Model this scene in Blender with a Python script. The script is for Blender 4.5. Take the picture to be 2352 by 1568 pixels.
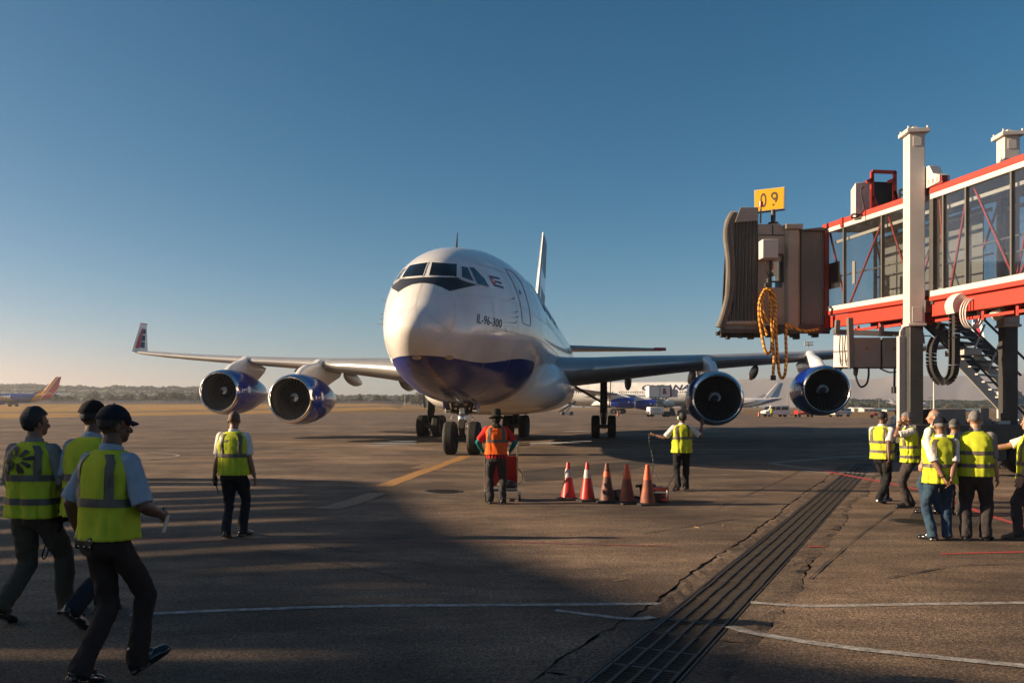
import bpy, bmesh, math, random
from math import sin, cos, tan, pi, radians, sqrt, atan2
from mathutils import Vector, Matrix, noise
from mathutils.bvhtree import BVHTree
random.seed(7)
for _o in list(bpy.data.objects):
    bpy.data.objects.remove(_o)
scene = bpy.context.scene
C = scene.collection

# ---------------------------------------------------------------- camera, sky, sun, exposure
F, CX, HY, H = 2044.0, 1061.0, 933.0, 1.83        # calibration of the photograph (2352 px wide frame)
cam_d = bpy.data.cameras.new('camera')
cam_d.sensor_width = 36.0
cam_d.lens = F / 2352.0 * 36.0
cam_d.shift_x = (1176.0 - CX) / 2352.0
cam_d.shift_y = (HY - 784.0) / 2352.0
cam_d.clip_start = 0.1
cam_d.clip_end = 40000
cam = bpy.data.objects.new('camera', cam_d)
cam.location = (0, 0, H)
cam.rotation_euler = (pi / 2, 0, 0)
C.objects.link(cam)
scene.camera = cam

SUN_EL, SUN_AZ = radians(18.0), radians(0.5)          # sun to the left, a little ahead of the camera
sun_dir = Vector((-cos(SUN_EL) * cos(SUN_AZ), cos(SUN_EL) * sin(SUN_AZ), sin(SUN_EL)))
SKY_G, SKY_K = (1.95, 1.16, 1.02), (7.4, 1.30, 0.90)
world = bpy.data.worlds.new('World')
scene.world = world
world.use_nodes = True
_nt = world.node_tree
_bg = _nt.nodes['Background']
_sky = _nt.nodes.new('ShaderNodeTexSky')
_sky.sky_type = 'NISHITA'
_sky.sun_disc = False
_sky.sun_elevation = SUN_EL
_sky.sun_rotation = atan2(sun_dir.x, sun_dir.y)
_sky.altitude = 0
_sky.air_density = 0.7
_sky.dust_density = 0.6
_sky.ozone_density = 3.0
# the photograph's film response of the sky: one curve per colour channel over the whole sky
_sc = _nt.nodes.new('ShaderNodeSeparateColor'); _cc = _nt.nodes.new('ShaderNodeCombineColor')
_nt.links.new(_sky.outputs[0], _sc.inputs[0])
def _chan(i, g, k):
    p = _nt.nodes.new('ShaderNodeMath'); p.operation = 'POWER'; p.inputs[1].default_value = g
    q = _nt.nodes.new('ShaderNodeMath'); q.operation = 'MULTIPLY'; q.inputs[1].default_value = k
    _nt.links.new(_sc.outputs[i], p.inputs[0]); _nt.links.new(p.outputs[0], q.inputs[0])
    return q.outputs[0]
SKS = 0.05
_r = _chan(0, SKY_G[0], SKY_K[0] * SKS ** (SKY_G[0] - 1)); _g = _chan(1, SKY_G[1], SKY_K[1] * SKS ** (SKY_G[1] - 1)); _b = _chan(2, SKY_G[2], SKY_K[2] * SKS ** (SKY_G[2] - 1))
_cap = _nt.nodes.new('ShaderNodeMath'); _cap.operation = 'MULTIPLY'; _cap.inputs[1].default_value = 1.25
_nt.links.new(_g, _cap.inputs[0])
_mn = _nt.nodes.new('ShaderNodeMath'); _mn.operation = 'MINIMUM'
_nt.links.new(_r, _mn.inputs[0]); _nt.links.new(_cap.outputs[0], _mn.inputs[1])
_nt.links.new(_mn.outputs[0], _cc.inputs[0]); _nt.links.new(_g, _cc.inputs[1]); _nt.links.new(_b, _cc.inputs[2])
_nt.links.new(_cc.outputs[0], _bg.inputs['Color'])
_bg.inputs['Strength'].default_value = 0.05
sun_d = bpy.data.lights.new('sun', 'SUN')
sun_d.energy = 5.0
sun_d.angle = radians(0.53)
sun_d.color = (1.0, 0.77, 0.52)
sun = bpy.data.objects.new('sun', sun_d)
sun.rotation_euler = sun_dir.to_track_quat('Z', 'Y').to_euler()
sun.location = (-60, 10, 40)
C.objects.link(sun)
scene.view_settings.view_transform = 'Standard'
scene.view_settings.look = 'None'
scene.view_settings.gamma = 1
scene.view_settings.use_curve_mapping = False
scene.view_settings.exposure = 1.17
scene.render.engine = 'CYCLES'
scene.cycles.use_denoising = True
scene.cycles.max_bounces = 8
scene.cycles.transparent_max_bounces = 12
scene.cycles.volume_bounces = 1
scene.cycles.caustics_reflective = False
scene.cycles.caustics_refractive = False

def at(px, py, Y):
    """point at distance Y seen at pixel (px, py) of the 2352 x 1568 frame"""
    return Vector(((px - CX) / F * Y, Y, H + (HY - py) / F * Y))
def gp(px, py, z=0.0):
    Y = F * (H - z) / (py - HY)
    return Vector(((px - CX) / F * Y, Y, z))

# ---------------------------------------------------------------- materials
MATS = {}
def mat(name, col, rough=0.6, metal=0.0, var=0.0, vscale=3.0, bump=0.0, bscale=60.0, coat=0.0, spec=0.5, col2=None, emit=None, bdist=0.01):
    if name in MATS:
        return MATS[name]
    m = bpy.data.materials.new(name)
    m.use_nodes = True
    nt = m.node_tree
    b = nt.nodes['Principled BSDF']
    c4 = (col[0], col[1], col[2], 1)
    b.inputs['Base Color'].default_value = c4
    b.inputs['Roughness'].default_value = rough
    b.inputs['Metallic'].default_value = metal
    b.inputs['Specular IOR Level'].default_value = spec
    b.inputs['Coat Weight'].default_value = coat
    b.inputs['Coat Roughness'].default_value = 0.06
    if emit:
        b.inputs['Emission Color'].default_value = (emit[0], emit[1], emit[2], 1)
        b.inputs['Emission Strength'].default_value = emit[3]
    if var or bump:
        tc = nt.nodes.new('ShaderNodeTexCoord')
    if var:
        n = nt.nodes.new('ShaderNodeTexNoise')
        n.inputs['Scale'].default_value = vscale
        n.inputs['Detail'].default_value = 6
        n.inputs['Roughness'].default_value = 0.65
        nt.links.new(tc.outputs['Object'], n.inputs['Vector'])
        r = nt.nodes.new('ShaderNodeValToRGB')
        r.color_ramp.elements[0].position = 0.3
        r.color_ramp.elements[1].position = 0.7
        k = 1 - var
        d = col2 if col2 else (col[0] * k, col[1] * k, col[2] * k)
        r.color_ramp.elements[0].color = (d[0], d[1], d[2], 1)
        r.color_ramp.elements[1].color = c4
        nt.links.new(n.outputs['Fac'], r.inputs['Fac'])
        nt.links.new(r.outputs['Color'], b.inputs['Base Color'])
        mr = nt.nodes.new('ShaderNodeMapRange')
        mr.inputs['To Min'].default_value = min(1, rough + 0.12)
        mr.inputs['To Max'].default_value = max(0.03, rough - 0.08)
        nt.links.new(n.outputs['Fac'], mr.inputs['Value'])
        nt.links.new(mr.outputs[0], b.inputs['Roughness'])
    if bump:
        n2 = nt.nodes.new('ShaderNodeTexNoise')
        n2.inputs['Scale'].default_value = bscale
        n2.inputs['Detail'].default_value = 4
        nt.links.new(tc.outputs['Object'], n2.inputs['Vector'])
        bp = nt.nodes.new('ShaderNodeBump')
        bp.inputs['Strength'].default_value = bump
        bp.inputs['Distance'].default_value = bdist
        nt.links.new(n2.outputs['Fac'], bp.inputs['Height'])
        nt.links.new(bp.outputs[0], b.inputs['Normal'])
    MATS[name] = m
    return m

def nodes_of(m):
    return m.node_tree.nodes, m.node_tree.links, m.node_tree.nodes['Principled BSDF']

# ---------------------------------------------------------------- things
def tag(o, label=None, cat=None, group=None, kind=None):
    if label: o['label'] = label
    if cat: o['category'] = cat
    if group: o['group'] = group
    if kind: o['kind'] = kind
    return o
def thing(name, label, cat, loc=(0, 0, 0), rotz=0.0, group=None):
    o = bpy.data.objects.new(name, None)
    o.empty_display_size = 0.2
    o.location = loc
    o.rotation_euler = (0, 0, rotz)
    C.objects.link(o)
    return tag(o, label, cat, group)
def link_mesh(name, me, parent=None, loc=None):
    o = bpy.data.objects.new(name, me)
    C.objects.link(o)
    if parent is not None: o.parent = parent
    if loc is not None: o.location = loc
    return o
def copy_tree(o, parent=None, skip=()):
    c = o.copy()
    C.objects.link(c)
    if parent is not None: c.parent = parent
    for ch in list(o.children):
        if ch.name.split('.')[0] in skip: continue
        copy_tree(ch, c, skip)
    return c

class MB:
    """collects shapes; build() links them as ONE mesh object"""
    def __init__(s):
        s.v = []; s.f = []; s.m = []; s.cur = 0
    def use(s, i):
        s.cur = i; return s
    def add(s, vs, fs):
        b = len(s.v)
        s.v += [Vector(p) for p in vs]
        s.f += [tuple(i + b for i in f) for f in fs]
        s.m += [s.cur] * len(fs)
    def box(s, c, size, rot=None):
        c = Vector(c); hx, hy, hz = size[0] / 2, size[1] / 2, size[2] / 2
        vs = [Vector((x, y, z)) for x in (-hx, hx) for y in (-hy, hy) for z in (-hz, hz)]
        if rot is not None: vs = [rot @ p for p in vs]
        s.add([p + c for p in vs], [(0, 1, 3, 2), (4, 6, 7, 5), (0, 4, 5, 1), (2, 3, 7, 6), (0, 2, 6, 4), (1, 5, 7, 3)])
        return s
    def bar(s, p0, p1, w, h=None, up=(0, 0, 1)):
        p0 = Vector(p0); p1 = Vector(p1); h = h or w
        d = p1 - p0; L = d.length
        if L < 1e-6: return s
        x = d / L
        y = Vector(up).cross(x)
        if y.length < 1e-4: y = Vector((0, 1, 0)).cross(x)
        y.normalize(); z = x.cross(y)
        R = Matrix((x, y, z)).transposed()
        return s.box((p0 + p1) / 2, (L, w, h), R)
    def tube(s, pts, r, n=8, cap=True, closed=False):
        pts = [Vector(p) for p in pts]
        N = len(pts)
        rs = r if isinstance(r, (list, tuple)) else [r] * N
        prev = None; rings = []
        for i, p in enumerate(pts):
            if closed: t = pts[(i + 1) % N] - pts[i - 1]
            else: t = pts[min(i + 1, N - 1)] - pts[max(i - 1, 0)]
            if t.length < 1e-9: t = Vector((0, 0, 1))
            t.normalize()
            if prev is None:
                a = Vector((0, 0, 1)) if abs(t.z) < 0.9 else Vector((1, 0, 0))
                u = t.cross(a).normalized()
            else:
                u = (prev - t * prev.dot(t))
                if u.length < 1e-6: u = t.cross(Vector((0.3, 0.5, 0.8)))
                u.normalize()
            prev = u
            w = t.cross(u)
            rings.append([p + (u * cos(2 * pi * k / n) + w * sin(2 * pi * k / n)) * rs[i] for k in range(n)])
        s.loft(rings, cap=cap and not closed, closed=closed)
        return s
    def loft(s, rings, cap=True, closed=False, wrap=True):
        n = len(rings[0]); vs = [p for r in rings for p in r]; fs = []
        R = len(rings)
        for i in range(R if closed else R - 1):
            j = (i + 1) % R
            for k in range(n if wrap else n - 1):
                l = (k + 1) % n
                fs.append((i * n + k, i * n + l, j * n + l, j * n + k))
        if cap:
            fs.append(tuple(range(n - 1, -1, -1)))
            fs.append(tuple((R - 1) * n + k for k in range(n)))
        s.add(vs, fs)
        return s
    def lathe(s, prof, n=32, M=None, cap=False):
        """prof: (axial, radius) about local x axis"""
        rings = []
        for a, r in prof:
            ring = [Vector((a, r * cos(2 * pi * k / n), r * sin(2 * pi * k / n))) for k in range(n)]
            if M is not None: ring = [M @ p for p in ring]
            rings.append(ring)
        return s.loft(rings, cap=cap)
    def cyl(s, p0, p1, r, n=16, r1=None):
        return s.tube([p0, p1], [r, r if r1 is None else r1], n)
    def prism(s, poly, off):
        poly = [Vector(p) for p in poly]; off = Vector(off); n = len(poly)
        vs = poly + [p + off for p in poly]
        fs = [tuple(range(n - 1, -1, -1)), tuple(range(n, 2 * n))]
        fs += [(i, (i + 1) % n, n + (i + 1) % n, n + i) for i in range(n)]
        s.add(vs, fs)
        return s
    def ell(s, c, r, n=16, m=10, R=None):
        c = Vector(c); rings = []
        for i in range(m + 1):
            t = pi * i / m
            t = min(max(t, 0.02), pi - 0.02)
            ring = []
            for k in range(n):
                a = 2 * pi * k / n
                p = Vector((r[0] * sin(t) * cos(a), r[1] * sin(t) * sin(a), -r[2] * cos(t)))
                if R is not None: p = R @ p
                ring.append(p + c)
            rings.append(ring)
        return s.loft(rings, cap=True)
    def mesh(s, name, mats, smooth=35, fix=True):
        me = bpy.data.meshes.new(name)
        me.from_pydata([tuple(p) for p in s.v], [], s.f)
        if not isinstance(mats, (list, tuple)): mats = [mats]
        for m in mats: me.materials.append(m)
        if len(mats) > 1: me.polygons.foreach_set('material_index', s.m)
        if fix:
            bm = bmesh.new(); bm.from_mesh(me)
            bmesh.ops.recalc_face_normals(bm, faces=bm.faces)
            bm.to_mesh(me); bm.free()
        if smooth:
            me.shade_smooth()
            if smooth < 180: me.set_sharp_from_angle(angle=radians(smooth))
        me.update()
        return me
    def build(s, name, mats, parent=None, smooth=35, world=False, bevel=0, fix=True):
        if world and parent is not None:
            inv = (Matrix.Translation(parent.location) @ parent.rotation_euler.to_matrix().to_4x4()).inverted()
            s.v = [inv @ p for p in s.v]
        me = s.mesh(name, mats, smooth, fix)
        o = link_mesh(name, me, parent)
        if bevel:
            b = o.modifiers.new('bevel', 'BEVEL'); b.width = bevel; b.segments = 2; b.limit_method = 'ANGLE'
        return o

def pchip(xs, ys):
    n = len(xs); h = [xs[i + 1] - xs[i] for i in range(n - 1)]
    d = [(ys[i + 1] - ys[i]) / h[i] for i in range(n - 1)]
    m = [d[0]] + [0] * (n - 2) + [d[-1]]
    for i in range(1, n - 1):
        if d[i - 1] * d[i] > 0:
            w1 = 2 * h[i] + h[i - 1]; w2 = h[i] + 2 * h[i - 1]
            m[i] = (w1 + w2) / (w1 / d[i - 1] + w2 / d[i])
    def f(x):
        if x <= xs[0]: return ys[0]
        if x >= xs[-1]: return ys[-1]
        i = 0
        while x > xs[i + 1]: i += 1
        t = (x - xs[i]) / h[i]; t2 = t * t; t3 = t2 * t
        return (2 * t3 - 3 * t2 + 1) * ys[i] + (t3 - 2 * t2 + t) * h[i] * m[i] + (-2 * t3 + 3 * t2) * ys[i + 1] + (t3 - t2) * h[i] * m[i + 1]
    return f
def lerp(a, b, t): return a + (b - a) * t
def catmull(pts, k=6):
    pts = [Vector(p) for p in pts]; out = []
    for i in range(len(pts) - 1):
        p0 = pts[max(i - 1, 0)]; p1 = pts[i]; p2 = pts[i + 1]; p3 = pts[min(i + 2, len(pts) - 1)]
        for j in range(k):
            t = j / k
            out.append(0.5 * ((2 * p1) + (p2 - p0) * t + (2 * p0 - 5 * p1 + 4 * p2 - p3) * t * t + (3 * p1 - p0 - 3 * p2 + p3) * t ** 3))
    out.append(pts[-1])
    return out

# a scratch scene in which voxel remeshing is evaluated
_scratch = bpy.data.scenes.new('scratch')
def remesh(me, voxel, smooth_it=2, fac=0.5):
    o = bpy.data.objects.new('scratch', me)
    _scratch.collection.objects.link(o)
    r = o.modifiers.new('r', 'REMESH'); r.mode = 'VOXEL'; r.voxel_size = voxel
    if smooth_it:
        q = o.modifiers.new('s', 'SMOOTH'); q.iterations = smooth_it; q.factor = fac
    vl = _scratch.view_layers[0]
    vl.update()
    dg = vl.depsgraph
    out = bpy.data.meshes.new_from_object(o.evaluated_get(dg), preserve_all_data_layers=False, depsgraph=dg)
    bpy.data.objects.remove(o)
    return out

# text turned into a mesh: list of 2-D verts and faces, x from 0..width
def text_geo(body, shear=0.0, bold=0.0, spacing=1.0, step=0):
    cu = bpy.data.curves.new('t', 'FONT')
    cu.body = body; cu.shear = shear; cu.offset = bold; cu.space_character = spacing
    cu.resolution_u = 3
    o = bpy.data.objects.new('t', cu)
    _scratch.collection.objects.link(o)
    vl = _scratch.view_layers[0]; vl.update()
    me = bpy.data.meshes.new_from_object(o.evaluated_get(vl.depsgraph), depsgraph=vl.depsgraph)
    bpy.data.objects.remove(o); bpy.data.curves.remove(cu)
    bm = bmesh.new(); bm.from_mesh(me)
    bmesh.ops.triangulate(bm, faces=bm.faces)
    for _ in range(6):
        es = [e for e in bm.edges if step and e.calc_length() > step]
        if not es: break
        bmesh.ops.subdivide_edges(bm, edges=es, cuts=1)
        bmesh.ops.triangulate(bm, faces=[f for f in bm.faces if len(f.verts) > 3])
    bm.verts.index_update(); bm.verts.ensure_lookup_table()
    vs = [(v.co.x, v.co.y) for v in bm.verts]; fs = [tuple(v.index for v in f.verts) for f in bm.faces]
    bm.free(); bpy.data.meshes.remove(me)
    x0 = min(p[0] for p in vs); x1 = max(p[0] for p in vs); y0 = min(p[1] for p in vs); y1 = max(p[1] for p in vs)
    return [((p[0] - x0) / (x1 - x0), (p[1] - y0) / (y1 - y0)) for p in vs], fs, (x1 - x0) / (y1 - y0)
def text_on(name, body, origin, ux, uy, m, parent=None, lift=0.004, world=False, **kw):
    """flat lettering: origin lower left corner, ux / uy full extents"""
    vs, fs, asp = text_geo(body, **kw)
    origin = Vector(origin); ux = Vector(ux); uy = Vector(uy); n = ux.cross(uy).normalized() * lift
    b = MB(); b.add([origin + ux * p[0] + uy * p[1] + n for p in vs], fs)
    return b.build(name, m, parent, smooth=0, world=world, fix=False)
def px_poly(pts, step):
    """triangulated fill of a 2-D polygon with extra inner points: returns verts2d, faces"""
    bm = bmesh.new()
    vs = [bm.verts.new((p[0], p[1], 0)) for p in pts]
    bm.faces.new(vs)
    bmesh.ops.triangulate(bm, faces=bm.faces)
    for _ in range(7):
        es = [e for e in bm.edges if e.calc_length() > step]
        if not es: break
        bmesh.ops.subdivide_edges(bm, edges=es, cuts=1)
        bmesh.ops.triangulate(bm, faces=[f for f in bm.faces if len(f.verts) > 3])
    bm.verts.index_update()
    out = [(v.co.x, v.co.y) for v in bm.verts], [tuple(v.index for v in f.verts) for f in bm.faces]
    bm.free()
    return out
# ================================================================ SETTING
def sm(a, b, x):
    t = min(1, max(0, (x - a) / (b - a))); return t * t * (3 - 2 * t)
def rise(X, Y):
    if Y < 50: return 0.0
    m = 1 - sm(-0.10, 0.02, X / Y)
    return m * (3.4 * sm(200, 520, Y) + 5.0 * sm(560, 1100, Y))

# ---- asphalt
def asphalt_material(name, base, dark, warm):
    m = mat(name, base, rough=0.85, spec=0.35)
    ns, ln, b = nodes_of(m)
    tc = ns.new('ShaderNodeTexCoord')
    def noise_n(scale, detail=5, rough=0.6, sc=None):
        n = ns.new('ShaderNodeTexNoise'); n.inputs['Scale'].default_value = scale
        n.inputs['Detail'].default_value = detail; n.inputs['Roughness'].default_value = rough
        if sc:
            mp = ns.new('ShaderNodeMapping'); mp.inputs['Scale'].default_value = sc
            ln.new(tc.outputs['Object'], mp.inputs['Vector']); ln.new(mp.outputs[0], n.inputs['Vector'])
        else: ln.new(tc.outputs['Object'], n.inputs['Vector'])
        return n
    def ramp(src, p0, p1, c0, c1):
        r = ns.new('ShaderNodeValToRGB'); e = r.color_ramp.elements
        e[0].position = p0; e[1].position = p1; e[0].color = (*c0, 1); e[1].color = (*c1, 1)
        ln.new(src, r.inputs['Fac']); return r
    def mix(kind, fac, a, c):
        x = ns.new('ShaderNodeMix'); x.data_type = 'RGBA'; x.blend_type = kind
        if isinstance(fac, float): x.inputs[0].default_value = fac
        else: ln.new(fac, x.inputs[0])
        ln.new(a, x.inputs[6]); ln.new(c, x.inputs[7]); return x.outputs[2]
    big = ramp(noise_n(0.12, 6, 0.65).outputs['Fac'], 0.36, 0.66, dark, base)
    pat = ramp(noise_n(0.55, 5, 0.7, (0.35, 1.3, 1)).outputs['Fac'], 0.40, 0.62, (0.48, 0.46, 0.44), (1, 1, 1))
    c = mix('MULTIPLY', 0.85, big.outputs[0], pat.outputs[0])
    streak = ramp(noise_n(1.0, 5, 0.6, (0.05, 0.9, 1)).outputs['Fac'], 0.44, 0.6, (0.80, 0.78, 0.76), (1.05, 1.04, 1.02))
    c = mix('MULTIPLY', 0.8, c, streak.outputs[0])
    spill = ramp(noise_n(0.42, 4, 0.6).outputs['Fac'], 0.39, 0.53, (0.50, 0.48, 0.46), (1, 1, 1))
    c = mix('MULTIPLY', 0.8, c, spill.outputs[0])
    mott = ramp(noise_n(2.3, 5, 0.7, (0.6, 1.2, 1)).outputs['Fac'], 0.36, 0.64, (0.68, 0.66, 0.65), (1.16, 1.13, 1.08))
    c = mix('MULTIPLY', 0.9, c, mott.outputs[0])
    # stones: two sizes of aggregate
    v = ns.new('ShaderNodeTexVoronoi'); v.inputs['Scale'].default_value = 95
    ln.new(tc.outputs['Object'], v.inputs['Vector'])
    st = ramp(v.outputs['Color'], 0.05, 0.95, (0.30, 0.29, 0.28), (2.1, 1.95, 1.72))
    c = mix('MULTIPLY', 0.9, c, st.outputs[0])
    g2 = ramp(noise_n(30, 2, 0.8).outputs['Fac'], 0.36, 0.66, (0.34, 0.34, 0.34), (1.75, 1.66, 1.5))
    c = mix('MULTIPLY', 0.8, c, g2.outputs[0])
    ln.new(c, b.inputs['Base Color'])
    h1 = noise_n(48, 3, 0.7)
    bp = ns.new('ShaderNodeBump'); bp.inputs['Strength'].default_value = 0.9; bp.inputs['Distance'].default_value = 0.012
    ln.new(h1.outputs['Fac'], bp.inputs['Height'])
    h2 = noise_n(0.5, 2, 0.5)
    bp2 = ns.new('ShaderNodeBump'); bp2.inputs['Strength'].default_value = 0.25; bp2.inputs['Distance'].default_value = 0.06
    ln.new(h2.outputs['Fac'], bp2.inputs['Height']); ln.new(bp.outputs[0], bp2.inputs['Normal'])
    ln.new(bp2.outputs[0], b.inputs['Normal'])
    return m
m_asph = asphalt_material('asphalt', (0.245, 0.188, 0.147), (0.098, 0.080, 0.069), None)
m_conc = asphalt_material('worn_concrete', (0.165, 0.13, 0.105), (0.115, 0.093, 0.078), None)
m_patch = asphalt_material('patched_asphalt', (0.075, 0.064, 0.057), (0.05, 0.044, 0.04), None)
m_grass = mat('dry_grass', (0.42, 0.25, 0.085), rough=0.95, var=0.55, vscale=0.09, bump=0.8, bscale=1.2, bdist=0.4, spec=0.1)
m_field = mat('brown_field', (0.23, 0.15, 0.075), rough=0.95, var=0.5, vscale=0.03, bump=0.6, bscale=0.8, bdist=0.3, spec=0.1)
m_trenchshade = mat('trench_shade', (0.012, 0.011, 0.010), rough=0.9)  # near-black colour stands in for the shade of a deep trench

# drain line through the apron
DA = gp(1445, 1568); DB = gp(1985, 1066)
d_dir = (DB - DA).normalized(); d_nrm = Vector((d_dir.y, -d_dir.x, 0))       # to the right
D0 = DA - d_dir * 2.6; D_LEN = (DB - D0).length + 0.6
GW = 0.262                                                                    # half width of the grates
def dpt(s, n, z=0.0): return D0 + d_dir * s + d_nrm * n + Vector((0, 0, z))
rj = random.Random(11)
def jag(side, amp, base, step=0.16):
    out = []; s = 0.0; v = base
    while s <= D_LEN:
        big = noise.noise((s * 0.5, side * 7.3, 0.4)); v = base + big * 0.12 + rj.uniform(-amp, amp) * 0.6
        out.append((s, side * max(GW + 0.07, v))); s += step * rj.uniform(0.7, 1.3)
    out.append((D_LEN, side * base)); return out
jl = jag(-1, 0.035, 0.56); jr = jag(1, 0.04, 0.60)
hole = [dpt(s, n) for s, n in jl] + [dpt(s, n) for s, n in reversed(jr)]

edge_px = [(-900, 982), (0, 960.5), (400, 953), (880, 945.5), (1000, 943), (1500, 941.5), (1690, 945), (1735, 957), (2000, 958.5), (2400, 957), (3600, 957)]
far_edge = [gp(*p) for p in edge_px]
outline = [Vector((-160, -60, 0))] + far_edge + [Vector((260, -60, 0))]
bm = bmesh.new()
def loop_edges(pts):
    vs = [bm.verts.new(p) for p in pts]
    return [bm.edges.new((vs[i], vs[(i + 1) % len(vs)])) for i in range(len(vs))]
ed = loop_edges(outline) + loop_edges(hole)
bmesh.ops.triangle_fill(bm, use_beauty=True, use_dissolve=False, edges=ed)
me = bpy.data.meshes.new('apron'); 
bmesh.ops.recalc_face_normals(bm, faces=bm.faces)
for f in bm.faces:
    if f.normal.z < 0: f.normal_flip()
bm.to_mesh(me); bm.free(); me.materials.append(m_asph)
apron = tag(link_mesh('apron', me), kind='structure')

# concrete collars either side of the grates, broken along the outer edge, the gap is the crack
for side, jj in ((-1, jl), (1, jr)):
    s0 = 0.0; k = 0
    while s0 < D_LEN - 0.2:
        s1 = min(D_LEN, s0 + rj.uniform(1.6, 3.4))
        outer = [(s, n) for s, n in jj if s0 < s < s1]
        if outer:
            fj = lambda q: next((lerp(n0, n1, (q - sa) / max(1e-6, sb - sa)) for (sa, n0), (sb, n1) in zip(jj, jj[1:]) if sa <= q <= sb), outer[0][1])
            outer = [(s0 + .003, fj(s0 + .003))] + outer + [(s1 - .003, fj(s1 - .003))]
        if len(outer) > 1:
            b = MB(); vs = []
            for s, n in outer:
                gap = 0.0015 + 0.05 * max(0, noise.noise((s * 0.45, side * 3.1, 2.0)) - (0.14 if side < 0 else 0.0)) + 0.014 * max(0, noise.noise((s * 2.1, side * 5.1, 6.0)))
                vs.append((s, n - side * gap))
            inner = [(s, side * (GW + 0.035)) for s, n in outer]
            n_ = len(vs); pts = []
            for (s, n), (si, ni) in zip(vs, inner):
                for j in range(4):
                    t = j / 3; z = rj.uniform(-0.010, 0.006) if 0 < j < 3 else (-0.004 if j == 0 else -0.022 * rj.random())
                    pts.append(dpt(s, lerp(ni, n, t), z))
            fs = [(i * 4 + j, i * 4 + j + 1, i * 4 + 5 + j, i * 4 + 4 + j) for i in range(n_ - 1) for j in range(3)]
            b.add(pts, fs)
            o = b.build('drain_collar', m_conc, apron, smooth=0, fix=True)
            for p in o.data.polygons: pass
        s0 = s1; k += 1
b = MB(); b.add([dpt(-0.2, -1.2, -0.1), dpt(D_LEN + 0.2, -1.2, -0.1), dpt(D_LEN + 0.2, 1.2, -0.1), dpt(-0.2, 1.2, -0.1)], [(0, 3, 2, 1)])
b.build('trench_floor', m_trenchshade, apron, smooth=0)

# grates
m_iron = mat('cast_iron', (0.075, 0.060, 0.048), rough=0.55, metal=0.55, var=0.5, vscale=5, bump=0.3, bscale=80)
drain = thing('drain_grate', 'long cast iron drain grating of slotted panels crossing the apron diagonally', 'drain', D0, atan2(d_dir.y, d_dir.x))
gb = MB(); GL = 0.5
for i in range(5):
    gb.box((0, -GW + 0.02 + i * (2 * GW - 0.04) / 4, -0.011), (GL - 0.008, 0.024, 0.032))
nb = 9
for j in range(nb + 1):
    x = -GL / 2 + 0.012 + j * (GL - 0.024) / nb
    gb.box((x, 0, -0.014), (0.011 if 0 < j < nb else 0.022, 2 * GW - 0.03, 0.026))
gme = gb.mesh('grate', m_iron, smooth=0)
rg = random.Random(3)
for k in range(int(D_LEN / GL)):
    o = link_mesh('grate_panel', gme, drain, (GL * (k + 0.5), rg.uniform(-0.004, 0.004), rg.uniform(-0.004, 0.003)))
for sd in (-1, 1):
    MB().box((D_LEN / 2, sd * (GW + 0.018), -0.02), (D_LEN, 0.02, 0.04)).build('frame_rail', m_iron, drain, smooth=0)

# ---- terrain outside the apron
b = MB()
ys = [-300, -62, 0, 60, 100, 140, 170, 200, 240, 280, 320, 360, 400, 450, 500, 560, 640, 760, 900, 1100, 1500, 2500, 5000, 12000]
xr = [-6, -3, -1.6, -1.0, -0.75, -0.6, -0.5, -0.4, -0.3, -0.22, -0.16, -0.11, -0.07, -0.03, 0.01, 0.06, 0.2, 0.4, 0.7, 1.1, 2, 4, 8]
vs = []
for y in ys:
    for x in xr:
        X = x * max(abs(y), 250)
        vs.append((X, y, -0.12 + rise(X, y)))
nx = len(xr)
b.add(vs, [(i * nx + j, i * nx + j + 1, (i + 1) * nx + j + 1, (i + 1) * nx + j) for i in range(len(ys) - 1) for j in range(nx - 1)])
tag(b.build('terrain', m_field, smooth=180, fix=False), kind='structure')

# golden grass on the left, split by the far taxiway
def strip(name, m, px_near, px_far_depth, dz):
    pass
def sheet(name, m, rows, kind='structure', dz=0.02, n=14):
    """rows: list of polylines (X,Y) of equal length from near to far"""
    b = MB(); vs = []
    for r in rows:
        for p in r: vs.append((p[0], p[1], -0.12 + rise(p[0], p[1]) + dz))
    k = len(rows[0])
    b.add(vs, [(i * k + j, i * k + j + 1, (i + 1) * k + j + 1, (i + 1) * k + j) for i in range(len(rows) - 1) for j in range(k - 1)])
    return tag(b.build(name, m, smooth=180, fix=False), kind=kind)
def edge_xy(ratio):
    """apron edge point in direction X/Y = ratio"""
    px = CX + ratio * F
    for (x0, y0), (x1, y1) in zip(edge_px, edge_px[1:]):
        if x0 <= px <= x1:
            return F * H / (lerp(y0, y1, (px - x0) / (x1 - x0)) - HY)
    return 120
rr = [-0.95, -0.8, -0.65, -0.52, -0.45, -0.38, -0.3, -0.22, -0.15, -0.1, -0.06, -0.03, 0.0, 0.05, 0.1, 0.16, 0.2, 0.28]
def row(fn): return [(r * fn(r), fn(r)) for r in rr]
e0 = lambda r: edge_xy(r) - 1.5
tx0 = lambda r: max(edge_xy(r) + 70, 232 if r < -0.1 else 330)
tx1 = lambda r: tx0(r) + 26
g1 = lambda r: 520
sheet('grass_verge', m_grass, [row(e0), row(lambda r: lerp(e0(r), tx0(r), 0.5)), row(tx0)], dz=0.07)
sheet('taxiway', m_asph, [row(tx0), row(tx1)], dz=0.03)
sheet('grass_field', m_grass, [row(tx1), row(lambda r: lerp(tx1(r), g1(r), 0.3)), row(lambda r: lerp(tx1(r), g1(r), 0.6)), row(g1)], dz=0.07)

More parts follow.
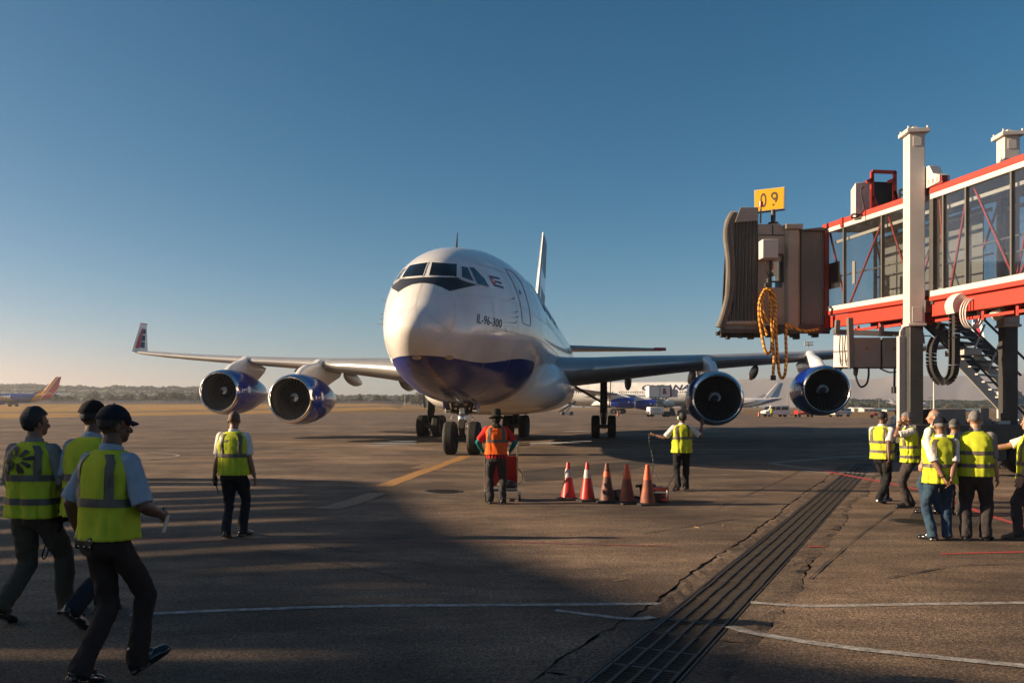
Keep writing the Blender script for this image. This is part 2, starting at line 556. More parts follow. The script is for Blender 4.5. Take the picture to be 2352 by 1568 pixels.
# ---- paint on the apron
def paint_mat(name, col, wear, rough=0.7):
    m = mat(name, col, rough=rough)
    ns, ln, b = nodes_of(m)
    tc = ns.new('ShaderNodeTexCoord')
    n = ns.new('ShaderNodeTexNoise'); n.inputs['Scale'].default_value = 9; n.inputs['Detail'].default_value = 8; n.inputs['Roughness'].default_value = 0.75
    ln.new(tc.outputs['Object'], n.inputs['Vector'])
    r = ns.new('ShaderNodeValToRGB'); e = r.color_ramp.elements
    e[0].position = wear - 0.12; e[1].position = wear + 0.12
    e[0].color = (0.09, 0.075, 0.064, 1); e[1].color = (*col, 1)
    ln.new(n.outputs['Fac'], r.inputs['Fac']); ln.new(r.outputs[0], b.inputs['Base Color'])
    n2 = ns.new('ShaderNodeTexNoise'); n2.inputs['Scale'].default_value = 48; n2.inputs['Detail'].default_value = 3
    ln.new(tc.outputs['Object'], n2.inputs['Vector'])
    bp = ns.new('ShaderNodeBump'); bp.inputs['Strength'].default_value = 0.4; bp.inputs['Distance'].default_value = 0.01
    ln.new(n2.outputs['Fac'], bp.inputs['Height']); ln.new(bp.outputs[0], b.inputs['Normal'])
    return m
p_white = paint_mat('white_line_paint', (0.38, 0.365, 0.34), 0.49)
p_whiteworn = paint_mat('worn_white_paint', (0.36, 0.33, 0.29), 0.47)
p_yellow = paint_mat('yellow_line_paint', (0.42, 0.20, 0.035), 0.44)
p_yellowworn = paint_mat('worn_yellow_paint', (0.30, 0.15, 0.04), 0.52)
p_red = paint_mat('red_line_paint', (0.40, 0.035, 0.03), 0.42)
p_redworn = paint_mat('worn_red_paint', (0.24, 0.04, 0.035), 0.47)
rp = random.Random(5)
def line(px, width, m, name='painted_line', z=0.004, jit=0.02):
    """px: polyline of pixels on the ground; width in metres or list"""
    P = [gp(*p) for p in px]
    Q = catmull(P, 7) if len(P) > 2 else [P[0].lerp(P[1], i / 10) for i in range(11)]
    b = MB(); vs = []
    for i, p in enumerate(Q):
        t = (Q[min(i + 1, len(Q) - 1)] - Q[max(i - 1, 0)]).normalized(); n = Vector((-t.y, t.x, 0))
        w = width if not isinstance(width, (list, tuple)) else lerp(width[0], width[1], i / (len(Q) - 1))
        a = w / 2 + rp.uniform(-jit, jit) * w * 2; c = w / 2 + rp.uniform(-jit, jit) * w * 2
        vs += [p + n * a + Vector((0, 0, z)), p - n * c + Vector((0, 0, z))]
    b.add(vs, [(2 * i, 2 * i + 1, 2 * i + 3, 2 * i + 2) for i in range(len(Q) - 1)])
    o = b.build(name, m, apron, smooth=0)
    return o
line([(300, 1411), (560, 1400), (860, 1391), (1180, 1389), (1515, 1386)], 0.10, p_white)
line([(1724, 1383), (1860, 1391), (2060, 1388), (2352, 1384), (2600, 1382)], 0.10, p_whiteworn)
line([(1276, 1401), (1370, 1413), (1455, 1421), (1500, 1416)], [0.07, 0.10], p_white)
line([(1675, 1439), (1735, 1455), (1900, 1482), (2130, 1508), (2380, 1533)], 0.11, p_white, z=0.008)
line([(345, 1038), (410, 1046), (300, 1057)], 0.12, p_whiteworn)
line([(110, 1040), (250, 1047)], 0.10, p_whiteworn)
line([(1770, 1063), (1900, 1052), (2090, 1040), (2350, 1028)], 0.22, p_whiteworn)
line([(1770, 1064), (1880, 1078), (2010, 1090)], 0.2, p_whiteworn)
line([(1840, 1081), (1930, 1087)], 0.2, p_white)
line([(1730, 1080), (1790, 1084)], 0.15, p_white)
# centre line of the stand and its cross bars
line([(1070, 1047), (985, 1078), (880, 1116)], 0.42, p_yellow)
line([(868, 1132), (800, 1156), (745, 1169)], [0.42, 0.5], p_yellowworn, z=0.008)
for a, c, w in (((868, 1052), (985, 1050), .16), ((870, 1062), (950, 1064), .14), ((910, 1079), (1075, 1081), .13), ((1105, 1047), (1225, 1052), .2),
                ((1160, 1053), (1290, 1055), .14), ((1100, 1045), (1235, 1043), .16), ((945, 1048), (1000, 1047), .13)):
    line([a, c], w, p_yellowworn, z=0.007)
line([(1000, 1062), (960, 1076)], 0.5, p_yellowworn, z=0.006)
for q in ((1300, 965), (1250, 964), (1690, 972)):
    line([q, (q[0] + 50, q[1] - 1)], 0.8, p_yellowworn, z=0.006)
# red apron lines
line([(60, 1235), (400, 1241), (760, 1243), (1100, 1244), (1540, 1254)], [0.06, 0.075], p_redworn)
line([(1880, 1079), (2000, 1102), (2080, 1118), (2160, 1138), (2260, 1180), (2380, 1216)], [0.2, 0.11], p_red, z=0.0085)
line([(2160, 1272), (2260, 1269), (2400, 1266)], [0.07, 0.1], p_red)
line([(1855, 1254), (1895, 1255)], 0.07, p_red)
line([(2180, 1132), (2280, 1142), (2400, 1148)], 0.09, p_redworn, z=0.007)
# darker and paler patches of newer surfacing, seams
def patch(px, m, z=0.003, name='surface_patch'):
    P = [gp(*p) for p in px]
    b = MB(); b.add([p + Vector((0, 0, z)) for p in P], [tuple(range(len(P)))])
    o = b.build(name, m, apron, smooth=0)
    if o.data.polygons[0].normal.z < 0: o.data.flip_normals()
    return o
patch([(1200, 1080), (1520, 1052), (1560, 1060), (1290, 1102), (1205, 1106)], m_patch, 0.0025)
patch([(1640, 1035), (1860, 1030), (1700, 1053), (1560, 1062)], m_conc, 0.0025)
patch([(2100, 1170), (2260, 1166), (2240, 1212), (2080, 1206)], m_patch, 0.0025)
m_seam = mat('tar_seam', (0.03, 0.026, 0.023), rough=0.8)
for s in ([(700, 1118), (880, 1128), (1100, 1122)], [(1000, 1300), (820, 1268), (700, 1250)], [(1150, 1118), (1400, 1085), (1700, 1052)],
          [(1640, 1170), (1820, 1090), (1870, 1060)], [(1860, 1330), (1960, 1240), (2060, 1165)], [(600, 1262), (800, 1300), (930, 1330)], [(2030, 1330), (2200, 1300), (2352, 1296)],
          [(1480, 1225), (1700, 1190), (1800, 1180)], [(1900, 1062), (1930, 1040), (1920, 1020)]):
    line(s, 0.022, m_seam, 'tar_seam', 0.0105, jit=0.25)
# manhole covers
def manhole(px, py, r, label):
    t = thing('manhole_cover', label, 'manhole', gp(px, py))
    b = MB(); b.lathe([(0.006, 0.001), (0.006, r * 0.86), (0.012, r * 0.88), (0.012, r), (0.0, r + 0.01)], 36, Matrix.Rotation(-pi / 2, 4, 'Y'))
    b.build('rim', m_iron, t)
    b = MB()
    for k in range(-4, 5):
        w = sqrt(max(0, (0.8 * r) ** 2 - (k * r * 0.18) ** 2))
        b.box((0, k * r * 0.18, 0.009), (2 * w, r * 0.08, 0.01))
    b.build('rib_pattern', m_iron, t, smooth=0)
manhole(1018, 1128, 0.42, 'round iron manhole cover beside the yellow centre line')
manhole(2100, 1198, 0.38, 'round iron manhole cover in front of the standing workers on the right')
# wet patches under the aircraft
m_wet = mat('wet_film', (0.02, 0.02, 0.022), rough=0.05, spec=0.6)
def puddle(px, py, w, d, sd, lab):
    r = random.Random(sd); c = gp(px, py); n = 40; pts = []
    for k in range(n):
        a = 2 * pi * k / n
        q = 0.55 + 0.45 * noise.noise((cos(a) * 1.7 + sd, sin(a) * 1.7, sd * 0.3)) + 0.2 * noise.noise((cos(a) * 5, sin(a) * 5, sd)) + 0.3
        pts.append(c + Vector((cos(a) * w * q, sin(a) * d * q, 0.0065)))
    b = MB(); b.add([c + Vector((0, 0, 0.0065))] + pts, [(0, 1 + k, 1 + (k + 1) % n) for k in range(n)])
    o = b.build('puddle', m_wet, None, smooth=0)
    return tag(o, lab, 'puddle', kind='structure')
for k, (x, y, w, d, lab) in enumerate([(905, 1017, 1.5, 0.35, 'long puddle left of the nose wheels'), (880, 1022, 1.5, 0.3, 'puddle nearest the yellow line'), (945, 1013, 1.2, 0.4, 'puddle under the right main wheels'),
                                        (1290, 1016, 1.2, 0.4, 'puddle right of the centre wheels'), (1240, 1018, 1.1, 0.5, 'small reddish puddle beside the chocks'), (1345, 1013, .9, 0.3, 'puddle left of the left main wheels'),
                                        (1180, 1022, 1.7, 0.4, 'wet strip behind the orange vest'), (1330, 990, 1.6, 0.5, 'thin wet film behind the main gear')]):
    puddle(x, y, w, d, k + 3, lab)

# ---- added unseen screen left of the frame, shaped to cast the foreground shade
e_t = Vector((cos(SUN_AZ), -sin(SUN_AZ), 0)); e_q = Vector((sin(SUN_AZ), cos(SUN_AZ), 0))
COT = 1 / tan(SUN_EL); T0 = -36.0
def qt(px, py):
    g = gp(px, py); return g.dot(e_q), g.dot(e_t)
prof = sorted([qt(380, 1098), qt(800, 1102), qt(900, 1122), qt(1010, 1190), qt(1180, 1270), qt(1420, 1350), qt(1570, 1400), qt(1700, 1480), qt(2060, 1545), qt(2352, 1572)])
prof = [(q, max(4.2, (t - T0) / COT)) for q, t in prof]
h_of = pchip([p[0] for p in prof], [p[1] for p in prof])
q0 = prof[0][0] - 7; q1 = prof[-1][0]
m_screen = mat('screen_concrete', (0.42, 0.39, 0.35), rough=0.8, var=0.2, vscale=0.5)
def qp(q, t, z): return e_q * q + e_t * t + Vector((0, 0, z))
screen = thing('shade_screen', 'concrete terminal pier with a sloping roof on raking struts left of the apron', 'building', qp((q0 + q1) / 2, T0, 0))
NQ = 40
qs = [lerp(q0, q1, i / NQ) for i in range(NQ + 1)]
b = MB()
rings = []
for q in qs:
    h = h_of(q); th = 0.5 + 0.5 * sm(9, 6, q) + 0.25 * sm(19.5, 21, q)
    rings.append([qp(q, T0, h - th), qp(q, T0, h), qp(q, T0 - 0.7, h), qp(q, T0 - 0.7, h - th)])
b.loft(rings); b.build('roof', m_screen, screen, smooth=0, world=True)  # added top band, its outline worked back from the wanted shadow edge
rc = random.Random(21)
q = q0
while q < q1:
    near = 1 - sm(6.2, 8.5, q)
    w = rc.uniform(0.6, 1.5) + near * 0.8; g = rc.uniform(0.15, 0.40) * (1 - 0.6 * near)
    if q > 19.3: w = rc.uniform(0.9, 1.4); g = rc.uniform(0.12, 0.3)
    if q > 20.8: w, g = 2.0, 0.0
    qc = min(q + w, q1)
    hh = h_of((q + qc) / 2) - 0.42
    lean = e_q * (1.15 * hh * sm(8.0, 10.0, q) * (1 - sm(18.5, 20.5, q)))
    b = MB(); P = [qp(q, T0 - 0.05, 0) - lean, qp(qc, T0 - 0.05, 0) - lean, qp(qc, T0 - 0.4, 0) - lean, qp(q, T0 - 0.4, 0) - lean]
    b.prism(P, Vector((0, 0, hh)) + lean); b.build('shade_slat', m_screen, screen, smooth=0, world=True)  # added slats, leaned to break the cast shade into streaks
    q = qc + g
b = MB(); b.prism([qp(q0 - 30, T0 - 1, 0), qp(q0, T0 - 1, 0), qp(q0, T0 - 9, 0), qp(q0 - 30, T0 - 9, 0)], (0, 0, 10.5))
b.build('end_block', m_screen, screen, smooth=0, world=True)
# ================================================================ THE AIRLINER
m_white = mat('white_aircraft_paint', (0.80, 0.77, 0.73), rough=0.22, var=0.06, vscale=0.8, coat=0.35, spec=0.5)
m_blue = mat('blue_aircraft_paint', (0.004, 0.024, 0.23), rough=0.13, coat=0.15, spec=0.5)
m_dark = mat('black_anti_glare_paint', (0.012, 0.013, 0.018), rough=0.5)
m_glass = mat('cockpit_glass', (0.006, 0.008, 0.010), rough=0.04, spec=0.7)
m_glassgrey = mat('side_cockpit_glass', (0.02, 0.035, 0.045), rough=0.06, spec=0.7)
m_alu = mat('wing_metal', (0.50, 0.48, 0.46), rough=0.34, metal=0.55, var=0.18, vscale=0.7)
m_wingp = mat('grey_wing_paint', (0.40, 0.40, 0.40), rough=0.36, metal=0.25, var=0.2, vscale=0.6)
m_chrome = mat('polished_lip', (0.86, 0.83, 0.80), rough=0.14, metal=1.0)
m_duct = mat('inlet_duct', (0.20, 0.19, 0.18), rough=0.4, metal=0.5)
m_blade = mat('fan_blade_metal', (0.20, 0.19, 0.18), rough=0.32, metal=0.7)
m_tyre = mat('tyre_rubber', (0.018, 0.017, 0.016), rough=0.75, var=0.4, vscale=9)
m_gear = mat('gear_metal', (0.10, 0.095, 0.09), rough=0.42, metal=0.6, var=0.4, vscale=6)
m_steel = mat('bright_steel', (0.6, 0.58, 0.55), rough=0.25, metal=0.9)
m_red = mat('red_marking', (0.42, 0.02, 0.03), rough=0.4)
m_navy = mat('navy_marking', (0.01, 0.014, 0.075), rough=0.4)
m_black = mat('black_marking', (0.008, 0.008, 0.010), rough=0.5)
m_whitemark = mat('white_marking', (0.8, 0.78, 0.75), rough=0.4)
m_seamline = mat('panel_seam', (0.44, 0.40, 0.36), rough=0.6)

# livery: blue under the chin, ending in a curve ahead of the wing, and again under the tail
m_fus = mat('fuselage_paint', (0.80, 0.77, 0.73), rough=0.2, coat=0.4)
ns, ln, bsdf = nodes_of(m_fus)
tc = ns.new('ShaderNodeTexCoord'); sp = ns.new('ShaderNodeSeparateXYZ')
ln.new(tc.outputs['Object'], sp.inputs[0])
def mth(op, a, c, clamp=False):
    x = ns.new('ShaderNodeMath'); x.operation = op; x.use_clamp = clamp
    for i, q in enumerate((a, c)):
        if q is None: continue
        if isinstance(q, (int, float)): x.inputs[i].default_value = q
        else: ln.new(q, x.inputs[i])
    return x.outputs[0]
def mrange(src, a, c, d, e):
    x = ns.new('ShaderNodeMapRange'); x.interpolation_type = 'SMOOTHSTEP'
    for i, q in zip((1, 2, 3, 4), (a, c, d, e)): x.inputs[i].default_value = q
    ln.new(src, x.inputs[0]); return x.outputs[0]
X_ = sp.outputs[0]; Z_ = sp.outputs[2]
zb = mth('ADD', mrange(X_, 0.3, 3.5, 3.30, 3.22), mrange(X_, 3.5, 8.0, 0.0, 0.33))
zb = mth('SUBTRACT', zb, mrange(X_, 9.6, 14.8, 0.0, 2.6))
zt = mrange(X_, 33.0, 47.0, 0.0, 5.2)
lim = mth('MAXIMUM', zb, zt)
isb = mth('GREATER_THAN', lim, Z_)
nz = ns.new('ShaderNodeTexNoise'); nz.inputs['Scale'].default_value = 0.6; nz.inputs['Detail'].default_value = 6
ln.new(tc.outputs['Object'], nz.inputs['Vector'])
wr = ns.new('ShaderNodeValToRGB'); wr.color_ramp.elements[0].color = (0.66, 0.625, 0.575, 1); wr.color_ramp.elements[1].color = (0.82, 0.79, 0.75, 1)
wr.color_ramp.elements[0].position = 0.3; wr.color_ramp.elements[1].position = 0.6
ln.new(nz.outputs['Fac'], wr.inputs[0])
mx = ns.new('ShaderNodeMix'); mx.data_type = 'RGBA'
ln.new(isb, mx.inputs[0]); ln.new(wr.outputs[0], mx.inputs[6]); mx.inputs[7].default_value = (0.003, 0.020, 0.20, 1)
ln.new(mx.outputs[2], bsdf.inputs['Base Color'])
ln.new(mth('MULTIPLY_ADD', isb, -0.08), bsdf.inputs['Roughness']) if False else None
cw = ns.new('ShaderNodeMapRange'); ln.new(isb, cw.inputs[0]); cw.inputs[3].default_value = 0.5; cw.inputs[4].default_value = 0.12
ln.new(cw.outputs[0], bsdf.inputs['Coat Weight'])

ZO = -0.08
_x = [0, .1, .3, .64, 1.48, 2.1, 2.75, 3.6, 5, 7, 9, 11, 13, 38, 42, 48, 53, 55.3]
_top = [4.15, 4.42, 4.60, 4.82, 5.52, 5.85, 6.36, 6.76, 7.20, 7.60, 7.88, 7.99, 8.02, 8.02, 8.02, 7.95, 7.7, 7.3]
_bot = [4.15, 3.90, 3.68, 3.42, 2.98, 2.76, 2.60, 2.44, 2.24, 2.06, 1.98, 1.95, 1.94, 1.94, 2.5, 4.2, 5.8, 6.5]
_w = [0, .32, .52, .74, 1.12, 1.32, 1.50, 1.72, 2.06, 2.50, 2.85, 3.01, 3.05, 3.05, 2.95, 2.1, 1.0, .35]
_s = [sqrt(x) for x in _x]
f_top = pchip(_s, _top); f_bot = pchip(_s, _bot); f_w = pchip(_s, _w)
def fus_ring(x, n=72):
    s = sqrt(x); t = f_top(s) + ZO; bo = f_bot(s) + ZO; w = f_w(s)
    zc = lerp(bo, t, 0.48)
    return [Vector((x, w * sin(2 * pi * k / n), zc + (t - zc if cos(2 * pi * k / n) > 0 else zc - bo) * cos(2 * pi * k / n))) for k in range(n)]
SINA, COSA = sin(0.163), cos(0.163)
NG = Vector((0.016, 33.79, 0))
NOSE = NG - Vector((SINA, COSA, 0)) * 8.97
plane = thing('airliner', 'white four engined airliner with a blue belly taxiing towards the camera', 'airplane', NOSE, pi / 2 - 0.163, None)
plane_inv = (Matrix.Translation(plane.location) @ plane.rotation_euler.to_matrix().to_4x4()).inverted()
xs = [(i / 60) ** 2 * 13 for i in range(1, 61)]
xs = [0.0015] + xs + [14 + i for i in range(0, 24, 2)] + [38 + i * 1.2 for i in range(1, 15)] + [55.3]
fb = MB(); fb.loft([fus_ring(x) for x in xs])
fuselage = fb.build('fuselage', m_fus, plane, smooth=180)
bvh = BVHTree.FromPolygons([tuple(v.co) for v in fuselage.data.vertices], [tuple(p.vertices) for p in fuselage.data.polygons])

def cast(px, py, off):
    o = plane_inv @ Vector((0, 0, H)); tgt = plane_inv @ at(px, py, 10)
    d = (tgt - o).normalized()
    h = bvh.ray_cast(o, d)
    if h[0] is None: return None
    n = h[1]
    if n.dot(d) > 0: n = -n
    return h[0] + n * off
def decal(name, poly, m, off=0.008, step=5, mirror=False, parent=fuselage, vs_fs=None, both=False):
    v2, fs = vs_fs if vs_fs else px_poly(poly, step)
    vs = [cast(p[0], p[1], off) for p in v2]
    fs = [f for f in fs if all(vs[i] is not None for i in f)]
    out = []
    for mir in ([False, True] if both else [mirror]):
        b = MB(); b.add([(p if p is not None else Vector((0, 0, 0))) * 1 if not mir else Vector((p.x, -p.y, p.z)) if p is not None else Vector((0, 0, 0)) for p in vs], fs)
        me = b.mesh(name, m, smooth=180, fix=False)
        bm = bmesh.new(); bm.from_mesh(me)
        bmesh.ops.delete(bm, geom=[v for v in bm.verts if not v.link_faces], context='VERTS')
        bmesh.ops.recalc_face_normals(bm, faces=bm.faces)
        c_ = Vector((6, 0, 4.8))
        for f in bm.faces:
            if f.normal.dot(f.calc_center_median() - c_) < 0: f.normal_flip()
        bm.to_mesh(me); bm.free()
        out.append(link_mesh(name, me, parent))
    return out[0]
def c1(x, y): return ((x / 2.6133 + 1350) / 1.63265, (y / 2.6133 + 860) / 1.63265)
def c1s(*p): return [c1(*q) for q in p]
# anti glare mask, windscreens, side windows (built on the right of the picture, mirrored across the nose)
wind = c1s((705, 322), (950, 340), (948, 464), (672, 458))
side1 = c1s((990, 362), (1055, 372), (1116, 516), (992, 472))
side2 = c1s((1060, 368), (1120, 378), (1222, 486), (1268, 570), (1146, 542))
mask = c1s((640, 470), (960, 474), (1000, 500), (1148, 544), (876, 606), (800, 566), (720, 536), (640, 526), (606, 527))
decal('windscreen', wind, m_glass, 0.012, both=True)
decal('side_window', side1, m_glassgrey, 0.012, both=True)
decal('rear_side_window', side2, m_glassgrey, 0.012, both=True)
decal('anti_glare_panel', mask, m_dark, 0.010, both=True, step=4)
def line_decal(name, pts, wpx, m, off=0.007, both=False, closed=False):
    v2 = []; fs = []
    P = [Vector((p[0], p[1], 0)) for p in pts]
    Q = []
    for a, c in zip(P, P[1:] + ([P[0]] if closed else [])):
        k = max(1, int((c - a).length / 4))
        Q += [a.lerp(c, i / k) for i in range(k)]
    if not closed: Q.append(P[-1])
    for i, p in enumerate(Q):
        a = Q[i - 1] if (i > 0 or closed) else p
        c = Q[(i + 1) % len(Q)] if (closed or i < len(Q) - 1) else p
        t = (c - a).normalized(); n = Vector((-t.y, t.x, 0)) * wpx / 2
        v2 += [(p + n)[:2], (p - n)[:2]]
    k = len(Q)
    for i in range(k if closed else k - 1):
        j = (i + 1) % k
        fs.append((2 * i, 2 * i + 1, 2 * j + 1, 2 * j))
    return decal(name, None, m, off, vs_fs=(v2, fs), both=both)
# thin dark gasket round every pane
for w_ in (wind, side1, side2): line_decal('window_frame', w_, 1.3, m_whitemark, 0.016, both=True, closed=True)
m_wiper = m_black
line_decal('wiper', c1s((790, 442), (900, 462), (945, 476)), 1.2, m_wiper, 0.05, both=True)
# flag
def quad(tl, tr, br, bl):
    tl, tr, br, bl = [Vector((p[0], p[1], 0)) for p in (tl, tr, br, bl)]
    return lambda u, v: tl.lerp(tr, u).lerp(bl.lerp(br, u), v)
fq = quad(c1(1257, 449), c1(1362, 473), c1(1410, 582), c1(1310, 553))
for k in range(5):
    a, c = k / 5, (k + 1) / 5
    decal('flag_stripe', [fq(0, a)[:2], fq(1, a)[:2], fq(1, c)[:2], fq(0, c)[:2]], m_navy if k % 2 == 0 else m_whitemark, 0.008, step=6)
tri = [fq(0, 0)[:2], fq(0.55, 0.5)[:2], fq(0, 1)[:2]]
decal('flag_triangle', tri, m_red, 0.011, step=4)
star = []
for k in range(10):
    a = -pi / 2 + k * pi / 5; r = 0.16 if k % 2 == 0 else 0.065
    star.append(fq(0.2 + r * cos(a) * 0.9, 0.5 + r * sin(a) * 1.2)[:2])
decal('flag_star', star, m_whitemark, 0.014, step=3)
# type name on both sides of the nose
tq = quad(c1(1152, 826), c1(1392, 884), c1(1386, 966), c1(1142, 917))
tv, tf, _ = text_geo('IL-96-300', bold=0.012, step=0.3)
decal('type_name', None, m_black, 0.008, vs_fs=([tq(p[0], 1 - p[1])[:2] for p in tv], tf))
b = MB(); vs = [cast(*tq(1 - p[0], 1 - p[1])[:2], 0.008) for p in tv]
b.add([Vector((p.x, -p.y, p.z)) for p in vs], tf)
b.build('type_name', m_black, fuselage, smooth=0)
# door outline, seams, probes
door = c1s((1424, 388), (1470, 402), (1520, 440), (1580, 520), (1625, 640), (1655, 760), (1672, 880), (1668, 946), (1640, 938), (1592, 916), (1584, 820), (1568, 720), (1535, 610), (1495, 510))
line_decal('door_outline', door, 1.3, mat('faded_red_line', (0.30, 0.11, 0.11), rough=0.5), 0.008, both=True, closed=True)
decal('door_window', c1s((1556, 592), (1570, 598), (1578, 640), (1564, 640)), m_glassgrey, 0.009, step=3, both=True)
for pts in (c1s((606, 530), (562, 640), (545, 760), (560, 880), (590, 980), (625, 1060)), c1s((880, 612), (920, 680), (935, 780), (930, 880), (880, 1000)), c1s((655, 830), (760, 910), (880, 1000)),
            c1s((880, 1000), (820, 1040), (740, 1110)), c1s((1000, 640), (1300, 660), (1560, 740), (1720, 850), (1900, 980))):
    line_decal('panel_seam', pts, 0.45, m_seamline, 0.006, both=True)
def pin(px, py, name, m, d, parent=fuselage, r=0.012):
    p = cast(px, py, 0.0)
    for sg in (1, -1):
        q = Vector((p.x, p.y * sg, p.z)); n = Vector((-0.5, 1 if q.y > 0 else -1, 0)).normalized()
        MB().tube([q, q + n * 0.10, q + n * 0.13 + Vector((-d, 0, 0))], r, 6).build(name, m, parent)
for q, d in (((1490, 680), .35), ((1520, 810), .2), ((1525, 860), .2), ((1510, 915), .45)):
    p_ = c1(*q); pin(p_[0], p_[1], 'pitot_probe', m_gear, d)
for x in (4.1, 6.4, 9.6, 12.6, 16.0, 20.0, 24.0, 28.0, 32.0, 36.0):
    b = MB(); r0 = fus_ring(x - .009, 64); r1 = fus_ring(x + .009, 64); cc_ = Vector((x, 0, 4.9))
    b.loft([[p + (p - cc_).normalized() * .006 for p in r0], [p + (p - cc_).normalized() * .006 for p in r1]], cap=False); b.build('skin_joint', m_seamline, fuselage, smooth=180)
for zz in (6.55, 4.35):
    for sg in (1, -1):
        b = MB(); v_ = []
        for i in range(60):
            x = 4.2 + i * .62
            for dz in (-.008, .008):
                s_ = sqrt(x); t_ = f_top(s_) + ZO; bo_ = f_bot(s_) + ZO; w_ = f_w(s_); zc_ = lerp(bo_, t_, .48); hh_ = (t_ - zc_) if zz > zc_ else (zc_ - bo_); q_ = min(.99, abs((zz + dz - zc_) / hh_))
                v_.append((x, sg * (w_ * sqrt(1 - q_ * q_) + .006), zz + dz))
        b.add(v_, [(2 * i, 2 * i + 1, 2 * i + 3, 2 * i + 2) for i in range(59)]); b.build('skin_joint', m_seamline, fuselage, smooth=180)
for pts in (c1s((1330, 1210), (1440, 1215), (1435, 1290), (1325, 1280)), c1s((1425, 950), (1500, 950), (1495, 1000), (1425, 1000)), c1s((1735, 1190), (1770, 1185), (1765, 1240), (1738, 1245))):
    line_decal('hatch_outline', pts, 0.6, m_seamline, 0.006, both=True, closed=True)
# antenna on the roof, belly lamps
MB().tube([(7.6, 0, 7.5), (7.85, 0, 8.2)], [0.05, 0.015], 6).build('antenna', m_gear, fuselage)
for q in ((556, 1254), (874, 1254)):
    p_ = c1(*q); decal('landing_lamp', [(p_[0] + 11 * cos(a * pi / 6), p_[1] + 5 * sin(a * pi / 6)) for a in range(12)], m_steel, 0.01, step=4)
# cabin windows and name on both sides, built on the parallel part of the fuselage
wb = MB(); wv = []
n = 12
for k in range(n):
    a = 2 * pi * k / n; wv.append((0.13 * cos(a), 0.0, 0.19 * sin(a)))
wb.add(wv, [tuple(range(n))])
wme = wb.mesh('cabin_window', m_glass, smooth=0, fix=False)
def skin_y(x, z):
    s = sqrt(x); t = f_top(s) + ZO; bo = f_bot(s) + ZO; w = f_w(s); zc = lerp(bo, t, .48)
    h = (t - zc) if z > zc else (zc - bo); q = (z - zc) / h
    return w * sqrt(max(0, 1 - q * q)), zc
WZ = 5.32
gaps = {18, 30, 31}
for i in range(58):
    x = 12.2 + i * 0.56
    if i in gaps: continue
    if x > 44: break
    y, zc = skin_y(x, WZ)
    for sg in (1, -1):
        o = link_mesh('cabin_window', wme, fuselage, (x, sg * (y + 0.012), WZ))
        o.rotation_euler = (0.10 * sg, 0, 0)
def side_text(body, x0, x1, z0, z1, m, shear=0.25):
    v, f, asp = text_geo(body, shear=shear, bold=0.03, step=0.14)
    for sg in (1, -1):
        b = MB(); pts = []
        for p in v:
            u = p[0]
            x = lerp(x0, x1, u) if sg > 0 else lerp(x1, x0, u)
            x = lerp(x0, x1, 1 - u) if sg > 0 else lerp(x0, x1, u)
            z = lerp(z0, z1, p[1]); y, _ = skin_y(x, z)
            pts.append(Vector((x, sg * (y + 0.02), z)))
        b.add(pts, f); b.build('airline_name', m, fuselage, smooth=0)
side_text('CUBANA', 11.6, 23.0, 5.75, 7.1, m_navy)

# ---- wings
def airfoil(chord, tk, n=14):
    up = []; lo = []
    for i in range(n + 1):
        x = (1 - cos(pi * i / n)) / 2
        yt = 5 * tk * (0.2969 * sqrt(x) - 0.126 * x - 0.3516 * x * x + 0.2843 * x ** 3 - 0.1015 * x ** 4)
        cam_ = 0.02 * (1 - (2 * x - 1) ** 2)
        up.append((x * chord, (cam_ + yt) * chord)); lo.append((x * chord, (cam_ - yt) * chord))
    return up + lo[-2:0:-1]
WING = [(2.0, 17.6, 12.6, 3.62, .135), (3.4, 18.9, 11.4, 3.66, .13), (7.0, 21.3, 9.3, 3.98, .12), (10.6, 23.6, 7.2, 4.28, .108), (16.5, 27.3, 5.6, 4.72, .10), (22.5, 31.2, 4.1, 5.22, .10), (27.6, 34.6, 2.9, 5.74, .10), (28.5, 35.5, 1.9, 5.86, .08)]
fx = [pchip([w[0] for w in WING], [w[i] for w in WING]) for i in range(5)]
def wing_at(y): return fx[1](y), fx[2](y), fx[3](y) + ZO, fx[4](y)
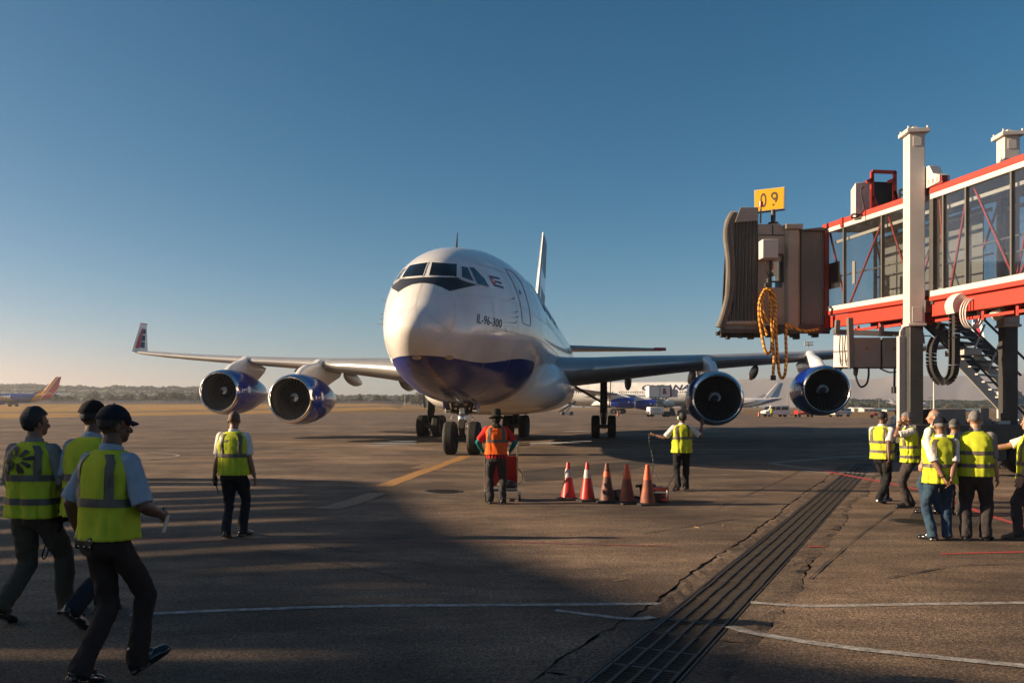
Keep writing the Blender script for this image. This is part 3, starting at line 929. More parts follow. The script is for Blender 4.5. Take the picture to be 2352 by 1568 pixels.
def make_wing(sg):
    b = MB(); rings = []
    for y in [2.0, 3.4, 5, 7, 9, 10.6, 13, 16.5, 19.5, 22.5, 25, 27.6, 28.2, 28.5]:
        le, ch, z, tk = wing_at(y)
        inc = 0.045 * (1 - y / 28.5) + 0.005
        rings.append([Vector((le + px * cos(inc) + pz * sin(inc) * 0, sg * y, z + pz - px * sin(inc))) for px, pz in airfoil(ch, tk)])
    b.loft(rings)
    w = b.build('wing', m_wingp, plane, smooth=50)
    # slat: bare metal skin over the leading edge
    for y0, y1 in ((3.6, 10.0), (11.2, 15.8), (17.2, 22.2), (22.35, 28.0)):
        b = MB(); rings = []
        for i in range(7):
            y = lerp(y0, y1, i / 6); le, ch, z, tk = wing_at(y); inc = 0.045 * (1 - y / 28.5) + 0.005
            af = airfoil(ch, tk * 1.012); N_ = len(af)
            sel = [af[k] for k in (5, 4, 3, 2, 1, 0, N_ - 1, N_ - 2, N_ - 3)]
            rings.append([Vector((le - 0.012 + px, sg * y, z + pz - px * sin(inc))) for px, pz in sel])
        b.loft(rings, cap=False, wrap=False)
        b.build('slat', m_alu, w, smooth=60)
    # flap track fairings
    for y, L, r in ((6.6, 4.4, .36), (10.3, 4.2, .34), (14.0, 3.6, .30), (19.4, 3.0, .26)):
        le, ch, z, tk = wing_at(y)
        b = MB(); rings = []
        for i in range(13):
            t = i / 12; rr_ = r * (sin(pi * min(1, t * 1.0)) ** 0.6) * (1.15 - 0.45 * t); rr_ = max(rr_, 0.02)
            cx_ = le + ch * 0.55 + L * t; cz = z - 0.42 - 0.45 * t
            rings.append([Vector((cx_, sg * (y + 0.62 * rr_ * cos(2 * pi * k / 12)), cz + 1.35 * rr_ * sin(2 * pi * k / 12))) for k in range(12)])
        b.loft(rings); b.build('flap_track_fairing', m_wingp, w, smooth=60)
    # winglet
    le, ch, z, tk = wing_at(28.3)
    b = MB(); rings = []
    for t in (0, 0.1, 0.5, 0.96, 1.0):
        c_ = lerp(2.3, 1.0, min(1, t * 1.05)); l_ = le - 0.35 + lerp(0, 1.75, t)
        rings.append([Vector((l_ + px, sg * (28.38 + 0.30 * t + pz), z + 0.05 + 2.15 * t)) for px, pz in airfoil(c_, 0.075)])
    b.loft(rings); wl = b.build('winglet', m_white, w, smooth=50)
    def wl_patch(t0, t1, u0, u1, m, nm, u0b=None, u1b=None):
        pts = []
        for t, ua, ub in ((t0, u0, u1), (t1, u0 if u0b is None else u0b, u1 if u1b is None else u1b)):
            c_ = lerp(2.3, 1.0, t); l_ = le - 0.35 + lerp(0, 1.75, t)
            for u in (ua, ub): pts.append((l_ + u * c_, sg * (28.38 + 0.30 * t) , z + 0.05 + 2.15 * t))
        for s2 in (-1, 1):
            b = MB(); b.add([Vector((p[0], p[1] + s2 * 0.098, p[2])) for p in pts], [(0, 1, 3, 2)])
            b.build(nm, m, w, smooth=0)
    for t0, t1 in ((0.16, 0.36), (0.40, 0.60), (0.64, 0.82)): wl_patch(t0, t1, 0.42, 0.70, m_navy, 'winglet_square')
    wl_patch(0.12, 0.86, 0.10, 0.36, m_red, 'winglet_band', 0.30, 0.36)
    b = MB(); c_ = 1.0
    b.box((le - 0.35 + 1.75 + 0.5, sg * 28.68, z + 2.225), (1.0, 0.085, 0.06)); b.build('winglet_tip', m_red, w, bevel=0.01)
    return w
wingR = make_wing(-1); wingL = make_wing(1)

# ---- engines
bl = MB(); NB = 30
R0, R1 = 0.36, 1.0
rows_ = []
for i in range(5):
    t = i / 4; r = lerp(R0, R1, t); tw = lerp(0.55, 1.05, t); ch = lerp(0.16, 0.22, t)
    rows_.append([Vector((u * ch * cos(tw), u * ch * sin(tw), r)) for u in (-0.5, 0, 0.5)])
vs_ = [p for r_ in rows_ for p in r_]
bl.add(vs_, [(i * 3 + k, i * 3 + k + 1, i * 3 + 4 + k, i * 3 + 3 + k) for i in range(4) for k in range(2)])
blade_me = bl.mesh('fan_blade', m_blade, smooth=60)
lip_prof = [(0.30, 1.03), (0.12, 1.04), (0.03, 1.075), (0.0, 1.115), (0.02, 1.15), (0.10, 1.19), (0.22, 1.225)]
cowl_prof = [(0.22, 1.226), (0.6, 1.28), (1.1, 1.315), (1.8, 1.32), (2.6, 1.28), (3.5, 1.17), (4.3, 1.02), (5.0, 0.86), (5.5, 0.74), (5.52, 0.66), (5.3, 0.62)]
_meshes = {}
for nm, pr, m in (('inlet_lip', lip_prof, m_chrome), ('cowl', cowl_prof, m_blue), ('inlet_duct', [(0.30, 1.032), (0.6, 1.02), (1.0, 1.02), (1.5, 1.03)], m_duct)):
    b = MB(); b.lathe(pr, 56); _meshes[nm] = b.mesh(nm, m, smooth=60)
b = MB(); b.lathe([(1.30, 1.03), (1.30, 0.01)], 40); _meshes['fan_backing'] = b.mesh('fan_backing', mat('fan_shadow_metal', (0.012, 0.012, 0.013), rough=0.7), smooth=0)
b = MB(); b.lathe([(0.45, 0.008), (0.50, 0.09), (0.62, 0.19), (0.85, 0.30), (1.1, 0.36), (1.28, 0.37)], 32); _meshes['spinner'] = b.mesh('spinner', mat('spinner_paint', (0.03, 0.03, 0.032), rough=0.35), smooth=60)
# painted swirl on the spinner
b = MB(); sv = []
for i in range(26):
    t = i / 25; a = -0.4 + t * 4.6; r = lerp(0.30, 0.12, t); wd = 0.055 * sin(pi * (0.12 + 0.86 * (1 - t) * 0.9))+0.015
    for d in (-wd, wd):
        q = r + d; xx = pchip([0.008, .09, .19, .30, .36], [.45, .50, .62, .85, 1.1])(min(0.35, max(0.02, q))) - 0.012
        sv.append((xx, q * cos(a), q * sin(a)))
b.add(sv, [(2 * i, 2 * i + 1, 2 * i + 3, 2 * i + 2) for i in range(25)]); _meshes['spinner_swirl'] = b.mesh('spinner_swirl', m_whitemark, smooth=0)
b = MB(); b.lathe([(0.92, 1.022), (0.96, 1.014), (1.0, 1.022)], 48); _meshes['duct_ring'] = b.mesh('duct_ring', m_steel, smooth=60)
def make_engine(x, y, z, sg):
    e = bpy.data.objects.new('engine', None); C.objects.link(e); e.parent = plane; e.location = (x, sg * y, z)
    for nm in ('inlet_lip', 'cowl', 'inlet_duct', 'fan_backing', 'spinner', 'spinner_swirl', 'duct_ring'): link_mesh(nm, _meshes[nm], e)
    for k in range(NB):
        o = link_mesh('fan_blade', blade_me, e, (1.12, 0, 0)); o.rotation_euler = (2 * pi * k / NB, 0, 0)
    # round badge, rectangle and seam on the cowl
    for s2 in (-1, 1):
        def onc(px, a):
            rr = pchip([c[0] for c in cowl_prof[:9]], [c[1] for c in cowl_prof[:9]])(px) + 0.006
            return Vector((px, s2 * rr * cos(a), rr * sin(a)))
        b = MB(); b.add([onc(1.35 + 0.20 * cos(k * pi / 8), 0.12 + 0.17 * sin(k * pi / 8)) for k in range(16)], [tuple(range(16))]); b.build('cowl_badge', m_whitemark, e, smooth=0)
        b = MB(); b.add([onc(u, a) for u, a in ((.42, -.02), (.52, -.02), (.52, .12), (.42, .12))], [(0, 1, 2, 3)]); b.build('cowl_mark', m_whitemark, e, smooth=0)
        b = MB(); b.add([onc(u, a) for u, a in ((1.0, -.42), (1.16, -.36), (1.13, -.34), (.99, -.39))], [(0, 1, 2, 3)]); b.build('cowl_stripe', m_red, e, smooth=0)
    for px in (0.85, 2.0):
        b = MB(); rr = pchip([c[0] for c in cowl_prof[:9]], [c[1] for c in cowl_prof[:9]])(px)
        b.lathe([(px - 0.012, rr + 0.0015), (px, rr + 0.005), (px + 0.012, rr + 0.0015)], 48); b.build('cowl_seam', m_navy, e)
    return e
def make_pylon(x, y, z, sg):
    le, ch, zw, tk = wing_at(y)
    top = zw - 0.05
    prof_ = [(x + 1.0, z + 1.28), (x + 1.7, z + 1.62), (x + 2.5, z + 1.85), (le - 0.55, top + 0.08), (le + 0.0, top + 0.32), (le + 0.5, top + 0.10), (le + ch * 0.55, top - 0.30),
             (le + ch * 0.50, z + 1.35), (x + 5.2, z + 0.62), (x + 4.0, z + 0.9), (x + 2.6, z + 1.18)]
    b = MB(); hw = 0.21
    n_ = len(prof_)
    cx_ = sum(p[0] for p in prof_) / n_; cz = sum(p[1] for p in prof_) / n_
    rings = []
    for d, k in ((-hw, .86), (-hw * .8, .96), (-hw * .35, 1.0), (hw * .35, 1.0), (hw * .8, .96), (hw, .86)):
        rings.append([Vector((cx_ + (p[0] - cx_) * k, sg * y + d, cz + (p[1] - cz) * k)) for p in prof_])
    b.loft(rings)
    return b.build('pylon', m_white, plane, smooth=40)
ENG = [(8.97 + 9.93, 10.55, 2.276 - 0.06), (8.97 + 14.43, 16.47, 2.725 - 0.06)]
for x, y, z in ENG:
    for sg in (-1, 1):
        make_engine(x, y, z, sg); make_pylon(x, y, z, sg)

# ---- tail
b = MB(); rings = []
for t in (0, .06, .3, .6, .97, 1.0):
    zz = lerp(7.3, 16.75, t) + ZO; le = lerp(41.8, 51.6, t); ch = lerp(10.0, 4.3, t) * (1 if t < 1 else .8)
    rings.append([Vector((le + px, pz, zz)) for px, pz in airfoil(ch, 0.065)])
b.loft(rings); fin = b.build('tail_fin', m_white, plane, smooth=50)
def fin_patch(t0, t1, u0, u1, m):
    for s2 in (-1, 1):
        pts = []
        for t, u in ((t0, u0), (t0, u1), (t1, u1), (t1, u0)):
            le = lerp(41.8, 51.6, t); ch = lerp(10, 4.3, t); yt = 5 * .065 * (0.2969 * sqrt(u) - 0.126 * u - 0.3516 * u * u + 0.2843 * u ** 3 - 0.1015 * u ** 4) * ch
            pts.append((le + u * ch, s2 * (yt + 0.02) + 0.02 * (1 - (2 * u - 1) ** 2) * ch, lerp(7.3, 16.75, t) + ZO))
        MB_ = MB(); MB_.add(pts, [(0, 1, 2, 3)]); MB_.build('fin_panel', m, fin, smooth=0)
for u0, u1 in ((.03, .25), (.25, .4), (.4, .55), (.55, .75), (.75, .97)):
    fin_patch(0.02, 0.45, u0, u1, m_navy); fin_patch(0.62, 0.97, u0, u1, m_navy)
for sg in (-1, 1):
    b = MB(); rings = []
    for t in (0, .5, .97, 1.0):
        y = lerp(0.6, 10.2, t); le = lerp(46.0, 52.0, t); ch = lerp(6.0, 2.2, t) * (1 if t < 1 else .6)
        rings.append([Vector((le + px, sg * y, 6.55 + ZO + 0.6 * t * 0.2 + pz)) for px, pz in airfoil(ch, 0.09)])
    b.loft(rings); st = b.build('stabiliser', m_wingp, plane, smooth=50)
    b = MB(); rings = []
    for t in (.9, 1.005):
        y = lerp(0.6, 10.2, t); le = lerp(46.0, 52.0, t) - 0.03; rings.append([Vector((le + px * 0.35, sg * y, 6.55 + ZO + 0.12 * t + pz)) for px, pz in airfoil(2.6, 0.105)])
    b.loft(rings); b.build('stabiliser_tip', m_red, st, smooth=50)

# ---- belly and wing root fairing
b = MB(); rings = []
for x, w, h, zc in ((14.6, .4, .4, 2.9), (15.4, 2.55, 1.0, 2.85), (16.6, 3.15, 1.30, 2.9), (18.2, 3.45, 1.45, 2.95), (20.5, 3.6, 1.5, 2.98), (26, 3.6, 1.5, 2.98), (31, 3.4, 1.35, 2.9), (34, 2.8, 1.0, 2.75), (36, 1.4, .6, 2.5)):
    rings.append([Vector((x, w * math.copysign(abs(sin(2 * pi * k / 40)) ** 0.75, sin(2 * pi * k / 40)), zc + ZO + h * math.copysign(abs(cos(2 * pi * k / 40)) ** 0.8, cos(2 * pi * k / 40)))) for k in range(40)])
b.loft(rings); b.build('belly_fairing', m_white, plane, smooth=60)

# ---- landing gear
def wheel_mesh(name, R, W):
    b = MB(); h = W / 2
    b.use(0).lathe([(-h * .72, R * .56), (-h * .96, R * .68), (-h, R * .80), (-h * .92, R * .92), (-h * .70, R * .985)] +
                   [v for g in (-.45, -.15, .15, .45) for v in ((h * (g - .035), R), (h * (g - .02), R * .985), (h * (g + .02), R * .985), (h * (g + .035), R))] +
                   [(h * .70, R * .985), (h * .92, R * .92), (h, R * .80), (h * .96, R * .68), (h * .72, R * .56)], 40)
    b.use(1).lathe([(-h * .72, R * .57), (-h * .80, R * .52), (-h * .55, R * .42), (-h * .60, R * .2), (-h * .75, R * .16), (-h * .75, .002)], 24)
    b.lathe([(h * .72, R * .57), (h * .80, R * .52), (h * .55, R * .42), (h * .60, R * .2), (h * .75, R * .16), (h * .75, .002)], 24)
    R_ = Matrix.Rotation(pi / 2, 4, 'Z')
    b.v = [R_ @ p for p in b.v]
    return b.mesh(name, [m_tyre, m_gear], smooth=40)
w_nose = wheel_mesh('wheel', 0.63, 0.46); w_main = wheel_mesh('wheel', 0.65, 0.48)
ng = bpy.data.objects.new('nose_gear', None); C.objects.link(ng); ng.parent = plane; ng.location = (8.97, 0, 0)
for sg in (-1, 1): link_mesh('wheel', w_nose, ng, (0, sg * 0.46, 0.63))
b = MB(); b.tube([(0, -.5, .63), (0, .5, .63)], .10, 12); b.build('axle', m_gear, ng)
b = MB(); b.tube([(0, 0, .55), (0, 0, 1.25)], .10, 16); b.build('piston', m_gear, ng)
b = MB(); b.tube([(0, 0, 1.22), (0, 0, 1.27), (0, 0, 1.5), (0, 0, 1.55)], [.17, .18, .18, .15], 16).tube([(0, 0, 1.55), (0, 0, 2.6)], .15, 16); b.build('strut', m_steel, ng)
b = MB(); b.bar((-.12, 0, .70), (-.34, 0, 1.0), .16, .06).bar((-.34, 0, 1.0), (-.14, 0, 1.35), .2, .06); b.build('torque_link', m_gear, ng)
b = MB(); b.box((.0, 0, 1.86), (.42, .78, .16)).box((-.06, 0, 2.06), (.3, .52, .26))
for sg in (-1, 1):
    b.tube([(0, sg * .2, 1.62), (0, sg * .5, 1.66)], .075, 12).tube([(-.02, sg * .34, 1.7), (-.02, sg * .5, 2.35)], .045, 8).tube([(.1, sg * .18, 1.5), (.1, sg * .18, 1.95)], .05, 8)
b.build('steering_unit', m_gear, ng)
b = MB()
for sg in (-1, 1):
    b.tube([(-.1, sg * .46, 1.68), (-.2, sg * .62, 1.67)], .085, 14)
b.build('actuator', m_steel, ng)
for sg in (-1, 1):
    b = MB(); b.use(0).lathe([(0.1, .02), (.08, .10), (-.06, .135), (-.10, .12)], 20, Matrix.Translation((-.24, sg * .17, 1.98))).use(1).lathe([(-.09, .118), (-.115, .06), (-.12, .002)], 20, Matrix.Translation((-.24, sg * .17, 1.98)))
    b.build('taxi_lamp', [m_gear, mat('lamp_glass', (0.5, 0.48, 0.44), rough=0.12, metal=0.6)], ng)
    b = MB(); pts = catmull([(-.1, sg * .28, 1.6), (-.12, sg * .42, 1.35), (-.12, sg * .25, 1.15), (-.1, sg * .14, .95)], 6); b.tube(pts, .014, 6); b.build('brake_hose', m_steel if sg > 0 else m_gear, ng)
    b = MB(); b.bar((-.1, sg * .58, 1.75), (-.1, sg * .66, 2.35), 1.1, .05, up=(0, 1, 0)); b.build('gear_door', m_blue, ng)
b = MB(); b.tube([(0.1, -.3, 2.1), (1.5, -.12, 2.3)], .06, 8).tube([(0.1, .3, 2.1), (1.5, .12, 2.3)], .06, 8); b.build('drag_brace', m_gear, ng)
def main_gear(x, y, zt):
    g = bpy.data.objects.new('main_gear', None); C.objects.link(g); g.parent = plane; g.location = (x, y, 0)
    for dx in (-.72, .72):
        for dy in (-.47, .47): link_mesh('wheel', w_main, g, (dx, dy, .65))
        MB().tube([(dx, -.5, .65), (dx, .5, .65)], .1, 10).build('axle', m_gear, g)
    MB().bar((-.9, 0, .66), (.9, 0, .66), .26, .24).build('bogie_beam', m_gear, g)
    MB().tube([(0, 0, .6), (0, 0, 1.5)], .13, 14).build('piston', m_gear, g)
    MB().tube([(0, 0, 1.45), (0, 0, 1.6), (0, 0, zt)], [.2, .22, .2], 14).build('strut', m_gear, g)
    MB().bar((-.18, 0, .85), (-.5, 0, 1.25), .2, .07).bar((-.5, 0, 1.25), (-.2, 0, 1.7), .24, .07).build('torque_link', m_gear, g)
    b = MB()
    for dy in (-.12, .12): b.tube([(-.16, dy, .8), (-.2, dy * 1.6, 1.5), (-.16, dy, 2.2)], .03, 6)
    b.build('hydraulic_line', m_gear, g)
    return g
for y in (-5.2, 5.2):
    g = main_gear(8.97 + 20.07, y, 3.7)
    s_ = 1 if y > 0 else -1
    MB().bar((0.1, 0, 2.0), (.1, -s_ * 2.0, 3.2), .16, .14).build('side_brace', m_gear, g)
    MB().bar((0, s_ * .34, 1.75), (0, s_ * .42, 3.5), 1.2, .05, up=(0, 1, 0)).build('gear_door', m_wingp, g)
g = main_gear(8.97 + 20.07, 0, 2.2)
for s_ in (-1, 1): MB().box((-.2, s_ * .62, 1.55), (.9, .05, .5)).build('gear_door', m_white, g)
# ================================================================ THE JET BRIDGE
m_bred = mat('red_bridge_paint', (0.46, 0.034, 0.015), rough=0.5, var=0.30, vscale=2.5)
m_bdark = mat('dark_red_frame', (0.20, 0.016, 0.012), rough=0.5)
m_cream = mat('cream_bridge_paint', (0.58, 0.53, 0.485), rough=0.5, var=0.16, vscale=1.5)
m_taupe = mat('taupe_panel', (0.36, 0.30, 0.25), rough=0.55, var=0.12, vscale=2.0)
m_taupe2 = mat('corrugated_panel', (0.30, 0.255, 0.22), rough=0.5, var=0.1, vscale=2.0)
m_steelgrey = mat('dark_grey_steel', (0.075, 0.072, 0.070), rough=0.5, metal=0.3, var=0.35, vscale=3)
m_midgrey = mat('mid_grey_steel', (0.20, 0.19, 0.18), rough=0.5, metal=0.3, var=0.25, vscale=3)
m_rubber = mat('black_rubber', (0.015, 0.014, 0.014), rough=0.6)
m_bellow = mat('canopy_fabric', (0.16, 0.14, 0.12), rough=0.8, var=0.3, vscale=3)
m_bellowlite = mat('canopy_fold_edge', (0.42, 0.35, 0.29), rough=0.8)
m_frame = mat('window_mullion', (0.10, 0.095, 0.09), rough=0.45)
m_int = mat('bridge_interior', (0.22, 0.21, 0.20), rough=0.7)
m_orangecable = mat('orange_cable', (0.62, 0.27, 0.03), rough=0.5)
m_signy = mat('sign_yellow', (0.80, 0.40, 0.012), rough=0.4)
m_bglass = bpy.data.materials.new('bridge_glass'); m_bglass.use_nodes = True
ns_, ln_ = m_bglass.node_tree.nodes, m_bglass.node_tree.links
out_ = [n for n in ns_ if n.type == 'OUTPUT_MATERIAL'][0]
for n in list(ns_):
    if n.type == 'BSDF_PRINCIPLED': ns_.remove(n)
tr_ = ns_.new('ShaderNodeBsdfTransparent'); tr_.inputs[0].default_value = (0.70, 0.74, 0.75, 1)
gl_ = ns_.new('ShaderNodeBsdfGlossy'); gl_.inputs['Roughness'].default_value = 0.03; gl_.inputs[0].default_value = (0.9, 0.95, 1, 1)
lw_ = ns_.new('ShaderNodeLayerWeight'); lw_.inputs[0].default_value = 0.5
pw_ = ns_.new('ShaderNodeMath'); pw_.operation = 'POWER'; pw_.inputs[1].default_value = 3.0; ln_.new(lw_.outputs['Facing'], pw_.inputs[0])
fr_ = ns_.new('ShaderNodeMath'); fr_.operation = 'MULTIPLY_ADD'; fr_.inputs[1].default_value = 0.7; fr_.inputs[2].default_value = 0.10; ln_.new(pw_.outputs[0], fr_.inputs[0])
tcg = ns_.new('ShaderNodeTexCoord'); dn = ns_.new('ShaderNodeTexNoise'); dn.inputs['Scale'].default_value = 1.5; dn.inputs['Detail'].default_value = 5
mpg = ns_.new('ShaderNodeMapping'); mpg.inputs['Scale'].default_value = (3, 3, 0.35)
ln_.new(tcg.outputs['Object'], mpg.inputs[0]); ln_.new(mpg.outputs[0], dn.inputs['Vector'])
df_ = ns_.new('ShaderNodeBsdfDiffuse'); df_.inputs[0].default_value = (0.22, 0.20, 0.18, 1)
rm_ = ns_.new('ShaderNodeMapRange'); rm_.inputs[1].default_value = .35; rm_.inputs[2].default_value = .8; rm_.inputs[3].default_value = .03; rm_.inputs[4].default_value = .09
ln_.new(dn.outputs['Fac'], rm_.inputs[0])
mx0 = ns_.new('ShaderNodeMixShader'); ln_.new(rm_.outputs[0], mx0.inputs[0]); ln_.new(tr_.outputs[0], mx0.inputs[1]); ln_.new(df_.outputs[0], mx0.inputs[2])
mx1 = ns_.new('ShaderNodeMixShader'); ln_.new(fr_.outputs[0], mx1.inputs[0]); ln_.new(mx0.outputs[0], mx1.inputs[1]); ln_.new(gl_.outputs[0], mx1.inputs[2])
ln_.new(mx1.outputs[0], out_.inputs[0])

TH = radians(8)
BU = Vector((sin(TH), -cos(TH), 0)); BV = Vector((cos(TH), sin(TH), 0))
BO = Vector((12.02, 23.45, 0))
bridge = thing('jet_bridge', 'red and glass passenger boarding bridge on grey columns at the right of the apron', 'jet bridge', BO, atan2(BU.y, BU.x))
# local frame: x towards the terminal, y to the far side (right), z up
def L(u, v, z): return Vector((u, v, z))
def tunnel(u0, u1, v0, v1, z0, z1, sl, mull, nm, railw=0.16):
    """u0 far end, u1 near end; floor z0, roof z1 at u=0; sl: rise per metre away from the terminal"""
    def zz(z, u): return z - sl * u
    root = bpy.data.objects.new(nm, None); C.objects.link(root); root.parent = bridge
    um = (u0 + u1) / 2
    def beam(name, m, v, za, zb, w, extra=0.0, bev=0.012):
        b = MB(); P = [L(u0 - extra, v - w / 2, zz(za, u0)), L(u1 + extra, v - w / 2, zz(za, u1)), L(u1 + extra, v - w / 2, zz(zb, u1)), L(u0 - extra, v - w / 2, zz(zb, u0))]
        b.prism(P, (0, w, 0)); return b.build(name, m, root, bevel=bev)
    for v, sg in ((v0, -1), (v1, 1)):
        beam('bottom_rail', m_cream, v, z0 - 0.10, z0 + 0.05, 0.14)
        beam('top_rail', m_cream, v, z1 - 0.05, z1 + 0.09, 0.14)
        beam('roof_beam', m_bred, v - sg * 0.02, z1 + 0.09, z1 + 0.25, 0.20)
        beam('floor_beam', m_bred, v - sg * 0.03, z0 - 0.22, z0 - 0.10, 0.24)
        beam('lower_beam', m_bred, v - sg * 0.06, z0 - 0.62, z0 - 0.25, 0.16)
        for a, c in zip(mull, mull[1:]):
            b = MB(); b.add([L(a, v, zz(z0 + .05, a)), L(c, v, zz(z0 + .05, c)), L(c, v, zz(z1 - .05, c)), L(a, v, zz(z1 - .05, a))], [(0, 1, 2, 3)])
            b.build('glass_pane', m_bglass, root, smooth=0)
        for a in mull:
            b = MB(); b.box(L(a, v, (z0 + z1) / 2 - sl * a), (0.05, 0.10, z1 - z0 - 0.1)); b.build('mullion', m_frame, root, smooth=0)
        for k, (a, c) in enumerate(zip(mull, mull[1:])):
            z_a, z_c = (z0 + .05, z1 - .05) if k % 2 else (z1 - .05, z0 + .05)
            b = MB(); b.bar(L(a + .1, v - sg * 0.11, zz(z_a, a)), L(c - .1, v - sg * 0.11, zz(z_c, c)), .045, .045); b.build('diagonal_brace', m_bred, root, smooth=0)
        b = MB(); b.tube([L(u0 + .3, v - sg * .2, zz(z0 + 1.0, u0)), L(u1 - .3, v - sg * .2, zz(z0 + 1.0, u1))], 0.025, 8); b.build('handrail', m_midgrey, root)
        b = MB(); b.box(L(um, v - sg * 0.16, zz(z1 - .33, um)), (u1 - u0 - .8, .05, .09)); b.build('ceiling_lamp_strip', m_cream, root, smooth=0)
    b = MB(); P = [L(u0, v0 + .05, zz(z0 - .12, u0)), L(u1, v0 + .05, zz(z0 - .12, u1)), L(u1, v0 + .05, zz(z0 + .02, u1)), L(u0, v0 + .05, zz(z0 + .02, u0))]
    b.prism(P, (0, v1 - v0 - .1, 0)); b.build('floor', m_int, root, smooth=0)
    b = MB(); P = [L(u0, v0 + .05, zz(z1 + .03, u0)), L(u1, v0 + .05, zz(z1 + .03, u1)), L(u1, v0 + .05, zz(z1 + .20, u1)), L(u0, v0 + .05, zz(z1 + .20, u0))]
    b.prism(P, (0, v1 - v0 - .1, 0)); b.build('roof_panel', m_int, root, smooth=0)
    # brackets and cross beams below the floor
    for k in range(int((u1 - u0) / 1.1)):
        u = u0 + .5 + k * 1.1
        b = MB(); b.box(L(u, (v0 + v1) / 2, zz(z0 - .40, u)), (.10, v1 - v0 - .2, .16)); b.build('cross_beam', m_bred, root, smooth=0)
        b = MB(); b.box(L(u + .3, v0 - .02, zz(z0 - .78, u)), (.08, .06, .22)).bar(L(u + .3, v0 - .02, zz(z0 - .80, u)), L(u + 1.3, v0 - .02, zz(z0 - .80, u)), .06, .07); b.build('cable_bracket', m_bred, root, smooth=0)
    return root
tA = tunnel(-5.3, 0.55, 0.44, 2.18, 4.87, 7.34, 0.018, [-5.25, -4.15, -2.2, -0.9, 0.5], 'inner_tunnel')
tB = tunnel(0.15, 16.0, 0.30, 2.32, 4.80, 7.30, 0.0, [0.2, 0.62, 1.45, 2.95, 4.6, 6.6, 8.6, 10.6, 12.6, 15.9], 'outer_tunnel')
# dark telescoping frame at the mouth of the outer tunnel
for v in (0.32, 2.3):
    MB().box((0.18, v, 6.0), (.16, .16, 3.0)).build('portal_frame', m_steelgrey, tB, smooth=0)
b = MB(); b.box((0.3, 0.26, 7.62), (.8, .14, .14))
for k in range(5): b.box((0.05 + k * .16, 0.24, 7.68), (.05, .16, .12))
b.build('cable_carrier', m_bdark, tB, smooth=0)
MB().box((-0.02, 0.25, 7.75), (.10, .16, .75)).build('junction_box', m_midgrey, tB, bevel=0.01)
b = MB(); b.prism([L(0.10, .16, 7.55), L(0.62, .16, 7.60), L(0.62, .16, 7.78), L(.36, .16, 7.88), L(.22, .16, 8.12), L(.10, .16, 8.12)], (0, .3, 0)); b.build('limit_switch_cover', m_cream, tB, bevel=0.01)
# curtain wall seen inside the inner tunnel and a notice on the glass
MB().box((-4.95, 0.52, 6.0), (.75, .03, .82)).build('black_notice_board', m_rubber, tA, smooth=0)
MB().box((-3.9, 0.60, 5.95), (.14, .04, .7)).build('interior_poster', m_cream, tA, smooth=0)
MB().box((-2.5, 2.05, 6.1), (4.6, .03, 2.2)).build('interior_panel', m_int, tA, smooth=0)

# columns
def column(u, v, rot):
    root = bpy.data.objects.new('column', None); C.objects.link(root); root.parent = bridge; root.location = (u, v, 0); root.rotation_euler = (0, 0, rot)
    zt = 9.02
    MB().box((0, 0, (3.98 + zt) / 2), (.44, .40, zt - 3.98)).build('outer_sleeve', m_cream, root, bevel=0.02)
    MB().box((0, 0, zt + .05), (.64, .58, .11)).build('cap_plate', m_cream, root, bevel=0.015)
    b = MB()
    for x in (-.26, .26):
        for y in (-.24, .24): b.cyl((x, y, zt + .1), (x, y, zt + .17), .025, 8)
    b.box((0, 0, zt + .15), (.16, .1, .12)); b.build('cap_bolt', m_cream, root)
    for a in range(4):
        R_ = Matrix.Rotation(a * pi / 2, 3, 'Z')
        d = .225 if a % 2 == 0 else .205
        MB().box(R_ @ Vector((d, 0, zt - .22)), (.012, .22, .26), R_).build('lifting_plate', m_cream, root, bevel=0.006)
        MB().box(R_ @ Vector((d, .0, 4.25)), (.012, .26, .40), R_).build('guide_plate', m_cream, root, bevel=0.006)
    MB().box((0, 0, 3.98), (.50, .46, .07)).build('sleeve_collar', m_cream, root, bevel=0.01)
    MB().box((0, 0, 2.45), (.36, .34, 3.2)).build('inner_post', m_steelgrey, root, bevel=0.015)
    return root
c1_ = column(-0.17, 0.0, radians(-14)); c2_ = column(-0.05, 2.66, radians(-14))
# cross head under the tunnel between the columns, chassis with wheels
MB().box((-0.1, 1.3, 4.45), (.5, 2.4, .34)).build('cross_head', m_steelgrey, bridge, bevel=0.02)
ch = bpy.data.objects.new('wheel_chassis', None); C.objects.link(ch); ch.parent = bridge
MB().box((-.1, 1.75, 1.10), (.85, 4.1, .52)).build('chassis_beam', m_steelgrey, ch, bevel=0.03)
for v in (1.5, 3.15):
    o = link_mesh('wheel', w_main, ch, (-.1, v, .55)); o.rotation_euler = (0, 0, pi / 2); o.scale = (.85, .85, .85)
MB().box((-.1, 2.3, .62), (.3, .5, .5)).build('wheel_fork', m_steelgrey, ch, bevel=0.02)
b = MB(); b.tube([(-.1, 2.0, 1.36), (-.1, 2.0, 1.5)], .17, 16).tube([(-.1, 2.0, 1.5), (-.1, 2.0, 1.78)], .11, 16); b.build('drive_motor', m_midgrey, ch)
b = MB(); b.tube([(-.1, 1.65, 1.36), (-.1, 1.65, 1.45)], .25, 18); b.build('motor_flange', m_cream, ch)
MB().box((-.1, 2.4, 1.40), (.5, .34, .10)).build('motor_plinth', m_cream, ch, bevel=0.01)
MB().box((-.15, 0.82, 1.54), (.55, .95, .44)).build('control_cabinet', m_midgrey, ch, bevel=0.02)
MB().box((-.25, 0.05, 1.62), (.25, .36, .72)).build('relay_box', m_steelgrey, ch, bevel=0.015)
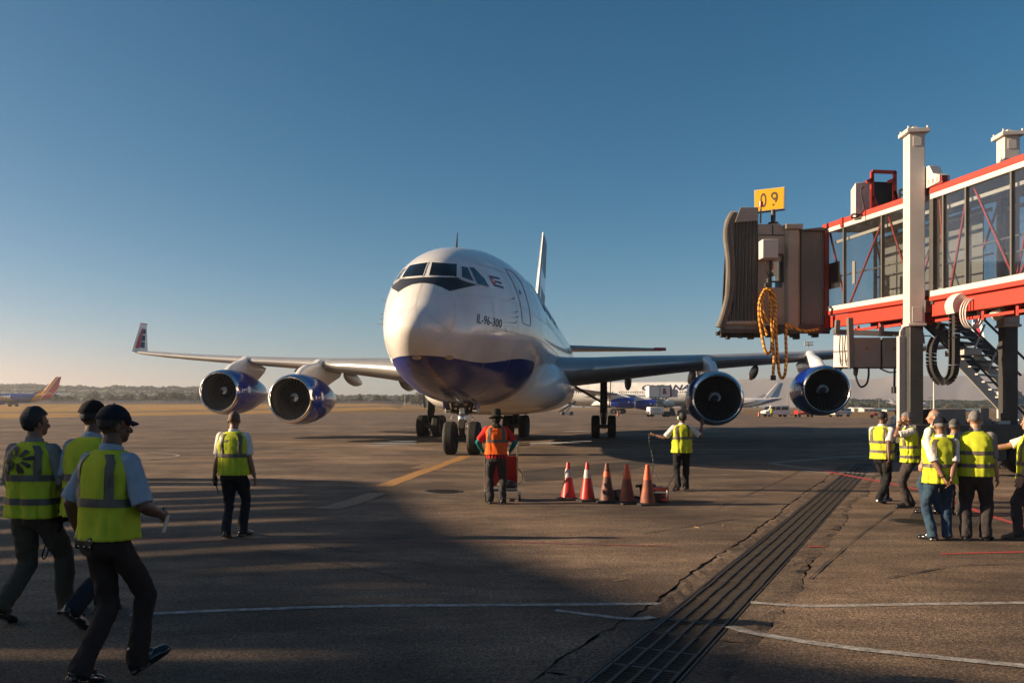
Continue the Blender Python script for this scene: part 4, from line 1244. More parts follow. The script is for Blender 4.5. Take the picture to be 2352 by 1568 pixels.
b = MB(); b.ell((-.40, 0.0, 1.86), (.03, .03, .03)); b.build('indicator_lamp', mat('orange_lens', (0.7, 0.12, 0.02), rough=0.3), ch)
b = MB(); b.tube(catmull([(-.55, 1.0, 1.25), (-.58, 1.6, 1.12), (-.56, 2.2, 1.3), (-.5, 2.7, 1.34)], 8), .018, 6); b.build('chassis_cable', m_rubber, ch)
# cable duct beside the front column
b = MB(); b.box((-.34, -.22, 2.35), (.12, .26, 2.7)); b.build('cable_duct', m_cream, bridge, bevel=0.012)
MB().box((-.20, .02, 2.35), (.13, .2, 2.3)).build('cable_duct_cover', m_midgrey, bridge, bevel=0.012)
b = MB()
for k in range(3):
    v_ = -.26 + k * .06
    b.tube(catmull([(-.36, v_, 3.6), (-.38, v_ + .02, 3.85), (-.34, v_ + .22, 4.02), (-.30, v_ + .46, 3.85), (-.28, v_ + .52, 3.5)], 6), .022, 8)
b.build('hose_bundle', m_cream, bridge)
b = MB(); b.bar((-.42, -.42, 3.72), (-.36, .62, 3.72), .03).bar((-.40, -.06, 3.5), (-.40, -.06, 4.1), .03); b.build('hose_guide', m_midgrey, bridge)
# U shaped energy chain and its white guide arch
def pxb(px, py, Y): return at(px, py, Y)
chain_pts = [pxb(2150, 775, 22.9), pxb(2140, 800, 22.8), pxb(2140, 840, 22.7), pxb(2152, 868, 22.6), pxb(2168, 878, 22.5), pxb(2184, 866, 22.4), pxb(2191, 838, 22.3), pxb(2192, 780, 22.3), pxb(2192, 735, 22.3), pxb(2190, 700, 22.3)]
pl = catmull(chain_pts, 10)
b = MB(); acc = 0; last = pl[0]
for p, q in zip(pl, pl[1:]):
    acc += (q - p).length
    if acc > 0.055:
        d = (q - p).normalized(); acc = 0
        for s_ in (-1, 1):
            b.bar(p + BU * (.10 * s_) - d * .036, p + BU * (.10 * s_) + d * .036, .15, .03, up=BU)
        b.bar(p - BU * .1 , p + BU * .1, .02, .09, up=d)
b.build('cable_chain', m_rubber, bridge, smooth=0, world=True)
b = MB()
arch = catmull([pxb(2192, 718, 22.3), pxb(2188, 700, 22.3), pxb(2198, 686, 22.25), pxb(2216, 681, 22.2), pxb(2244, 683, 22.1), pxb(2250, 686, 22.1)], 8)
rings = []
for i, p in enumerate(arch):
    d = (arch[min(i + 1, len(arch) - 1)] - arch[max(i - 1, 0)]).normalized(); n = d.cross(BU).normalized()
    rings.append([p + BU * .15 + n * .11, p - BU * .15 + n * .11, p - BU * .15 - n * .11, p + BU * .15 - n * .11])
b.loft(rings); b.build('chain_guide', m_cream, bridge, smooth=30, world=True)
b = MB()
for k in range(3):
    q = pxb(2226 + 6 * k, 720, 22.0 - .1 * k)
    b.tube([q + Vector((.22 * cos(a * pi / 10), 0, .36 * sin(a * pi / 10))) for a in range(20)], .022, 7, closed=True)
b.build('cable_loop', m_cream, bridge, world=True)
b = MB(); b.tube([pxb(2282, 727, 21.6), pxb(2304, 712, 21.4)], .13, 18); b.build('floodlight', m_cream, bridge, world=True)
b = MB(); b.bar(pxb(2298, 715, 21.5), pxb(2298, 690, 21.5), .10); b.build('floodlight_bracket', m_cream, bridge, world=True)

# ---- the cab at the aircraft end (faces the aircraft on the left)
YC = 28.5
def cw(px, py, Y=YC): return at(px, py, Y)
cab = bpy.data.objects.new('cab', None); C.objects.link(cab); cab.parent = bridge
inv_b = (Matrix.Translation(bridge.location) @ bridge.rotation_euler.to_matrix().to_4x4()).inverted()
def cbuild(b, name, m, parent=cab, **k):
    b.v = [inv_b @ p for p in b.v]; return b.build(name, m, parent, **k)
xw = lambda px: (px - CX) / F * YC
zw = lambda py: H + (HY - py) / F * YC
# corrugated rotunda wall
x0, x1 = xw(1841), xw(1893); z0, z1 = zw(752), zw(530)
b = MB(); pts = []
nf = 11
for k in range(nf * 4 + 1):
    t = k / (nf * 4); ph = k % 4
    pts.append((lerp(x0, x1, t), YC + 0.05 - 0.0 + (0.05 if ph in (1, 2) else 0.0)))
ring0 = [Vector((p[0], p[1], z0)) for p in pts]; ring1 = [Vector((p[0], p[1], z1)) for p in pts]
b.loft([ring0, ring1], cap=False, wrap=False); cbuild(b, 'corrugated_wall', m_taupe2, smooth=0)
b = MB(); b.box(((x0 + x1) / 2, YC + 1.3, (z0 + z1) / 2), (x1 - x0 - .02, 2.3, z1 - z0 - .02)); cbuild(b, 'rotunda_core', m_taupe2, smooth=0)
b = MB(); b.prism([(x0 - .06, YC - .05, z1), (x1 + .15, YC - .05, z1), (x1 + .15, YC - .05, z1 + .06), (x0 + .6, YC - .05, z1 + .10), (x0 - .06, YC - .05, z1 + .03)], (0, 2.6, 0)); cbuild(b, 'rotunda_roof', m_steelgrey, smooth=0)
b = MB(); b.box(((xw(1893) + xw(1903)) / 2, YC + 1.0, (z0 + z1) / 2 + .0), (xw(1903) - xw(1893), 2.1, z1 - z0 + .06)); cbuild(b, 'end_frame', m_bdark, smooth=0)
# side panel, tall boxed pillar
b = MB(); b.prism([(xw(1741), YC + .02, zw(745)), (xw(1803), YC + .02, zw(745)), (xw(1803), YC + .02, zw(660)), (xw(1741), YC + .02, zw(660))], (0, .06, 0)); cbuild(b, 'lower_side_panel', m_taupe, smooth=0)
b = MB(); b.prism([(xw(1741), YC + .02, zw(600)), (xw(1803), YC + .02, zw(600)), (xw(1803), YC + .02, zw(522)), (xw(1790), YC + .02, zw(513)), (xw(1741), YC + .02, zw(515))], (0, .06, 0)); cbuild(b, 'upper_side_panel', m_taupe, smooth=0)
b = MB(); b.box(((xw(1741) + xw(1771)) / 2, YC + .05, (zw(660) + zw(600)) / 2), (xw(1771) - xw(1741), .06, zw(600) - zw(660))); cbuild(b, 'middle_side_panel', m_taupe, smooth=0)
b = MB(); b.box(((xw(1797) + xw(1803)) / 2, YC + .05, (zw(660) + zw(600)) / 2), (xw(1803) - xw(1797), .06, zw(600) - zw(660))); cbuild(b, 'door_post', m_taupe, smooth=0)
# window gasket and the lit far window seen through it
wx0, wx1, wz0, wz1 = xw(1770), xw(1798), zw(647), zw(585)
b = MB()
for a, c in (((wx0, wz0), (wx1, wz0)), ((wx1, wz0), (wx1, wz1)), ((wx1, wz1), (wx0, wz1)), ((wx0, wz1), (wx0, wz0))): b.bar((a[0], YC, a[1]), (c[0], YC, c[1]), .05, .05, up=(0, 1, 0))
cbuild(b, 'window_gasket', m_rubber, smooth=0)
b = MB(); b.add([(wx0, YC + .04, wz0), (wx1, YC + .04, wz0), (wx1, YC + .04, wz1), (wx0, YC + .04, wz1)], [(0, 1, 2, 3)]); cbuild(b, 'cab_window', m_bglass, smooth=0)
b = MB(); b.box(((wx0 + wx1) / 2 + .15, YC + 2.1, zw(590)), (1.2, .05, .62)); cbuild(b, 'blind', m_rubber, smooth=0)
for nm, (pa, pb, pc, pd) in {'pillar': (1803, 1840, 758, 516)}.items():
    b = MB(); b.prism([(xw(1803), YC + .05, zw(756)), (xw(1808), YC - .10, zw(758)), (xw(1831), YC - .10, zw(758)), (xw(1840), YC + .10, zw(756))], (0, 0, zw(528) - zw(757))); cbuild(b, 'boxed_pillar', m_taupe, smooth=0, bevel=0.01)
b = MB(); b.box(((xw(1801) + xw(1840)) / 2, YC + .0, zw(522)), (xw(1840) - xw(1801), .34, .16)); cbuild(b, 'pillar_cap', m_taupe, bevel=0.01)
b = MB(); b.box(((xw(1741) + xw(1840)) / 2, YC + 1.25, zw(752)), (xw(1840) - xw(1741), 2.5, .14)); cbuild(b, 'cab_floor', m_steelgrey, smooth=0)
b = MB(); b.box(((xw(1741) + xw(1840)) / 2, YC + 1.3, zw(520)), (xw(1840) - xw(1745), 2.3, .08)); cbuild(b, 'cab_roof', m_taupe, smooth=0)
b = MB(); b.box(((xw(1741) + xw(1803)) / 2, YC + .0, zw(540)), (xw(1800) - xw(1745), .03, .03)).box((xw(1775), YC, zw(528)), (.03, .03, .3)); cbuild(b, 'panel_seam', m_steelgrey, smooth=0)
b = MB(); b.box((xw(1757.5), YC - .25, zw(577)), (xw(1775) - xw(1740), .5, zw(556) - zw(598))); cbuild(b, 'control_box', m_cream, bevel=0.015)
b = MB(); b.tube(catmull([cw(1760, 600, 28.3), cw(1758, 620, 28.35), cw(1766, 634, 28.4), cw(1768, 618, 28.4)], 6), .018, 6); cbuild(b, 'control_box_cable', m_rubber)
# folding canopy
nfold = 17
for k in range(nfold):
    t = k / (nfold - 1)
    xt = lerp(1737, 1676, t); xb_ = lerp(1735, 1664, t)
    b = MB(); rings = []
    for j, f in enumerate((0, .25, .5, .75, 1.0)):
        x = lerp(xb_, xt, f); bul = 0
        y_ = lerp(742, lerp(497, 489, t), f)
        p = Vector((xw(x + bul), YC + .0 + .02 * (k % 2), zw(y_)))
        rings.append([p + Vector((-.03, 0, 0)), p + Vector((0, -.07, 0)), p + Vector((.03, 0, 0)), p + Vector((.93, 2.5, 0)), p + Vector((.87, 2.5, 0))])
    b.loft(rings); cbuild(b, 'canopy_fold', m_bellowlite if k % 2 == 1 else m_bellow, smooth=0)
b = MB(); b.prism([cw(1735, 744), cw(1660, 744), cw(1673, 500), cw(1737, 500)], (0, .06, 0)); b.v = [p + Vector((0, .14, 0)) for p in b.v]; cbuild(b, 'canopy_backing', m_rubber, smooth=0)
for dx in (0, 7):
    b = MB(); pts = catmull([cw(1684 + dx, 489), cw(1672 + dx, 510), cw(1668 + dx * 1.4, 545), cw(1674 + dx, 600), cw(1673 + dx, 670), cw(1662 + dx, 720), cw(1651 + dx, 752)], 8)
    b.tube(pts, [.10] * len(pts), 10); cbuild(b, 'bumper_tube', m_bellow)
b = MB(); b.prism([(xw(1685), YC - .12, zw(512)), (xw(1737), YC - .12, zw(508)), (xw(1739), YC - .12, zw(478)), (xw(1698), YC - .12, zw(478))], (.9, 2.7, 0)); cbuild(b, 'canopy_hood', m_taupe, bevel=0.01)
b = MB(); b.tube([cw(1662, 741), cw(1738, 741)], .07, 10); cbuild(b, 'canopy_roller', m_bellowlite)
b = MB(); b.prism([cw(1650, 762), cw(1745, 762), cw(1745, 746), cw(1660, 746)], (.85, 2.4, 0)); cbuild(b, 'threshold_frame', m_midgrey, smooth=0)
b = MB()
for k in range(14):
    px = 1655 + k * 18; b.box((xw(px), YC + .3 + (k % 3) * .3, zw(764)), (.10 + .07 * (k % 2), .2, .12 + .08 * (k % 3)))
b.bar(cw(1655, 760), cw(1905, 762), .10, .12).bar(cw(1745, 752), cw(1908, 752), .08, .16); cbuild(b, 'underframe', m_steelgrey, smooth=0)
b = MB()
for px, r in ((1700, .16), (1722, .1), (1820, .12)): b.tube([cw(px, 762) + Vector((r * cos(a * pi / 8), 0, -r * abs(sin(a * pi / 8)) * 1.3)) for a in range(9)], .012, 5)
cbuild(b, 'hanging_wire', m_rubber)

# ---- red equipment frame and condenser on the roof
rf = bpy.data.objects.new('roof_unit', None); C.objects.link(rf); rf.parent = bridge
YR = 26.6
def rx(px, py, Y=YR): return at(px, py, Y)
b = MB(); b.prism([rx(1965, 500), rx(2000, 500), rx(2000, 417), rx(1965, 420)], Vector((.25, .9, 0))); cbuild(b, 'condenser_side', m_cream, rf, bevel=0.01)
b = MB(); b.prism([rx(2000.5, 498), rx(2058, 478), rx(2058, 419), rx(2000.5, 417)], Vector((.25, .9, 0))); cbuild(b, 'condenser_grille', m_rubber, rf, smooth=0)
for pts in (((2003, 488), (2003, 395)), ((2055, 470), (2055, 395)), ((2003, 394), (2057, 396)), ((2004, 452), (2017, 482)), ((2054, 440), (2063, 470)), ((2003, 412), (1990, 418)), ((2055, 412), (2040, 418))):
    b = MB(); b.bar(rx(*pts[0], 26.4), rx(*pts[1], 26.4), .09, .09, up=(0, 1, 0)); cbuild(b, 'red_frame', m_bred, rf, smooth=0)
b = MB(); b.tube(catmull([rx(1982, 495, 26.4), rx(1960, 492, 26.4), rx(1956, 500, 26.4), rx(1970, 498, 26.4), rx(1984, 480, 26.4), rx(1978, 440, 26.4), rx(1984, 430, 26.4)], 8), .025, 8); cbuild(b, 'refrigerant_hose', m_rubber, rf)
b = MB(); b.bar(rx(2066, 478), rx(2066, 436), .06).bar(rx(2066, 436), rx(2080, 436), .05).bar(rx(2066, 448), rx(2080, 448), .05); cbuild(b, 'roof_rail', m_midgrey, rf, smooth=0)
b = MB(); b.box(rx(1937, 511, 27.6), (.14, .14, .28)); cbuild(b, 'roof_lug', m_bred, rf, smooth=0)
b = MB(); b.prism([rx(1962, 510, 27), rx(1978, 503, 27), rx(1975, 494, 27), rx(1966, 498, 27)], (0, .2, 0)); cbuild(b, 'roof_bracket', m_bred, rf, smooth=0)

# ---- things fixed to or hanging from the bridge
YS = 28.9
sign = thing('gate_sign', 'yellow gate sign reading 09 on a short post above the cab', 'sign', at(1775, 515, YS))
def sw(px, py, d=0.0): return at(px, py, YS + d)
tl, tr2, br2, bl2 = sw(1732, 437, .15), sw(1802, 429, -.25), sw(1801, 479, -.25), sw(1733, 487, .15)
nrm = (tr2 - tl).cross(bl2 - tl).normalized()
if nrm.y > 0: nrm = -nrm
b = MB(); b.prism([tl, tr2, br2, bl2], -nrm * .32); b.build('sign_box', m_cream, sign, world=True, smooth=0)
ins = lambda p, q, t: p.lerp(q, t)
f_ = [ins(tl, br2, .022) + nrm * .006, ins(tr2, bl2, .022) + nrm * .006, ins(br2, tl, .022) + nrm * .006, ins(bl2, tr2, .022) + nrm * .006]
b = MB(); b.add(f_, [(0, 1, 2, 3)]); b.build('sign_face', m_signy, sign, world=True, smooth=0)
def sgn(u, v): return tl.lerp(tr2, u).lerp(bl2.lerp(br2, u), v)
m_signtxt = mat('sign_digit_grey', (0.10, 0.075, 0.035), rough=0.5)
for dgt, u0, u1 in (('0', .20, .42), ('9', .55, .80)):
    o_ = sgn(u0, .84) + nrm * .008
    text_on('digit', dgt, o_, sgn(u1, .84) - sgn(u0, .84), sgn(u0, .18) - sgn(u0, .84), m_signtxt, sign, world=True, lift=0.0, bold=0.014)
b = MB(); b.tube([sw(1776, 517, -.05), sw(1776, 482, -.05)], .075, 12).tube([sw(1776, 517, -.05), sw(1776, 511, -.05)], .16, 12); b.build('sign_post', m_steelgrey, sign, world=True)
bc = thing('beacon_lamp', 'small red beacon on a thin rod in front of the gate sign', 'lamp', at(1747, 513, 28.45))
b = MB(); b.tube([at(1747, 513, 28.45), at(1748, 474, 28.45)], [.03, .022], 8); b.build('rod', m_midgrey, bc, world=True)
b = MB(); b.tube([at(1748, 475, 28.45), at(1748, 463, 28.45)], [.07, .06], 12); b.build('lens', mat('red_lens', (0.35, 0.02, 0.02), rough=0.25), bc, world=True)
cable = thing('coiled_cable', 'orange striped power cable hanging in long loops from the cab', 'cable', at(1762, 660, 28.2))
loops = [[(1757, 664), (1745, 690), (1744, 730), (1752, 780), (1757, 803), (1764, 812), (1772, 800), (1773, 760), (1769, 720), (1770, 680), (1764, 662)],
         [(1766, 662), (1776, 678), (1781, 700), (1777, 740), (1775, 780), (1778, 820), (1776, 855), (1776, 868)],
         [(1762, 662), (1754, 678), (1751, 700), (1753, 715), (1762, 735), (1774, 738), (1782, 715), (1780, 685), (1772, 664)],
         [(1768, 664), (1778, 700), (1782, 740), (1783, 780), (1787, 830), (1790, 858), (1796, 868), (1803, 858), (1806, 820), (1805, 780), (1806, 740)],
         [(1760, 665), (1749, 690), (1748, 720), (1755, 750), (1762, 770)],
         [(1806, 742), (1815, 748), (1830, 755), (1850, 760), (1880, 756)]]
for lp in loops:
    b = MB(); b.tube(catmull([at(p[0], p[1], 28.2 + .03 * math.sin(p[1])) for p in lp], 6), .047, 9); b.build('cable_loop', m_orangecable, cable, world=True)
b = MB(); b.tube([at(1776, 862, 28.2), at(1776, 873, 28.2)], .085, 12); b.build('plug', m_rubber, cable, world=True)
b = MB(); b.box(at(1764, 655, 28.3), (.2, .16, .14)).tube([at(1764, 640, 28.35), at(1764, 660, 28.3)], .04, 8); b.build('cable_hook', m_steelgrey, cable, world=True)
# stripes wound round the cable
ns2, ln2, bb2 = nodes_of(m_orangecable)
tc2 = ns2.new('ShaderNodeTexCoord'); wv2 = ns2.new('ShaderNodeTexWave'); wv2.wave_type = 'BANDS'; wv2.bands_direction = 'DIAGONAL'; wv2.inputs['Scale'].default_value = 4.2; wv2.inputs['Distortion'].default_value = 0.6
ln2.new(tc2.outputs['Object'], wv2.inputs['Vector'])
cr2 = ns2.new('ShaderNodeValToRGB'); cr2.color_ramp.elements[0].position = .25; cr2.color_ramp.elements[1].position = .45
cr2.color_ramp.elements[0].color = (.20, .07, .012, 1); cr2.color_ramp.elements[1].color = (.70, .32, .035, 1)
ln2.new(wv2.outputs['Fac'], cr2.inputs[0]); ln2.new(cr2.outputs[0], bb2.inputs['Base Color'])

YE = 25.6
gpu = thing('power_unit', 'cream and grey electrical unit slung under the bridge with hanging leads', 'power unit', at(2000, 840, YE))
def ew(px, py, d=0.0): return at(px, py, YE + d)
b = MB(); b.prism([ew(1914, 843, .5), ew(1957, 843), ew(1957, 770), ew(1915, 770, .5)], Vector((.5, 1.2, 0))); b.build('white_housing', m_cream, gpu, world=True, bevel=0.015)
b = MB(); b.add([ew(1914, 806, .48), ew(1957, 804, -.02), ew(1957, 806.5, -.02), ew(1914, 808.5, .48)], [(0, 1, 2, 3)]); b.build('housing_seam', m_steelgrey, gpu, world=True, smooth=0)
text_on('maker_lettering', 'ElectroAir', ew(1925, 833, .36), ew(1949, 832, .07) - ew(1925, 833, .36), ew(1925, 821, .36) - ew(1925, 833, .36), m_midgrey, gpu, world=True, lift=0.01)
for a, c in ((1959, 2023), (2027, 2082)):
    b = MB(); b.prism([ew(a, 843), ew(c, 843), ew(c, 775), ew(a, 775)], Vector((.4, 1.0, 0))); b.build('grey_cabinet', m_taupe, gpu, world=True, bevel=0.012)
    mx_ = (a + c) / 2
    b = MB(); b.add([ew(mx_ - 4, 803, -.012), ew(mx_ + 4, 803, -.012), ew(mx_, 794, -.012)], [(0, 1, 2)]); b.build('warning_triangle', mat('faded_orange', (.35, .10, .03), rough=.6), gpu, world=True, smooth=0)
b = MB(); b.bar(ew(1914, 762, .4), ew(2085, 768), .14, .14).bar(ew(1922, 766, .3), ew(1924, 735, .3), .12).bar(ew(1955, 845), ew(1952, 730), .14).bar(ew(2025, 772), ew(2025, 745), .1); b.build('hanger_frame', m_midgrey, gpu, world=True, smooth=0)
b = MB(); b.tube(catmull([ew(1965, 843), ew(1966, 865), ew(1973, 884), ew(1981, 888), ew(1991, 880), ew(1995, 862), ew(1995, 843)], 7), .03, 8).tube(catmull([ew(2020, 845), ew(2030, 850), ew(2045, 855), ew(2065, 852), ew(2073, 843)], 7), .022, 6).tube(catmull([ew(1962, 843), ew(1962, 858), ew(1967, 862), ew(1970, 845)], 6), .025, 6); b.build('hanging_lead', m_rubber, gpu, world=True)
b = MB(); b.tube([ew(2055, 843), ew(2054, 890)], .03, 8).tube([ew(2054, 888), ew(2054, 903)], .075, 10); b.build('pendant_plug', m_rubber, gpu, world=True)
b = MB()
for px, d in ((1930, .28), (1942, .14), (1951, .04)):
    b.tube([ew(px, 770, d - .03), ew(px - 2, 800, d - .03), ew(px + 2, 840, d - .03)], .016, 6)
b.build('loose_wire', m_rubber, gpu, world=True)

# ---- service stairs behind the bridge
stairs = thing('service_stairs', 'steep metal service stairs with handrails descending behind the bridge columns', 'stairs', at(2330, 1000, 26.5))
m_stair = mat('pale_stair_steel', (0.52, 0.48, 0.43), rough=0.5, metal=0.3)
def stp(px, py, Y): return at(px, py, Y)
ns_t = 9
def flight(a0, a1, c0, c1__, Ya, Yb, n, mstr, mtread):
    for (p, q), Y in (((a0, a1), Ya), ((c0, c1__), Yb)):
        b = MB(); b.bar(stp(*p, Y), stp(*q, Y), .06, .26); b.build('stringer', mstr, stairs, world=True, smooth=0)
    for k in range(n):
        t = (k + .5) / n
        p = stp(*a0, Ya).lerp(stp(*a1, Ya), t); q = stp(*c0, Yb).lerp(stp(*c1__, Yb), t); q.z = p.z = (p.z + q.z) / 2
        b = MB(); b.bar(p, q, .24, .04); b.build('tread', mtread, stairs, world=True, smooth=0)
flight((2135, 742), (2250, 850), (2190, 735), (2320, 850), 25.8, 26.9, 8, m_steelgrey, m_steelgrey)
flight((2196, 822), (2400, 1040), (2240, 815), (2470, 1040), 25.4, 26.6, 13, m_stair, m_stair)
for pts in (((2180, 700), (2345, 862)), ((2215, 690), (2380, 850)), ((2200, 790), (2400, 1000))):
    b = MB(); b.bar(stp(*pts[0], 25.6), stp(*pts[1], 25.6), .05); b.build('handrail', m_steelgrey, stairs, world=True, smooth=0)
for a, c in (((2232, 815), (2262, 745)), ((2270, 850), (2300, 780)), ((2150, 755), (2180, 700))):
    b = MB(); b.bar(stp(*a, 25.6), stp(*c, 25.6), .045); b.build('handrail_post', m_stair, stairs, world=True, smooth=0)
MB().box(stp(2212, 810, 25.6), (.5, 1.0, .16)).build('landing', m_stair, stairs, world=True, smooth=0)
MB().bar(stp(2130, 735, 26.4), stp(2215, 815, 26.4), .1, .4).build('hanger_beam', m_steelgrey, stairs, world=True, smooth=0)
# ================================================================ PEOPLE
def skin_mat(name, col):
    m = mat(name, col, rough=0.5, var=0.18, vscale=14, bump=0.15, bscale=160, bdist=0.003)
    b = m.node_tree.nodes['Principled BSDF']
    b.inputs['Subsurface Weight'].default_value = 0.0
    return m
SK_D = skin_mat('dark_brown_skin', (0.115, 0.052, 0.028))
SK_M = skin_mat('brown_skin', (0.24, 0.115, 0.065))
SK_L = skin_mat('tan_skin', (0.42, 0.22, 0.135))
def cloth(name, col, **k):
    k.setdefault('bump', 0.35); k.setdefault('bscale', 320); k.setdefault('bdist', 0.002)
    return mat(name, col, rough=0.85, var=0.15, vscale=7, spec=0.2, **k)
V_YEL = cloth('hi_vis_yellow', (0.52, 0.56, 0.035), bump=.4, bscale=8, bdist=.03)
V_YEL2 = cloth('hi_vis_yellow_worn', (0.60, 0.58, 0.035))
V_ORG = cloth('hi_vis_orange', (0.85, 0.13, 0.02), bump=.5, bscale=11, bdist=.03)
V_BAND = mat('reflective_tape', (0.115, 0.092, 0.078), rough=0.45, spec=0.4, var=0.2, vscale=8)
C_WHITE = cloth('white_shirt', (0.66, 0.63, 0.60), bump=.5, bscale=13, bdist=.03)
C_BLUE = cloth('pale_blue_shirt', (0.30, 0.36, 0.44), bump=.5, bscale=13, bdist=.03)
C_GREY = cloth('grey_shirt', (0.24, 0.22, 0.20), bump=.5, bscale=13, bdist=.03)
C_REDSH = cloth('red_shirt', (0.52, 0.025, 0.025))
C_TEAL = cloth('teal_sleeve', (0.01, 0.17, 0.17))
T_BLACK = cloth('black_trousers', (0.016, 0.016, 0.018), bump=.5, bscale=13, bdist=.03)
T_CHAR = cloth('charcoal_trousers', (0.042, 0.036, 0.036), bump=.5, bscale=13, bdist=.03)
T_BROWN = cloth('dark_brown_trousers', (0.034, 0.022, 0.019), bump=.5, bscale=13, bdist=.03)
T_NAVY = cloth('navy_trousers', (0.016, 0.017, 0.026), bump=.5, bscale=13, bdist=.03)
T_KHAKI = cloth('grey_khaki_trousers', (0.075, 0.062, 0.045), bump=.5, bscale=13, bdist=.03)
T_JEAN = cloth('blue_denim', (0.035, 0.070, 0.110), col2=(0.02, 0.04, 0.07), bump=.5, bscale=13, bdist=.03)
L_BLACK = mat('black_leather', (0.012, 0.011, 0.011), rough=0.22, coat=0.3)
L_BROWN = mat('tan_leather', (0.10, 0.065, 0.04), rough=0.6)
H_BLACK = mat('black_hair', (0.008, 0.007, 0.006), rough=0.6, bump=0.8, bscale=90, bdist=0.01)
H_GREY = mat('grey_hair', (0.22, 0.20, 0.19), rough=0.7, var=0.5, vscale=30, bump=0.8, bscale=90, bdist=0.01)
H_SHORT = mat('cropped_hair', (0.045, 0.033, 0.026), rough=0.8, var=0.5, vscale=40, bump=0.5, bscale=150, bdist=0.006)
K_NAVY = cloth('navy_cap', (0.010, 0.013, 0.024))
K_BLACK = cloth('black_cap', (0.008, 0.008, 0.009))
K_GREY = cloth('grey_cap', (0.10, 0.095, 0.09))
E_WHITE = mat('eye_white', (0.6, 0.58, 0.55), rough=0.2)

def capsule(b, p0, p1, r0, r1, n=14, flat0=False, flat1=False, sq=1.0, side=None):
    """tapered limb with round or flat ends; sq squashes the section along the given axis"""
    p0 = Vector(p0); p1 = Vector(p1); d = p1 - p0; Ln = d.length
    if Ln < 1e-6: return
    d /= Ln
    if side is None:
        a = Vector((1, 0, 0)) if abs(d.x) < 0.8 else Vector((0, 1, 0))
        u = (a - d * a.dot(d)).normalized()
    else:
        u = (Vector(side) - d * Vector(side).dot(d)).normalized()
    w = d.cross(u); rings = []
    st = []
    if not flat0:
        for k in range(4): a = pi / 2 * (1 - k / 4); st.append((-r0 * sin(a), r0 * max(.02, cos(a))))
    st.append((0, r0)); st.append((Ln / 2, (r0 + r1) / 2)); st.append((Ln, r1))
    if not flat1:
        for k in range(1, 5): a = pi / 2 * k / 4; st.append((Ln + r1 * sin(a), r1 * max(.02, cos(a))))
    for s_, r in st:
        rings.append([p0 + d * s_ + (u * cos(2 * pi * k / n) + w * sin(2 * pi * k / n) * sq) * r for k in range(n)])
    b.loft(rings)
def two_bone(a, t, l1, l2, pole):
    a = Vector(a); t = Vector(t); d = t - a; L_ = d.length
    if L_ > (l1 + l2) * 0.995: t = a + d * ((l1 + l2) * 0.995 / L_); d = t - a; L_ = d.length
    dn_ = d / L_
    x = (l1 * l1 - l2 * l2 + L_ * L_) / (2 * L_); h = sqrt(max(1e-6, l1 * l1 - x * x))
    p = Vector(pole); p = (p - dn_ * p.dot(dn_)).normalized()
    return a + dn_ * x + p * h, t
def rm_build(b, name, m, parent, voxel, it=2, fac=0.5, disp=None):
    me = b.mesh('scratch_' + name, m, smooth=0, fix=True)
    out = remesh(me, voxel, it, fac)
    bpy.data.meshes.remove(me)
    out.name = name
    out.materials.clear(); out.materials.append(m)
    if disp:
        amp, sc, zs, seed = disp
        out.update()
        co = [v.co.copy() for v in out.vertices]; no = [v.normal.copy() for v in out.vertices]; flat = []
        for c, n_ in zip(co, no):
            q = Vector((c.x * sc + seed, c.y * sc, c.z * sc * zs))
            flat.extend(c + n_ * (amp * (noise.noise(q) + 0.5 * noise.noise(q * 2.3))))
        out.vertices.foreach_set('co', flat)
        out.update()
    out.shade_smooth()
    return link_mesh(name, out, parent)

